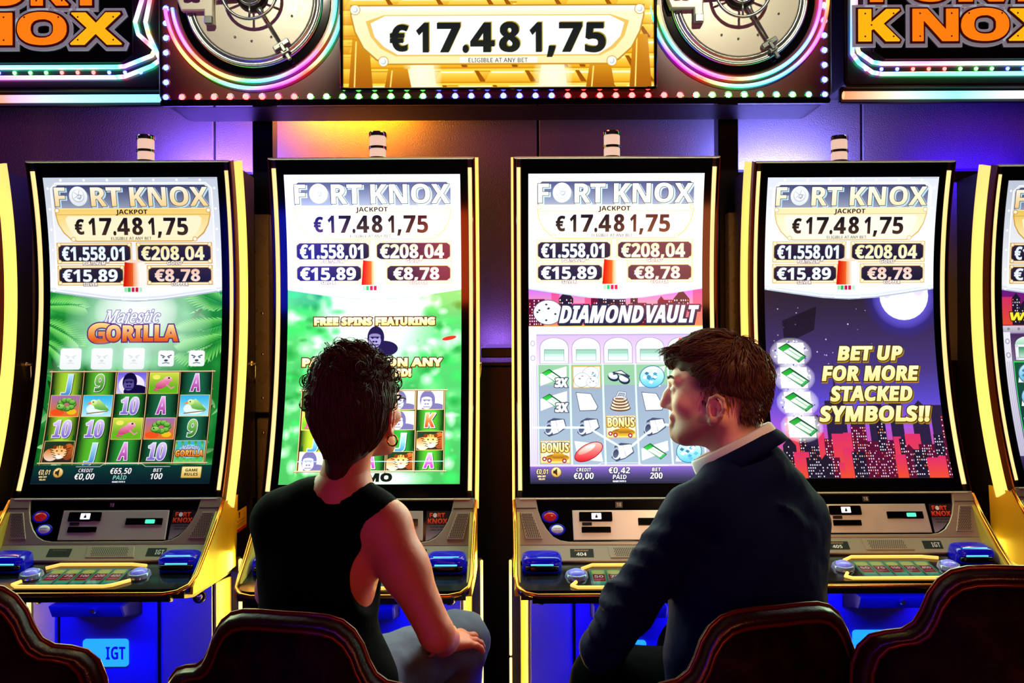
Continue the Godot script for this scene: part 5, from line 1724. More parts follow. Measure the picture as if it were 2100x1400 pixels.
# ------------------------------------------------------------------ flat print: what the displays and stickers show
class Pic:
	var im: Image
	var k: float
	var row: Image
	var row_color := Color(-1, 0, 0)
	static var fonts := {}

	func _init(w: float, h: float, scale: float, bg: Color) -> void:
		k = scale
		im = Image.create(int(w * k), int(h * k), false, Image.FORMAT_RGBA8)
		im.fill(bg)
		row = Image.create(im.get_width(), 1, false, Image.FORMAT_RGBA8)

	func span(x0: int, x1: int, y: int, c: Color) -> void:
		x0 = maxi(x0, 0)
		x1 = mini(x1, im.get_width())
		if x1 <= x0 or y < 0 or y >= im.get_height(): return
		if c.a > 0.995:
			im.fill_rect(Rect2i(x0, y, x1 - x0, 1), c)
		else:
			if c != row_color:
				row.fill(c)
				row_color = c
			im.blend_rect(row, Rect2i(0, 0, x1 - x0, 1), Vector2i(x0, y))

	# even-odd fill of outlines in units, colour c0 at the top running to c1 at the bottom
	func fill(outlines: Array, c0: Color, c1 = null) -> void:
		var ymin := 1e9
		var ymax := -1e9
		for o in outlines:
			for p in o:
				ymin = minf(ymin, p.y)
				ymax = maxf(ymax, p.y)
		var r0 := maxi(0, int(floor(ymin * k - 0.5)))
		var r1 := mini(im.get_height() - 1, int(ceil(ymax * k)))
		if r1 < r0: return
		var rows := []
		rows.resize(r1 - r0 + 1)
		for o in outlines:
			var n: int = o.size()
			for i in n:
				var a: Vector2 = o[i] * k
				var b: Vector2 = o[(i + 1) % n] * k
				if a.y > b.y:
					var s := a; a = b; b = s
				var y0 := maxi(r0, int(ceil(a.y - 0.5)))
				var y1 := mini(r1, int(ceil(b.y - 0.5)) - 1)
				if y1 < y0: continue
				var dx := (b.x - a.x) / (b.y - a.y)
				for y in range(y0, y1 + 1):
					if rows[y - r0] == null: rows[y - r0] = PackedFloat32Array()
					rows[y - r0].append(a.x + (y + 0.5 - a.y) * dx)
		for y in range(r0, r1 + 1):
			if rows[y - r0] == null: continue
			var xs: PackedFloat32Array = rows[y - r0]
			xs.sort()
			var c := c0
			if c1 != null:
				c = c0.lerp(c1, clampf((y / k - ymin) / maxf(ymax - ymin, 0.001), 0.0, 1.0))
			for i in range(0, xs.size() - 1, 2):
				span(int(round(xs[i])), int(round(xs[i + 1])), y, c)

	func rect(x0: float, y0: float, x1: float, y1: float, c0: Color, c1 = null) -> void:
		fill([PackedVector2Array([Vector2(x0, y0), Vector2(x1, y0), Vector2(x1, y1), Vector2(x0, y1)])], c0, c1)

	func poly(pts: Array, c0: Color, c1 = null) -> void:
		var p := PackedVector2Array()
		for i in range(0, pts.size(), 2): p.append(Vector2(pts[i], pts[i + 1]))
		fill([p], c0, c1)

	func oval(x: float, y: float, rx: float, ry: float, c0: Color, c1 = null, tilt := 0.0) -> void:
		var p := PackedVector2Array()
		for i in 28:
			p.append(Vector2(x, y) + Vector2(cos(TAU * i / 28) * rx, sin(TAU * i / 28) * ry).rotated(tilt))
		fill([p], c0, c1)

	func rrect(x0: float, y0: float, x1: float, y1: float, r: float, c0: Color, c1 = null) -> void:
		var p := PackedVector2Array()
		for c in [[x1 - r, y1 - r, 0.0], [x0 + r, y1 - r, PI / 2], [x0 + r, y0 + r, PI], [x1 - r, y0 + r, PI * 1.5]]:
			for i in 6:
				var a: float = c[2] + PI / 2 * i / 5
				p.append(Vector2(c[0] + cos(a) * r, c[1] + sin(a) * r))
		fill([p], c0, c1)

	func line(pts: Array, w: float, c: Color) -> void:
		for i in range(0, pts.size() - 2, 2):
			var a := Vector2(pts[i], pts[i + 1])
			var b := Vector2(pts[i + 2], pts[i + 3])
			var n := (b - a).normalized().orthogonal() * w * 0.5
			var e := (b - a).normalized() * w * 0.3
			fill([PackedVector2Array([a + n - e, b + n + e, b - n + e, a - n - e])], c)

	# a soft round blot
	func blot(x: float, y: float, rx: float, ry: float, c: Color, power := 1.5) -> void:
		var g := Image.create(48, 48, false, Image.FORMAT_RGBA8)
		for j in 48:
			for i in 48:
				var d := Vector2(i - 23.5, j - 23.5).length() / 23.5
				g.set_pixel(i, j, Color(c.r, c.g, c.b, c.a * pow(clampf(1.0 - d, 0.0, 1.0), power)))
		g.resize(maxi(2, int(rx * 2 * k)), maxi(2, int(ry * 2 * k)), Image.INTERPOLATE_BILINEAR)
		im.blend_rect(g, Rect2i(0, 0, g.get_width(), g.get_height()), Vector2i(int((x - rx) * k), int((y - ry) * k)))

	func leaf(x: float, y: float, a: float, l: float, w: float, c0: Color, c1: Color) -> void:
		var p := PackedVector2Array()
		for i in 9:
			p.append(Vector2(l * i / 8.0, -w * sin(PI * pow(i / 8.0, 0.8)) * 0.5).rotated(a) + Vector2(x, y))
		for i in range(7, 0, -1):
			p.append(Vector2(l * i / 8.0, w * sin(PI * pow(i / 8.0, 0.8)) * 0.5).rotated(a) + Vector2(x, y))
		fill([p], c0, c1)

	func palm(x: float, y: float, a: float, l: float, c0: Color, c1: Color, bend := 0.5) -> void:
		var p := Vector2(x, y)
		var d := a
		for i in 16:
			var f := i / 15.0
			var s := l * 0.45 * (0.35 + sin(PI * (0.12 + 0.8 * f)) * 0.7)
			leaf(p.x, p.y, d - 0.9 + 0.3 * f, s, l * 0.055, c0, c1)
			leaf(p.x, p.y, d + 0.9 - 0.3 * f, s, l * 0.055, c1, c0)
			p += Vector2.from_angle(d) * l / 16.0
			d += bend / 16.0
		line([x, y, x + cos(a + bend * 0.3) * l * 0.9, y + sin(a + bend * 0.3) * l * 0.9], l * 0.02, c0)

	# outlines of a line of lettering in em units, baseline at 0, y down
	static func outlines(s: String, font: String) -> Dictionary:
		if not fonts.has(font):
			var f := SystemFont.new()
			f.font_names = PackedStringArray([font.get_slice("/", 0)])
			f.font_weight = 700 if font.ends_with("bold") else 400
			fonts[font] = [f, f.get_rids()[0]]
		var rid: RID = fonts[font][1]
		var ts := TextServerManager.get_primary_interface()
		var glyphs := []
		var pen := 0.0
		for i in s.length():
			var g := ts.font_get_glyph_index(rid, 64, s.unicode_at(i), 0)
			var c := ts.font_get_glyph_contours(rid, 64, g)
			var loops := []
			var from := 0
			for e in c.get("contours", []):
				var pts := []
				for j in range(from, e + 1): pts.append(c.points[j])
				from = e + 1
				var n := pts.size()
				var full := []
				for j in n:
					var a: Vector3 = pts[j]
					var b: Vector3 = pts[(j + 1) % n]
					full.append(a)
					if a.z == 0.0 and b.z == 0.0:
						full.append(Vector3((a.x + b.x) / 2, (a.y + b.y) / 2, 1))
				while full[0].z == 0.0: full.append(full.pop_front())
				var out := PackedVector2Array()
				n = full.size()
				for j in n:
					var a: Vector3 = full[j]
					if a.z != 0.0:
						out.append(Vector2(a.x, a.y))
					else:
						var p: Vector3 = full[j - 1]
						var q: Vector3 = full[(j + 1) % n]
						for t in [0.25, 0.5, 0.75]:
							out.append(Vector2(p.x, p.y) * (1 - t) * (1 - t) + Vector2(a.x, a.y) * 2 * t * (1 - t) + Vector2(q.x, q.y) * t * t)
				for j in out.size(): out[j] = (out[j] + Vector2(pen, 0)) / 64.0
				loops.append(out)
			glyphs.append(loops)
			pen += ts.font_get_glyph_advance(rid, 64, g).x
		return {"glyphs": glyphs, "width": pen / 64.0}

	# lettering fitted to x0..x1, capitals from y0 to y1
	static func fitted(s: String, x0: float, x1: float, y0: float, y1: float, font := "Droid Sans/bold", skew := 0.0) -> Array:
		var o := outlines(s, font)
		var lo := 1e9
		var hi := -1e9
		for g in o.glyphs:
			for l in g:
				for p in l:
					lo = minf(lo, p.x)
					hi = maxf(hi, p.x)
		var sy := (y1 - y0) / 0.714
		var sx := (x1 - x0 - absf(skew) * (y1 - y0)) / maxf(hi - lo, 0.01)
		var all := []
		for g in o.glyphs:
			var loops := []
			for l in g:
				var q := PackedVector2Array()
				for p in l:
					q.append(Vector2(x0 + (p.x - lo) * sx - p.y * sy * skew, y1 + p.y * sy))
				loops.append(q)
			all.append(loops)
		return all

	static func grown(loops: Array, d: float) -> Array:
		if loops.is_empty() or absf(d) < 1e-6: return loops
		var big := 0.0
		for l in loops:
			var a := signed(l)
			if absf(a) > absf(big): big = a
		var out := []
		for l in loops:
			var hole := signf(signed(l)) != signf(big)
			for q in Geometry2D.offset_polygon(l, -d if hole else d, Geometry2D.JOIN_MITER): out.append(q)
		return out

	static func signed(p: PackedVector2Array) -> float:
		var s := 0.0
		for i in p.size(): s += p[i].cross(p[(i + 1) % p.size()])
		return s

	# how: {font, skew, edge (outline width), edge_color, c1 (colour at the foot), fat, drop (shadow offset), drop_color}
	func text(s: String, x0: float, x1: float, y0: float, y1: float, c: Color, how := {}) -> void:
		var all := fitted(s, x0, x1, y0, y1, how.get("font", "Droid Sans/bold"), how.get("skew", 0.0))
		var fat: float = how.get("fat", 0.0)
		var edge: float = how.get("edge", 0.0)
		if how.has("drop"):
			for g in all:
				var moved := []
				for l in grown(g, fat + edge):
					var q := PackedVector2Array()
					for p in l: q.append(p + how.drop)
					moved.append(q)
				fill(moved, how.drop_color)
		if edge > 0.0:
			for g in all: fill(grown(g, fat + edge), how.edge_color)
		for g in all: fill(grown(g, fat), c, how.get("c1"))

	func texture() -> ImageTexture:
		im.resize(im.get_width() / 2, im.get_height() / 2, Image.INTERPOLATE_BILINEAR)
		return ImageTexture.create_from_image(im)

	func paste(o: Pic, at := Vector2i.ZERO) -> void:
		im.blit_rect(o.im, Rect2i(0, 0, o.im.get_width(), o.im.get_height()), at)

func c8(h: String) -> Color:
	return Color.html(h)

# the jackpot amount, set wide
func spaced_amount(p: Pic, x0: float, x1: float, y0: float, y1: float, c: Color, how: Dictionary) -> void:
	var at := [0.0, 0.08, 0.123, 0.175, 0.22, 0.323, 0.339, 0.361, 0.375, 0.482, 0.509, 0.6, 0.652, 0.702, 0.732, 0.766, 0.789, 0.891, 0.909, 1.0]
	var s := "€17.481,75"
	for i in s.length():
		var drop := (y1 - y0) * 0.08 if i == 0 else 0.0
		p.text(s[i], lerpf(x0, x1, at[i * 2]), lerpf(x0, x1, at[i * 2 + 1]), y0 + drop, y1 - drop * 0.4, c, how)

# the jackpot panel that every display shows above its game: 360 x 254 units
func paint_header(p: Pic, gold: float) -> void:
	var g0 := c8("fff6dc").lerp(c8("f2c34c"), gold)
	var g1 := c8("fffdf2").lerp(c8("fff0c0"), gold)
	var edge := c8("e8c98a").lerp(c8("c88a1e"), gold)
	var grey := c8("eef2fb").lerp(c8("bcc6d8"), gold)
	p.poly([0, 0, 360, 0, 360, 234, 300, 243, 235, 252, 180, 255, 125, 252, 60, 243, 0, 234], grey, c8("ffffff"))
	p.line([0, 233, 60, 242, 125, 251, 180, 254, 235, 251, 300, 242, 360, 233], 3.0, c8("b4c2d6"))
	p.line([0, 227, 60, 236, 125, 245, 180, 248, 235, 245, 300, 236, 360, 227], 4.0, c8("dfe8f4"))
	for i in 7:
		p.oval(36 + i * 48, 5.5, 2.6, 2.6, c8("ffffff"))
	for i in 6:
		p.oval(7.5, 22 + i * 42, 2.6, 2.6, c8("ffffff"))
		p.oval(352.5, 22 + i * 42, 2.6, 2.6, c8("ffffff"))
	p.poly([24, 10, 336, 10, 348, 22, 348, 230, 12, 230, 12, 22], c8("ffffff"))
	p.poly([25, 13, 335, 13, 345, 23, 345, 228, 15, 228, 15, 23], grey.lerp(Color.WHITE, 0.4), c8("ffffff"))
	p.poly([28, 15.5, 332, 15.5, 340, 24, 340, 62, 18, 62, 18, 24], c8("4a4f78").lerp(c8("39406c"), gold), c8("96a0b8"))
	var how := {"fat": 0.5, "edge": 1.0, "edge_color": c8("2a2030"), "drop": Vector2(3, 2.2), "drop_color": c8("bfe4f6"), "c1": c8("fff4d6").lerp(c8("f8c878"), gold)}
	p.text("F", 20, 42, 20.5, 58, c8("fff8e6"), how)
	p.text("RT", 95, 158, 20.5, 58, c8("fff8e6"), how)
	p.text("KNOX", 176, 338, 20.5, 58, c8("fff8e6"), how)
	p.oval(72, 42, 19.5, 19.5, c8("8e98ac"))
	p.oval(69, 38, 19, 20, c8("ffffff"), c8("dde4ee"))
	p.oval(69, 37, 13, 13.5, c8("c0c8d4"))
	p.oval(69, 36, 11.5, 12, c8("f4f6fa"))
	p.oval(71, 39, 5, 5, c8("aab4c4"))
	p.oval(70, 38, 3.2, 3.2, c8("ffffff"))
	for i in 5:
		p.line([69, 36, 69 + cos(i * 1.26) * 10, 36 + sin(i * 1.26) * 10], 0.9, c8("9aa4b8"))
	# jackpot plaque
	p.poly([18, 62, 341, 62, 341, 76, 336, 96, 326, 114, 310, 127, 300, 131, 58, 131, 46, 126, 32, 113, 22, 95, 18, 76], edge)
	p.poly([20, 64, 339, 64, 339, 76, 334, 95, 324, 112, 309, 125, 299, 129, 59, 129, 48, 125, 34, 112, 24, 95, 20, 76], g0, g1)
	p.rect(18, 62.5, 341, 64, g1)
	p.line([18, 75.5, 341, 75.5], 1.0, edge)
	p.poly([44, 78, 316, 78, 322, 84, 318, 100, 308, 116, 298, 122, 62, 122, 52, 116, 42, 100, 38, 84], g1)
	for q in [[22, 67], [337, 67], [52, 126], [306, 126]]:
		p.oval(q[0], q[1], 5, 5, edge)
		p.oval(q[0], q[1], 3.8, 3.8, c8("fff4d8"))
		p.oval(q[0], q[1], 1.8, 1.8, c8("ffffff"))
	p.text("JACKPOT", 144, 210, 65.5, 74.5, c8("1c1418"))
	spaced_amount(p, 57, 292, 83, 117, c8("16121c"), {"fat": 0.5, "c1": c8("463126")})
	p.rect(120, 120, 226, 129, g1)
	p.text("ELIGIBLE AT ANY BET", 131, 215, 121.5, 127.5, c8("2c2620"), {"font": "Droid Sans/regular"})
	# four smaller amounts
	for b in [[16, 173, 133, 177, "€1.558,01", 27, 157, c8("e6f6ff"), "PLATINUM", 70, 116], [182, 341, 133, 177, "€208,04", 193, 324, c8("ffe9a6"), "GOLD", 246, 276],
			[16, 156, 180, 221, "€15,89", 27, 141, c8("eef6ff"), "SILVER", 70, 99], [203, 341, 180, 221, "€8,78", 220, 314, c8("fac6b0"), "COPPER", 254, 289]]:
		p.rect(b[0], b[2], b[1], b[3], edge)
		p.rect(b[0] + 1, b[2] + 1.2, b[1] - 1, b[3] - 1.2, c8("fff0cc"))
		p.rrect(b[0] + 2.5, b[2] + 4.5, b[1] - 2.5, b[3] - 5, 8, edge.darkened(0.2))
		p.rrect(b[0] + 4, b[2] + 5.5, b[1] - 4, b[3] - 6, 8, c8("33263c"), c8("1c1a34"))
		for q in [[b[0] + 5, b[2] + 4], [b[1] - 5, b[2] + 4], [b[0] + 5, b[3] - 5], [b[1] - 5, b[3] - 5]]:
			p.oval(q[0], q[1], 4.4, 4.4, edge)
			p.oval(q[0], q[1], 3.4, 3.4, c8("fff2cf"))
		p.text(b[4], b[5], b[6], b[2] + 9, b[3] - 8, b[7], {"fat": 0.5, "edge": 0.8, "edge_color": c8("2e3350"), "c1": b[7].lerp(Color.WHITE, 0.5)})
		p.text(b[8], b[9], b[10], b[3] - 5, b[3] + 1.2, c8("fffaf0"), {"edge": 0.8, "edge_color": c8("6a4a40"), "fat": 0.3})
	# the red alarm lamp
	for i in 12:
		var f := i / 11.0
		var c: Color = c8("d21408").lerp(c8("e8742c"), minf(f * 2.2, 1.0)) if f < 0.45 else c8("f4a878").lerp(c8("fff6f0"), minf((f - 0.45) * 4.0, 1.0))
		var a := 157 + 38 * f
		var b2 := 153 + 46 * f
		p.poly([a, 172, a + 3.6, 172, b2 + 4.4, 224, b2, 224], c)
	p.oval(176, 172, 20, 3, c8("f6d8c4"))
	p.rect(148, 224, 204, 238, c8("f6fafa"))
	for q in [[158, "9fe0b0"], [165, "30b060"], [173, "c01850"], [181, "c81a3c"], [189, "b8e6c8"]]:
		p.rect(q[0] - 2.6, 226, q[0] + 3.4, 235, c8(q[1]))
	p.line([150, 240, 150, 252, 204, 252, 204, 240], 0.8, c8("ffffff"))
	p.line([300, 2, 356, 2], 1.2, c8("9aa0b4"))

func jungle(p: Pic, y0: float, rnd: RandomNumberGenerator, soft: bool) -> void:
	p.rect(0, y0, 360, 632, c8("2fae4c") if soft else c8("1c8a34"), c8("1f8f30") if soft else c8("0c5a1c"))
	for i in 90:
		var x := rnd.randf_range(0, 360)
		var y := rnd.randf_range(y0, 620)
		var c := c8("0c7a26").lerp(c8("63e07c"), rnd.randf())
		p.blot(x, y, rnd.randf_range(14, 40), rnd.randf_range(14, 36), Color(c.r, c.g, c.b, 0.8), 0.9)
	if not soft:
		for i in 46:
			var left := i % 2 == 0
			var x := rnd.randf_range(-14, 40) if left else rnd.randf_range(320, 372)
			var y := rnd.randf_range(y0, 610)
			var c := c8("04400e").lerp(c8("9cf48a"), rnd.randf())
			p.leaf(x, y, rnd.randf_range(-1.2, 1.2) + (0.0 if left else PI), rnd.randf_range(26, 52), rnd.randf_range(5, 11), c.darkened(0.2), c.lightened(0.2))
		for q in [[368, 262, 3.4, 90, 0.5], [372, 300, 2.7, 100, 0.5], [366, 330, 2.5, 100, 0.7], [-8, 262, -0.2, 84, 0.6], [-8, 300, 0.3, 86, 0.6], [-6, 340, 0.5, 70, 0.6]]:
			p.palm(q[0], q[1], q[2], q[3], c8("12802a"), c8("98f47a"), q[4])

func ape(p: Pic, x: float, y: float, s: float, dark: Color, pale: Color) -> void:
	p.oval(x + 12 * s, y + 17 * s, 22 * s, 12 * s, dark)
	p.oval(x, y, 13 * s, 17 * s, dark)
	p.oval(x - 1.5 * s, y + 5 * s, 9.5 * s, 10.5 * s, pale)
	p.oval(x - 1.5 * s, y - 2 * s, 9 * s, 4 * s, pale.darkened(0.15))
	p.rect(x - 8 * s, y - 1.2 * s, x + 5 * s, y + 0.6 * s, dark)
	p.oval(x - 5 * s, y + 1 * s, 1.5 * s, 1.2 * s, dark)
	p.oval(x + 2.5 * s, y + 1 * s, 1.5 * s, 1.2 * s, dark)
	p.oval(x - 3.5 * s, y + 6.5 * s, 1.8 * s, 1.4 * s, dark)
	p.oval(x + 0.8 * s, y + 6.5 * s, 1.8 * s, 1.4 * s, dark)
	p.line([x - 7 * s, y + 11.5 * s, x + 4.5 * s, y + 11.5 * s], 1.4 * s, dark)

func tile_art(p: Pic, kind: String, x0: float, y0: float, x1: float, y1: float) -> void:
	var cx := (x0 + x1) / 2
	var cy := (y0 + y1) / 2
	var w := x1 - x0
	match kind:
		"J", "9", "10", "A", "K":
			var cols := {"J": ["bfe9fb", "3a86c8"], "9": ["9ed86a", "2e7d24"], "10": ["e6d4f8", "7a66c8"], "A": ["f2b4f0", "a2349c"], "K": ["ffb070", "d8401c"]}
			var hw := 10.0 if kind != "10" else 19.0
			p.text(kind, cx - hw, cx + hw, y0 + 7, y1 - 7, c8(cols[kind][0]), {"c1": c8(cols[kind][1]), "edge": 1.5, "edge_color": c8("f6eefa"), "fat": 0.8, "drop": Vector2(1.2, 1.2), "drop_color": c8("0a2a12"), "skew": 0.08, "font": "Droid Serif/bold" if kind == "10" else "Droid Sans/bold"})
		"ape":
			p.rect(x0, y0, x1, y1, c8("6c5ce8"), c8("cfc8f8"))
			p.oval(cx, cy + 4, w * 0.45, 22, c8("f0e8fc"))
			ape(p, cx - 4, cy - 2, 1.15, c8("120a3c"), c8("5a4c9a"))
		"pale_ape":
			p.rect(x0, y0, x1, y1, c8("d8d4f0"), c8("ffffff"))
			ape(p, cx - 6, cy, 1.2, c8("6a6494"), c8("eef0fa"))
		"frog":
			p.rect(x0, y0, x1, y1, c8("d8e04a"), c8("3c9a1c"))
			p.rect(x0, cy + 8, x1, y1, c8("62b81e"))
			p.oval(cx - 2, cy + 2, 17, 8, c8("f6a6c4"), c8("c8386e"), -0.5)
			p.oval(cx + 8, cy - 7, 9, 6, c8("ffd0e0"), c8("e06a90"))
			p.line([cx - 12, cy + 10, cx - 20, cy + 15, cx - 8, cy + 16], 2.6, c8("d84a7c"))
			p.line([cx + 6, cy + 4, cx + 16, cy + 12, cx + 22, cy + 8], 2.4, c8("f08cae"))
			p.oval(cx + 10, cy - 10, 2, 2, c8("30101c"))
			p.oval(cx - 16, cy - 12, 8, 5, c8("f2ec66"))
		"snake":
			p.rect(x0, y0, x1, y1, c8("a070b0"), c8("e87020"))
			p.oval(cx - 14, cy + 13, 14, 7, c8("f0501c"))
			p.oval(cx + 15, cy + 12, 10, 6, c8("f0c020"))
			for i in 9:
				var a := i * 0.72
				p.oval(cx + cos(a) * 13 + 3, cy - 3 + sin(a) * 9, 7.4, 5.4, c8("2c6a20"))
				p.oval(cx + cos(a) * 13 + 3, cy - 4 + sin(a) * 9, 6, 4.2, c8("9ad65a"), c8("4c9a34"))
			p.oval(cx - 9, cy + 2, 9, 6, c8("2c6a20"))
			p.oval(cx - 9, cy + 1, 8, 5, c8("b4e472"), c8("58a63a"))
			p.oval(cx - 12, cy, 1.5, 1.5, c8("181808"))
		"bird":
			p.rect(x0, y0, x1, y1, c8("2fb4e6"), c8("b8ecfc"))
			p.oval(cx, cy + 6, 22, 12, c8("e8fbff"))
			p.poly([cx - 12, cy - 8, cx + 2, cy - 14, cx + 16, cy - 2, cx + 26, cy + 10, cx + 8, cy + 9, cx - 4, cy + 6], c8("d8f09a"), c8("4ca63c"))
			p.oval(cx - 8, cy - 7, 7, 6, c8("f4fac0"), c8("bfe070"))
			p.poly([cx - 14, cy - 9, cx - 23, cy - 4, cx - 13, cy - 3], c8("f48a5a"))
			p.oval(cx - 9, cy - 8, 1.3, 1.3, c8("101010"))
			p.line([cx - 20, cy + 16, cx + 22, cy + 11], 2.0, c8("8a6a3c"))
		"tiger":
			p.rect(x0, y0, x1, y1, c8("1c3a24"), c8("30241c"))
			p.oval(cx - 14, cy + 6, 15, 13, c8("d8762c"), c8("f4e0d0"))
			p.oval(cx + 20, cy, 12, 17, c8("c86428"), c8("8a3c1c"))
			p.oval(cx + 2, cy + 1, 15, 14, c8("f0a23c"), c8("fff0d8"))
			p.oval(cx - 8, cy - 10, 4, 4, c8("7a3210"))
			p.oval(cx + 12, cy - 10, 4, 4, c8("7a3210"))
			for i in 4:
				p.line([cx - 18 + i * 3, cy - 5 + i * 5, cx - 10 + i * 3, cy - 2 + i * 5], 1.3, c8("2a1408"))
				p.line([cx + 24 - i * 2, cy - 8 + i * 5, cx + 15 - i, cy - 5 + i * 5], 1.3, c8("2a1408"))
			p.line([cx - 2, cy - 13, cx - 1, cy - 8], 1.2, c8("2a1408"))
			p.line([cx + 5, cy - 13, cx + 4, cy - 8], 1.2, c8("2a1408"))
			p.oval(cx - 3, cy - 2, 1.8, 1.4, c8("302008"))
			p.oval(cx + 7, cy - 2, 1.8, 1.4, c8("302008"))
			p.poly([cx - 1, cy + 4, cx + 5, cy + 4, cx + 2, cy + 7], c8("c05048"))
			p.oval(cx + 2, cy + 10, 6, 3.4, c8("fffaf2"))
		"logo":
			p.rect(x0, y0, x1, y1, c8("3cb0d8"), c8("58c86a"))
			for i in 10:
				p.leaf(x0 + i * w / 9.0, y0 if i % 2 == 0 else y1, 1.4 if i % 2 == 0 else -1.5, 13, 6, c8("2c8a2c"), c8("8ae06a"))
			p.oval(cx, cy, w * 0.38, 14, c8("8ae0f4"))
			p.text("Majestic", cx - 18, cx + 20, cy - 12, cy - 4, c8("ffffff"), {"font": "Droid Serif/bold", "skew": 0.3, "edge": 0.7, "edge_color": c8("3a4a9a")})
			p.text("GORILLA", cx - 28, cx + 28, cy - 2, cy + 10, c8("ffd070"), {"c1": c8("e06818"), "edge": 1.1, "edge_color": c8("5a1c10"), "fat": 0.5})

func bar_texts(p: Pic, credit: String, paid: String, bet: String, tint: Color) -> void:
	var how := {"edge": 0.8, "edge_color": c8("101018"), "skew": 0.12}
	p.line([86, 597, 134, 597, 142, 591, 218, 591, 226, 597, 276, 597], 1.0, c8("d8dce4"))
	p.text("€0,01", 12, 36, 603, 613, c8("ffe09a"), how)
	p.text("MIN BET", 15, 31, 616, 619, c8("ffd890"), {"fat": 0.2})
	p.text("€0,01", 17, 29, 621.5, 624.5, c8("ffd890"), {"fat": 0.2})
	p.oval(52, 609, 10.5, 10.5, c8("7a5a1c"))
	p.oval(52, 609, 9.4, 9.4, c8("ffe9a8"), c8("c8923a"))
	p.poly([46, 606, 49, 606, 54, 601, 54, 617, 49, 612, 46, 612], c8("3a2810"))
	p.text("CREDIT", 92, 122, 601, 608, c8("f4f6fa"), how)
	p.text(credit, 86, 127, 611, 623, c8("ffffff"), how)
	p.text(paid, 156, 200, 600, 612, c8("ffffff"), how)
	p.text("PAID", 164, 192, 615, 623.5, tint, {"edge": 0.7, "edge_color": c8("101018"), "skew": 0.12})
	p.text("GAME PAYS 5", 164, 190, 626.5, 629.5, c8("e8ecf0"), {"fat": 0.2})
	p.text("BET", 243, 261, 601, 608, c8("f4f6fa"), how)
	p.text(bet, 238, 264, 611, 623, c8("ffffff"), how)

func reel_grid(p: Pic, x0: float, x1: float, y0: float, y1: float, names: Array, greens: Array) -> void:
	var cw := (x1 - x0) / 5.0
	var ch := (y1 - y0) / 4.0
	for c in 5:
		var a := x0 + c * cw
		for i in 22:
			var f := absf(i / 21.0 * 2 - 1)
			var col := c8(greens[c]).lerp(c8("04140a"), pow(f, 2.4))
			p.rect(a + i * cw / 22, y0, a + (i + 1) * cw / 22 + 0.3, y1, col)
		for r in 4:
			var n: String = names[c][r]
			p.poly([a + 3, y0 + (r + 1) * ch - 4, a + 8, y0 + (r + 1) * ch - 12, a + 9, y0 + (r + 1) * ch, a + 3, y0 + (r + 1) * ch], c8("0c4a18"))
			p.poly([a + cw - 3, y0 + (r + 1) * ch - 4, a + cw - 8, y0 + (r + 1) * ch - 12, a + cw - 9, y0 + (r + 1) * ch, a + cw - 3, y0 + (r + 1) * ch], c8("0c4a18"))
			if n == "": continue
			var letters := n in ["J", "9", "10", "A", "K"]
			if not letters:
				p.rect(a + 2.5, y0 + r * ch + 1, a + cw - 2.5, y0 + (r + 1) * ch - 1, c8("ffd27a"))
				var q := Pic.new(cw - 7, ch - 4, p.k, Color.BLACK)
				tile_art(q, n, 0, 0, cw - 7, ch - 4)
				p.paste(q, Vector2i(int((a + 3.5) * p.k), int((y0 + r * ch + 2) * p.k)))
			else:
				tile_art(p, n, a + 2, y0 + r * ch, a + cw - 2, y0 + (r + 1) * ch)
	for c in 6:
		p.line([x0 + c * cw, y0 - 3, x0 + c * cw, y1 + 3], 2.6, c8("6a3418"))
		p.line([x0 + c * cw - 0.5, y0 - 3, x0 + c * cw - 0.5, y1 + 3], 1.1, c8("ffd9a0"))
	for y in [y0, y1]:
		p.line([x0 - 5, y, x1 + 5, y], 2.8, c8("8a4a22"))
		p.line([x0 - 5, y - 0.5, x1 + 5, y - 0.5], 1.3, c8("fff0cc"))

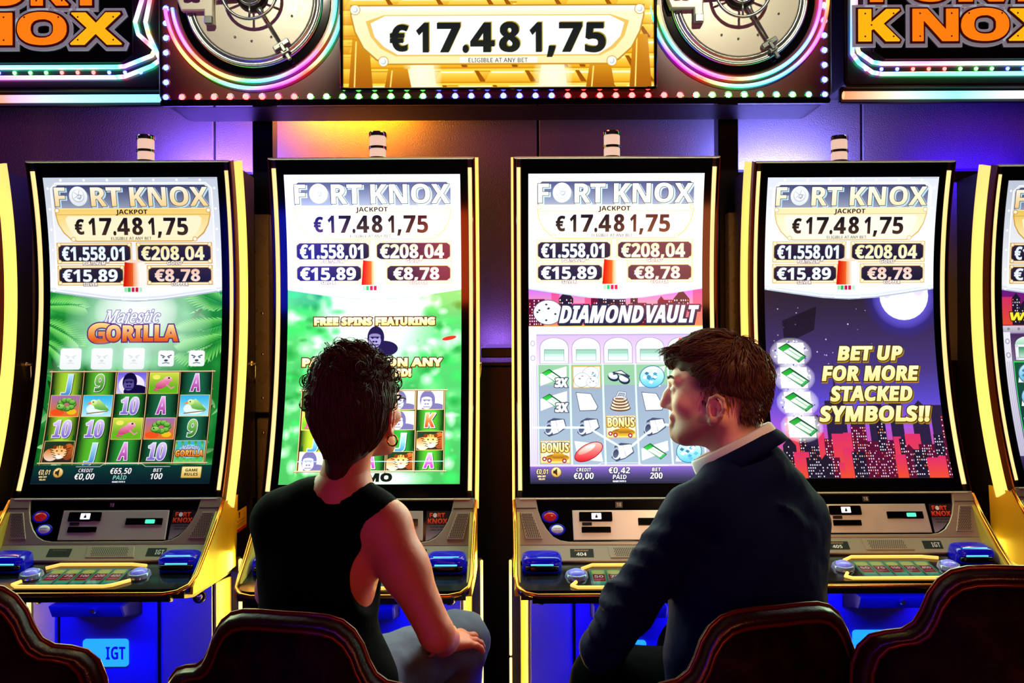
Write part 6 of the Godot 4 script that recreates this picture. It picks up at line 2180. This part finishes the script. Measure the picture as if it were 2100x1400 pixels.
func screen_jungle_reels() -> Texture2D:
	var p := Pic.new(360, 632, 4.0, Color.BLACK)
	var rnd := RandomNumberGenerator.new()
	rnd.seed = 5
	jungle(p, 225, rnd, false)
	p.blot(185, 300, 160, 130, Color(0.9, 1, 0.96, 1.0), 0.55)
	p.blot(180, 275, 90, 60, Color(1, 1, 1, 1.0), 0.5)
	p.text("Majestic", 112, 234, 274, 299, c8("fbfaff"), {"font": "Droid Serif/regular", "skew": 0.35, "edge": 1.3, "edge_color": c8("7a78b8"), "fat": 0.6})
	p.text("G", 82, 124, 302, 340, c8("ffe28c"), {"c1": c8("d84a10"), "edge": 2.4, "edge_color": c8("5a2a78"), "fat": 1.6})
	p.text("ORILLA", 120, 268, 306, 337, c8("ffe9a8"), {"c1": c8("e0560f"), "edge": 2.4, "edge_color": c8("5a2a78"), "fat": 1.6})
	for i in 5:
		var x: float = [47, 112, 179, 246, 310][i]
		var r: float = 22.0 if i < 3 else 16.5
		if i < 3: p.blot(x, 373, 40, 40, Color(0.85, 1, 0.95, 0.9), 0.8)
		p.rrect(x - r, 374 - r, x + r, 374 + r, 5, c8("ffffff"), c8("eef4f4"))
		var ink := c8("d6dcdc") if i < 3 else c8("3a4660")
		p.line([x - 11, 367, x - 3, 370], 2.0, ink)
		p.line([x + 11, 367, x + 3, 370], 2.0, ink)
		p.oval(x - 6, 372, 2, 1.3, ink)
		p.oval(x + 6, 372, 2, 1.3, ink)
		p.oval(x, 378, 4, 2.2, ink)
		p.line([x - 7, 384, x, 382.5, x + 7, 384], 1.4, ink)
	reel_grid(p, 11, 345, 401, 590, [["J", "snake", "10", "tiger"], ["9", "bird", "10", "J"], ["ape", "10", "frog", "A"], ["frog", "A", "snake", "10"], ["A", "bird", "9", "logo"]], ["a4d832", "58bc2c", "2c9a34", "1c6a44", "1c6a4c"])
	p.rect(0, 594, 360, 632, c8("0c3a34"), c8("0a1c28"))
	bar_texts(p, "€0,00", "€65,50", "100", c8("8ad0c0"))
	p.rrect(300, 597, 341, 621, 1.5, c8("8a6a28"))
	p.rrect(301, 598, 340, 620, 1.5, c8("fff0a8"), c8("d8b050"))
	p.text("GAME", 308, 333, 602, 607.5, c8("2c2010"))
	p.text("RULES", 307, 334, 610.5, 616, c8("2c2010"))
	paint_header(p, 0.75)
	return p.texture()

func screen_free_spins() -> Texture2D:
	var p := Pic.new(360, 632, 4.0, Color.BLACK)
	var rnd := RandomNumberGenerator.new()
	rnd.seed = 8
	jungle(p, 225, rnd, true)
	p.blot(185, 290, 130, 120, Color(1, 1, 1, 1.0), 0.6)
	p.blot(150, 360, 130, 120, Color(0.9, 1, 0.95, 0.8), 0.9)
	for i in 160:
		var c := c8("1f9a34").lerp(c8("c4fbb0"), rnd.randf())
		p.blot(rnd.randf_range(0, 360), rnd.randf_range(235, 632), rnd.randf_range(4, 15), rnd.randf_range(4, 12), Color(c.r, c.g, c.b, 0.55), 0.8)
	p.blot(185, 262, 120, 60, Color(1, 1, 1, 1.0), 0.5)
	p.rect(0, 225, 360, 632, Color(0.93, 1, 0.95, 0.15))
	for i in 120:
		var x := rnd.randf_range(0, 110) if i % 2 == 0 else rnd.randf_range(250, 360)
		var y := rnd.randf_range(240, 632)
		p.blot(x, y, rnd.randf_range(8, 26), rnd.randf_range(6, 20), [Color(0.06, 0.5, 0.16, 0.7), Color(0.2, 0.78, 0.34, 0.8), Color(0.85, 1.0, 0.86, 0.8)][i % 3], 0.8)
	p.blot(200, 622, 110, 24, Color(0.94, 1, 0.96, 1.0), 0.6)
	p.blot(186, 340, 45, 40, Color(1, 1, 1, 0.9), 0.7)
	ape(p, 183, 332, 1.35, c8("1c1440"), c8("8c84b4"))
	var how := {"edge": 2.0, "edge_color": c8("4a2408"), "c1": c8("ffd070"), "fat": 1.3}
	p.text("FREE SPINS FEATURING", 56, 304, 292, 306, c8("fff6cc"), how)
	p.text("PAYS MORE ON ANY", 33, 320, 376, 391, c8("fff6cc"), how)
	p.text("LINE PLAYED!", 120, 256, 398, 412, c8("fff6cc"), how)
	reel_grid(p, 34, 327, 441, 606, [["9", "frog", "J", "pale_ape"], ["10", "A", "bird", "10"], ["snake", "J", "K", "A"], ["pale_ape", "pale_ape", "J", "tiger"], ["pale_ape", "K", "tiger", "A"]], ["b0cc2c", "4cb82c", "38a834", "2ca034", "4cb02c"])
	p.line([34, 586, 327, 586], 1.6, c8("a8ecff"))
	p.text("DEMO", 132, 224, 611, 626, c8("10140c"), {"fat": 1.2})
	p.oval(335, 334, 15, 4, c8("d82a20"), null, -0.2)  # red pen-like reflection painted into the picture
	paint_header(p, 0.05)
	return p.texture()

func towers(p: Pic, y0: float, y1: float, x0: float, x1: float, rnd: RandomNumberGenerator, pink: bool) -> void:
	var x := x0
	while x < x1:
		var w := rnd.randf_range(14, 34)
		var top := y0 + rnd.randf_range(0, (y1 - y0) * 0.6)
		if rnd.randf() < 0.4:
			p.rect(x, top, x + w, y1, c8("d83068") if not pink else c8("f4468c"), c8("e84c30") if not pink else c8("f87a50"))
		else:
			var dark := c8("20182c") if rnd.randf() < 0.7 else c8("5a1030")
			p.rect(x, top, x + w, y1, dark)
			if rnd.randf() < 0.4: p.poly([x, top + 0.5, x + w / 2, top - w * 0.6, x + w, top + 0.5], dark)
			for j in int((y1 - top) / 6.0):
				for i in int(w / 4.5):
					if rnd.randf() < 0.55:
						p.rect(x + 1.5 + i * 4.5, top + 2 + j * 6, x + 3.6 + i * 4.5, top + 5 + j * 6, c8("f4f0ff") if rnd.randf() < 0.8 else c8("f07a40"))
		x += w * rnd.randf_range(0.7, 1.0)

func bar_gem(p: Pic, x: float, y: float, s: float) -> void:
	p.poly([x - 24 * s, y - 9 * s, x - 8 * s, y - 18 * s, x + 26 * s, y + 6 * s, x + 12 * s, y + 17 * s], c8("14502c"))
	p.poly([x - 22 * s, y - 9 * s, x - 8 * s, y - 16 * s, x - 2 * s, y - 10 * s, x - 16 * s, y - 3 * s], c8("1f9a30"), c8("3cc048"))
	p.poly([x - 15 * s, y - 3 * s, x - 2 * s, y - 10 * s, x + 22 * s, y + 6 * s, x + 10 * s, y + 12 * s], c8("fafffa"), c8("d8f4dc"))
	p.poly([x - 20 * s, y - 7 * s, x - 15 * s, y - 3 * s, x + 10 * s, y + 13 * s, x + 11 * s, y + 15.5 * s], c8("7ad08a"))
	p.poly([x + 24 * s, y + 6 * s, x + 12 * s, y + 16 * s, x + 11 * s, y + 12 * s, x + 18 * s, y + 5 * s], c8("3cb058"))
	p.line([x - 6 * s, y - 7 * s, x + 16 * s, y + 8 * s], 1.1 * s, c8("62b878"))

func round_gem(p: Pic, x: float, y: float, s: float, a: Color, b: Color) -> void:
	p.oval(x, y, 24 * s, 21 * s, b.darkened(0.4), null, -0.3)
	p.oval(x, y, 22.5 * s, 19.5 * s, a, b, -0.3)
	var rnd := RandomNumberGenerator.new()
	rnd.seed = int(x * 7 + y)
	for i in 14:
		var an := rnd.randf() * TAU
		var r := rnd.randf_range(3, 15) * s
		var q := Vector2(x + cos(an) * r, y + sin(an) * r)
		var c := Color.WHITE if rnd.randf() < 0.6 else b.darkened(rnd.randf() * 0.5)
		p.poly([q.x, q.y - 3 * s, q.x + 5 * s, q.y, q.x + 1 * s, q.y + 4 * s, q.x - 4 * s, q.y + 1 * s], c)

func vault_item(p: Pic, kind: String, x: float, y: float) -> void:
	match kind:
		"bar", "bar3":
			p.poly([x - 28, y + 18, x - 28, y - 6, x + 26, y - 22, x + 26, y - 2], c8("f8fafa"))
			bar_gem(p, x - 2, y, 0.95)
			if kind == "bar3":
				p.text("3X", x + 2, x + 28, y + 3, y + 20, c8("fbfbfd"), {"edge": 1.6, "edge_color": c8("30364a"), "fat": 1.0, "skew": 0.1})
		"gems":
			p.rect(x - 29, y - 23, x + 29, y + 23, c8("c8923a"))
			p.rect(x - 27, y - 21, x + 27, y + 21, c8("fdfaf2"))
			round_gem(p, x + 8, y - 6, 0.75, c8("ffffff"), c8("c2e6f4"))
			round_gem(p, x - 10, y + 6, 0.72, c8("ffffff"), c8("d0dcea"))
			round_gem(p, x + 12, y + 10, 0.55, c8("ffffff"), c8("c8d4e4"))
		"blue":
			p.poly([x - 28, y + 20, x - 20, y - 14, x + 28, y - 22, x + 16, y + 20], c8("fdfdf8"))
			round_gem(p, x, y, 1.1, c8("d8f4ff"), c8("5ab4e4"))
		"red":
			p.poly([x - 28, y - 22, x - 22, y + 14, x + 28, y + 20, x + 22, y - 16], c8("f8e4dc"))
			p.oval(x, y, 32, 16, c8("7a1018"), null, -0.5)
			p.oval(x, y, 30.5, 14.5, c8("f8b0a0"), c8("c01c28"), -0.5)
			p.oval(x - 4, y - 5, 20, 6, c8("fff0ec"), c8("f08478"), -0.5)
		"glasses":
			for q in [[-12, 0], [10, 6]]:
				p.oval(x + q[0], y + q[1], 12, 9, c8("1c2436"), null, 0.3)
				p.oval(x + q[0] - 1, y + q[1] - 2, 10, 6.5, c8("fafcff"), c8("a8b0c4"), 0.3)
			p.poly([x - 14, y - 10, x + 4, y - 14, x + 22, y - 2, x + 18, y + 4, x, y - 6, x - 12, y - 4], c8("30384c"))
			p.poly([x - 10, y - 10, x + 4, y - 12, x + 14, y - 5, x + 2, y - 7], c8("e4e8f2"))
		"sheet":
			p.poly([x - 23, y - 20, x + 8, y - 17, x + 22, y + 10, x + 18, y + 18, x - 16, y + 19], c8("3a4660"))
			p.poly([x - 21.5, y - 18.5, x + 7, y - 16, x + 20.5, y + 10, x + 17, y + 16.5, x - 15, y + 17.5], c8("ffffff"), c8("f0f4fa"))
		"rope":
			for i in 4:
				p.oval(x, y + 13 - i * 6, 21 - i * 2, 7, c8("4a3426"))
				p.oval(x, y + 12 - i * 6, 19.5 - i * 2, 5.4, c8("fffaf0"), c8("d2b08a"))
				p.oval(x, y + 12 - i * 6, 11, 2, c8("7a5c48"))
			p.line([x - 8, y - 8, x - 2, y - 20, x + 12, y - 18, x + 8, y - 4], 3.4, c8("3a4254"))
			p.line([x - 8, y - 8, x - 2, y - 20, x + 12, y - 18, x + 8, y - 4], 1.8, c8("e8ecf4"))
		"torch":
			p.poly([x - 22, y + 12, x - 14, y - 12, x - 2, y - 18, x + 20, y - 16, x + 24, y + 2, x + 6, y + 14, x - 12, y + 20], c8("3c4660"))
			p.oval(x - 11, y + 3, 9, 13, c8("8c96ae"), c8("dfe4ee"), 0.3)
			p.oval(x - 13, y + 4, 5.5, 9, c8("30384e"), c8("5a6480"), 0.3)
			p.poly([x - 8, y - 12, x + 18, y - 15, x + 22, y, x + 6, y + 12, x - 4, y + 15], c8("ffffff"), c8("d4dae6"))
			p.line([x + 2, y - 13, x + 8, y + 11], 1.2, c8("8a94ac"))
		"bonus":
			p.rect(x - 30, y - 23, x + 30, y + 23, c8("caa24a"))
			p.rect(x - 28.5, y - 21.5, x + 28.5, y + 21.5, c8("fffdf4"), c8("f4d890"))
			p.text("BONUS", x - 27, x + 27, y - 18, y + 0, c8("fff4c8"), {"c1": c8("f0c060"), "edge": 1.4, "edge_color": c8("5a4014"), "fat": 0.6})
			p.oval(x + 4, y + 12, 24, 8, c8("7a4c10"), c8("e8b440"))
			p.poly([x - 8, y + 9, x - 2, y + 2, x + 14, y + 2, x + 22, y + 9, x + 16, y + 13, x - 4, y + 13], c8("d89c2c"), c8("8a5a14"))
			for q in [[-22, 14], [-12, 17], [18, 18]]:
				p.oval(x + q[0], y + q[1], 4.5, 4.5, c8("8c1430"))
				p.oval(x + q[0], y + q[1], 2.2, 2.2, c8("f8d8e0"))

func vault_niches(p: Pic, y0: float, y1: float, tint: Color, glow: Color) -> void:
	p.rect(0, y0, 360, y1, tint, tint.lightened(0.3))
	for i in 5:
		var x := 52 + i * 66.0
		p.oval(x, y0 + 22, 29, 18, tint.darkened(0.3))
		p.oval(x, y0 + 23, 28, 18, c8("f4fbf6"), glow)
		p.rect(x - 30, y0 + 23, x + 30, y1 - 1, tint.darkened(0.2))
		p.rect(x - 28.5, y0 + 23, x + 28.5, y1 - 2, c8("fbfbfd"), c8("eceff6"))
		p.rect(x - 21, y0 + 28, x + 21, y1 - 7, c8("5c8a84"))
		p.rect(x - 20, y0 + 29, x + 20, y1 - 8, glow.darkened(0.25), glow.lightened(0.7))
		p.line([x - 20, y0 + 36, x + 20, y0 + 36], 0.8, c8("78a8a0"))
		for q in [[-25, 26], [25, 26], [-25, y1 - y0 - 6], [25, y1 - y0 - 6]]:
			p.oval(x + q[0], y0 + q[1], 2.6, 2.6, c8("aab0c4"))
			p.oval(x + q[0], y0 + q[1], 1.5, 1.5, c8("ffffff"))
	p.rect(0, y0 - 4, 15, 594, c8("f6f2fa"), c8("c8c2dc"))
	for i in 3: p.line([4 + i * 4, y0 + 60, 4 + i * 4, 594], 0.8, c8("b0aac4"))
	for i in 2: p.oval(8, y0 + 16 + i * 30, 5, 6, c8("a49cbc"))
	for i in 2: p.oval(8, y0 + 16 + i * 30, 3, 4, c8("f4f0fa"))

func screen_gem_reels() -> Texture2D:
	var p := Pic.new(360, 632, 4.0, c8("b09ccc"))
	var rnd := RandomNumberGenerator.new()
	rnd.seed = 21
	p.rect(0, 230, 360, 312, c8("b45ce0"), c8("f4c838"))
	towers(p, 232, 310, 0, 360, rnd, true)
	p.oval(40, 282, 31, 26, c8("48506c"))
	p.oval(40, 282, 29.5, 24.5, c8("ffffff"), c8("e4f2fa"))
	for i in 26:
		var q := Vector2(40, 282) + Vector2.from_angle(rnd.randf() * TAU) * Vector2(rnd.randf() * 25, rnd.randf() * 20)
		p.poly([q.x, q.y - 2.5, q.x + 3.4, q.y, q.x, q.y + 2.5, q.x - 3, q.y], [c8("bfe2f2"), c8("28303c"), c8("ffffff"), c8("d4d8e8")][i % 4])
	var how := {"skew": 0.22, "edge": 3.0, "edge_color": c8("282a48"), "fat": 1.2, "drop": Vector2(2, 2.5), "drop_color": c8("1a1a34"), "c1": c8("e8e6ee")}
	p.text("DIAMOND", 64, 240, 270, 303, c8("ffffff"), how)
	p.text("VAULT", 238, 352, 270, 303, c8("ffffff"), how)
	p.rect(0, 312, 360, 328, c8("fbfaff"), c8("dcd8ea"))
	for i in 16: p.oval(12 + i * 22.4, 318, 3, 2, c8("d4cfe2"))
	p.line([0, 328, 360, 328], 1.4, c8("9a92b4"))
	vault_niches(p, 330, 389, c8("c0a8d8"), c8("a8e8cc"))
	p.poly([318 - 7, 336, 318 + 7, 336, 318 + 10, 341, 318, 350, 318 - 10, 341], c8("e83a20"))
	var items := [["bar3", "bar3", "torch", "bonus"], ["gems", "sheet", "torch", "red"], ["glasses", "rope", "bonus", "torch"], ["blue", "sheet", "torch", "bar"], ["sheet", "gems", "rope", "blue"]]
	for c in 5:
		var x := 19 + c * 67.2
		p.rect(x - 2, 389, x + 66.5, 594, c8("c8f4d4"))
		p.rect(x, 390, x + 63.5, 594, c8("84b48c"), c8("90a4b4"))
		p.rect(x, 432, x + 63.5, 594, c8("8a9aae"), c8("94a8b8"))
	for c in 5:
		for r in 4:
			vault_item(p, items[c][r], 19 + c * 67.2 + 32, 390 + 25.5 + r * 51)
	p.line([6, 519, 118, 519, 194, 566, 262, 512, 300, 517, 356, 517], 4.5, Color(0.86, 1, 0.98, 0.75))
	p.line([6, 519, 118, 519, 194, 566, 262, 512, 300, 517, 356, 517], 2.4, c8("ffffff"))
	p.rect(0, 594, 360, 632, c8("d8c4f4"), c8("181a30"))
	p.rect(0, 598, 360, 626, c8("7a5cb8"), c8("2c2c48"))
	bar_texts(p, "€0,00", "€0,42", "200", c8("e8ecff"))
	paint_header(p, 0.1)
	return p.texture()

func screen_bet_up() -> Texture2D:
	var p := Pic.new(360, 632, 4.0, c8("241a24"))
	var rnd := RandomNumberGenerator.new()
	rnd.seed = 33
	p.rect(0, 225, 360, 400, c8("2b2128"), c8("46357c"))
	p.rect(0, 400, 360, 470, c8("46357c"), c8("5a48c8"))
	p.rect(0, 470, 360, 530, c8("5a48c8"), c8("a858d8"))
	p.rect(0, 530, 360, 632, c8("b050c8"), c8("f05a48"))
	p.blot(297, 250, 92, 92, Color(0.2, 0.16, 0.95, 1.0), 0.9)
	p.blot(297, 250, 70, 70, Color(0.55, 0.5, 1.0, 1.0), 0.5)
	p.oval(297, 248, 52, 52, c8("ffffff"))
	p.oval(262, 240, 9, 14, c8("e8d8f8"), null, 0.3)
	p.oval(328, 240, 10, 8, c8("eadcf6"))
	for i in 26:
		var x := rnd.randf_range(10, 240)
		var y := rnd.randf_range(262, 420)
		var r := rnd.randf_range(0.5, 1.5)
		p.poly([x, y - r * 1.8, x + r * 0.6, y, x, y + r * 1.8, x - r * 0.6, y], c8("ffffff"))
		p.poly([x - r * 1.8, y, x, y - r * 0.6, x + r * 1.8, y, x, y + r * 0.6], c8("f0f0ff"))
	p.poly([36, 300, 110, 270, 104, 320, 40, 350], Color(0.08, 0.06, 0.08, 0.6))
	# skyline
	for q in [[128, 452, 24], [116, 470, 42], [205, 478, 30], [250, 466, 26], [296, 488, 34], [336, 480, 30], [70, 500, 30], [166, 498, 30]]:
		p.rect(q[0], q[1], q[0] + q[2], 632, c8("2a2040"))
	p.poly([137, 452, 139.5, 378, 142, 452], c8("2a2040"))
	p.poly([296, 488, 313, 470, 330, 488], c8("2a2040"))
	towers(p, 500, 632, 30, 360, rnd, false)
	towers(p, 560, 632, 20, 360, rnd, false)
	for i in 4:
		var y := 369 + i * 52.0
		var x := 52 + i * 4.0
		p.blot(x, y, 46, 34, Color(1, 1, 1, 1), 0.35)
		for j in 50:
			var a := rnd.randf() * TAU
			p.oval(x + cos(a) * rnd.randf_range(24, 36), y + sin(a) * rnd.randf_range(18, 28), rnd.randf_range(0.8, 2.4), rnd.randf_range(0.8, 2.4), c8("ffffff") if j % 4 else c8("4a3cc8"))
		p.rect(x - 28, y - 22, x + 28, y + 22, c8("ffffff"))
	for i in 4:
		bar_gem(p, 52 + i * 4.0 + 2, 369 + i * 52.0, 1.2)
	var how := {"skew": 0.2, "edge": 1.8, "edge_color": c8("3a2a10"), "fat": 1.6, "drop": Vector2(1.5, 3), "drop_color": c8("a07818"), "c1": c8("fbe68c")}
	p.text("BET UP", 152, 290, 356, 384, c8("fff6c4"), how)
	p.text("FOR MORE", 116, 320, 398, 427, c8("fff6c4"), how)
	p.text("STACKED", 130, 304, 441, 470, c8("fff6c4"), how)
	p.text("SYMBOLS!!", 103, 336, 483, 513, c8("fff6c4"), how)
	paint_header(p, 0.3)
	return p.texture()

func screen_watch() -> Texture2D:
	var p := Pic.new(360, 632, 4.0, c8("7a5a9a"))
	var rnd := RandomNumberGenerator.new()
	rnd.seed = 41
	p.rect(0, 230, 360, 312, c8("6a1c8c"), c8("a0183c"))
	towers(p, 232, 310, 0, 360, rnd, false)
	p.text("WATCH THE VAULTS", 14, 346, 284, 300, c8("fff23c"), {"skew": 0.2, "edge": 1.6, "edge_color": c8("2a2008"), "fat": 0.8})
	p.rect(0, 312, 360, 328, c8("d8d6e0"), c8("a8a4b8"))
	for i in 16: p.oval(12 + i * 22.4, 319, 3, 3, c8("8a8698"))
	vault_niches(p, 330, 389, c8("4a2c5c"), c8("5cc88c"))
	for c in 5:
		var x := 19 + c * 67.2
		p.rect(x - 2, 389, x + 66.5, 594, c8("3cd86a"))
		p.rect(x, 392, x + 63.5, 594, c8("1c5a3c"), c8("123044"))
		for r in 4:
			vault_item(p, ["blue", "blue", "bar", "red"][(r + c) % 4], x + 32, 390 + 25.5 + r * 51)
	p.rect(0, 594, 360, 632, c8("48386c"), c8("101020"))
	bar_texts(p, "€0,00", "€0,00", "200", c8("e8ecff"))
	paint_header(p, 0.9)
	return p.texture()

func jackpot_print() -> Texture2D:
	var p := Pic.new(640, 400, 3.0, c8("e8a81c"))
	var rnd := RandomNumberGenerator.new()
	rnd.seed = 3
	# stacked gold bars on shelves: y 0 is 222 units above the plaque's foot line
	for row in 14:
		var y := row * 30.0
		p.rect(0, y, 640, y + 30, c8("fbd84c"), c8("d88c10"))
		for j in 7:
			var c := c8("fff3a8") if j % 2 == 0 else c8("b86c0c")
			p.rect(rnd.randf_range(-40, 500), y + j * 4 + rnd.randf() * 2, rnd.randf_range(100, 680), y + j * 4 + 1.6 + rnd.randf(), Color(c.r, c.g, c.b, 0.75))
		for i in 7:
			var x := fmod(i * 104.0 + row * 37.0, 660.0)
			p.poly([x, y + 4, x + 70, y + 4, x + 82, y + 27, x - 12, y + 27], c8("ffe76a"), c8("f0a81c"))
			p.rect(x + 2, y + 6, x + 68, y + 9, c8("fffbe0"))
			p.poly([x + 82, y + 27, x + 70, y + 4, x + 78, y + 4, x + 94, y + 27], c8("9a5408"))
	for x in [150.0, 420.0]:
		p.blot(x + 12, 374, 42, 60, Color(1, 1, 0.9, 1.0), 0.5)
		p.poly([x - 10, 340, x + 34, 340, x + 42, 400, x - 18, 400], Color(1, 1, 0.86, 0.7))
	for q in [[10, 300, 60, 400], [84, 360, 140, 400], [500, 352, 560, 400], [590, 290, 636, 400]]:
		p.poly([q[0] + 8, q[1], q[2] - 8, q[1], q[2], q[3], q[0], q[3]], c8("d8941c"), c8("a85c0c"))
		p.line([q[0] + 16, q[1] + 4, q[0] + 12, q[3]], 3.0, c8("ffe070"))
	# the plaque
	p.poly([14, 228, 622, 228, 622, 250, 614, 284, 596, 318, 570, 342, 552, 352, 84, 352, 66, 342, 40, 318, 22, 284, 14, 250], c8("c08a28"))
	p.poly([17, 231, 619, 231, 619, 250, 611, 283, 594, 316, 568, 339, 551, 349, 85, 349, 68, 339, 42, 316, 25, 283, 17, 250], c8("fff4cc"), c8("ffe9a8"))
	p.rect(18, 231, 618, 246, c8("ffffff"), c8("fff0c0"))
	p.poly([84, 249, 552, 249, 590, 262, 580, 294, 560, 318, 530, 334, 108, 334, 76, 318, 56, 294, 46, 262], c8("e8c060"))
	p.poly([86, 251, 550, 251, 580, 266, 572, 294, 552, 315, 526, 331, 112, 331, 84, 315, 64, 294, 56, 266], c8("fffefa"))
	for q in [[24, 238], [612, 238], [82, 345], [554, 345]]:
		p.oval(q[0], q[1], 11, 11, c8("c89a40"))
		p.oval(q[0], q[1], 9.5, 9.5, c8("fffae8"))
		p.oval(q[0], q[1], 5.5, 5.5, c8("b8c0c8"))
		p.oval(q[0] - 1, q[1] - 1, 4.4, 4.4, c8("f4f8fa"))
	var how := {"fat": 1.4, "drop": Vector2(2, -2), "drop_color": c8("a8942c"), "c1": c8("20241c")}
	spaced_amount(p, 97, 540, 267, 325, c8("181c20"), how)
	p.rect(240, 336, 400, 348, c8("fffbea"))
	p.text("ELIGIBLE AT ANY BET", 258, 380, 338.5, 347, c8("2c2a20"), {"font": "Droid Sans/regular"})
	p.im.resize(p.im.get_width(), p.im.get_height())
	return p.texture()

func deck_print(credits: Array) -> Texture2D:
	var p := Pic.new(216, 110, 4.0, c8("1a4a4c"))
	p.rect(0, 0, 216, 110, c8("4aa088"), c8("2c6a70"))
	for i in 5:
		var x := 6 + i * 42.0
		p.rrect(x, 6, x + 36, 100, 6, c8("b8d86a") if i != 2 else c8("7ac84a"), c8("5ab05a"))
		p.oval(x + 18, 22, 16, 12, c8("d8e87a"))
		p.rect(x + 2, 34, x + 34, 76, c8("8c1834"), c8("a82040"))
		p.text(credits[i], x + 6, x + 30, 40, 54, c8("fff2f0"))
		p.text("CREDITS", x + 6, x + 30, 62, 67, c8("f4c8c8"))
		p.rect(x + 2, 82, x + 34, 98, c8("68d8c0"), c8("3a9a8c"))
	return p.texture()

func label_print(lines: Array, w: float, h: float, bg: Color, ink: Color) -> Texture2D:
	var p := Pic.new(w, h, 4.0, bg)
	for l in lines:
		p.text(l[0], l[1], l[2], l[3], l[4], l[5] if l.size() > 5 else ink)
	return p.texture()

func game_card_print() -> Texture2D:
	var p := Pic.new(50, 60, 6.0, c8("2a2028"))
	p.rect(0, 28, 50, 60, c8("4a4450"), c8("9a94a8"))
	var how := {"edge": 0.8, "edge_color": c8("1c0808"), "fat": 0.4, "c1": c8("c8281c")}
	p.text("F", 6, 12, 4, 13, c8("f06a3c"), how)
	p.oval(17, 8.5, 4.2, 4.6, c8("e8ecf0"))
	p.text("RT", 22, 37, 4, 13, c8("f06a3c"), how)
	p.text("KNOX", 3, 42, 15.5, 25, c8("f06a3c"), how)
	p.text("FEATURE GAME", 8, 38, 31, 34, c8("1c181c"))
	p.text("LINKED JACKPOT", 8, 38, 36.5, 39.5, c8("1c181c"))
	return p.texture()

func warning_print() -> Texture2D:
	var p := Pic.new(22, 34, 8.0, c8("f4c038"))
	p.rect(0, 29, 22, 34, c8("d83018"))
	p.text("!", 6, 9, 3, 12, c8("201808"))
	p.text("WARNING", 3, 19, 16, 18.5, c8("3a2c08"), {"font": "Droid Sans/regular"})
	p.line([3, 22, 19, 22], 0.7, c8("5a4410"))
	p.line([3, 25, 16, 25], 0.7, c8("5a4410"))
	return p.texture()
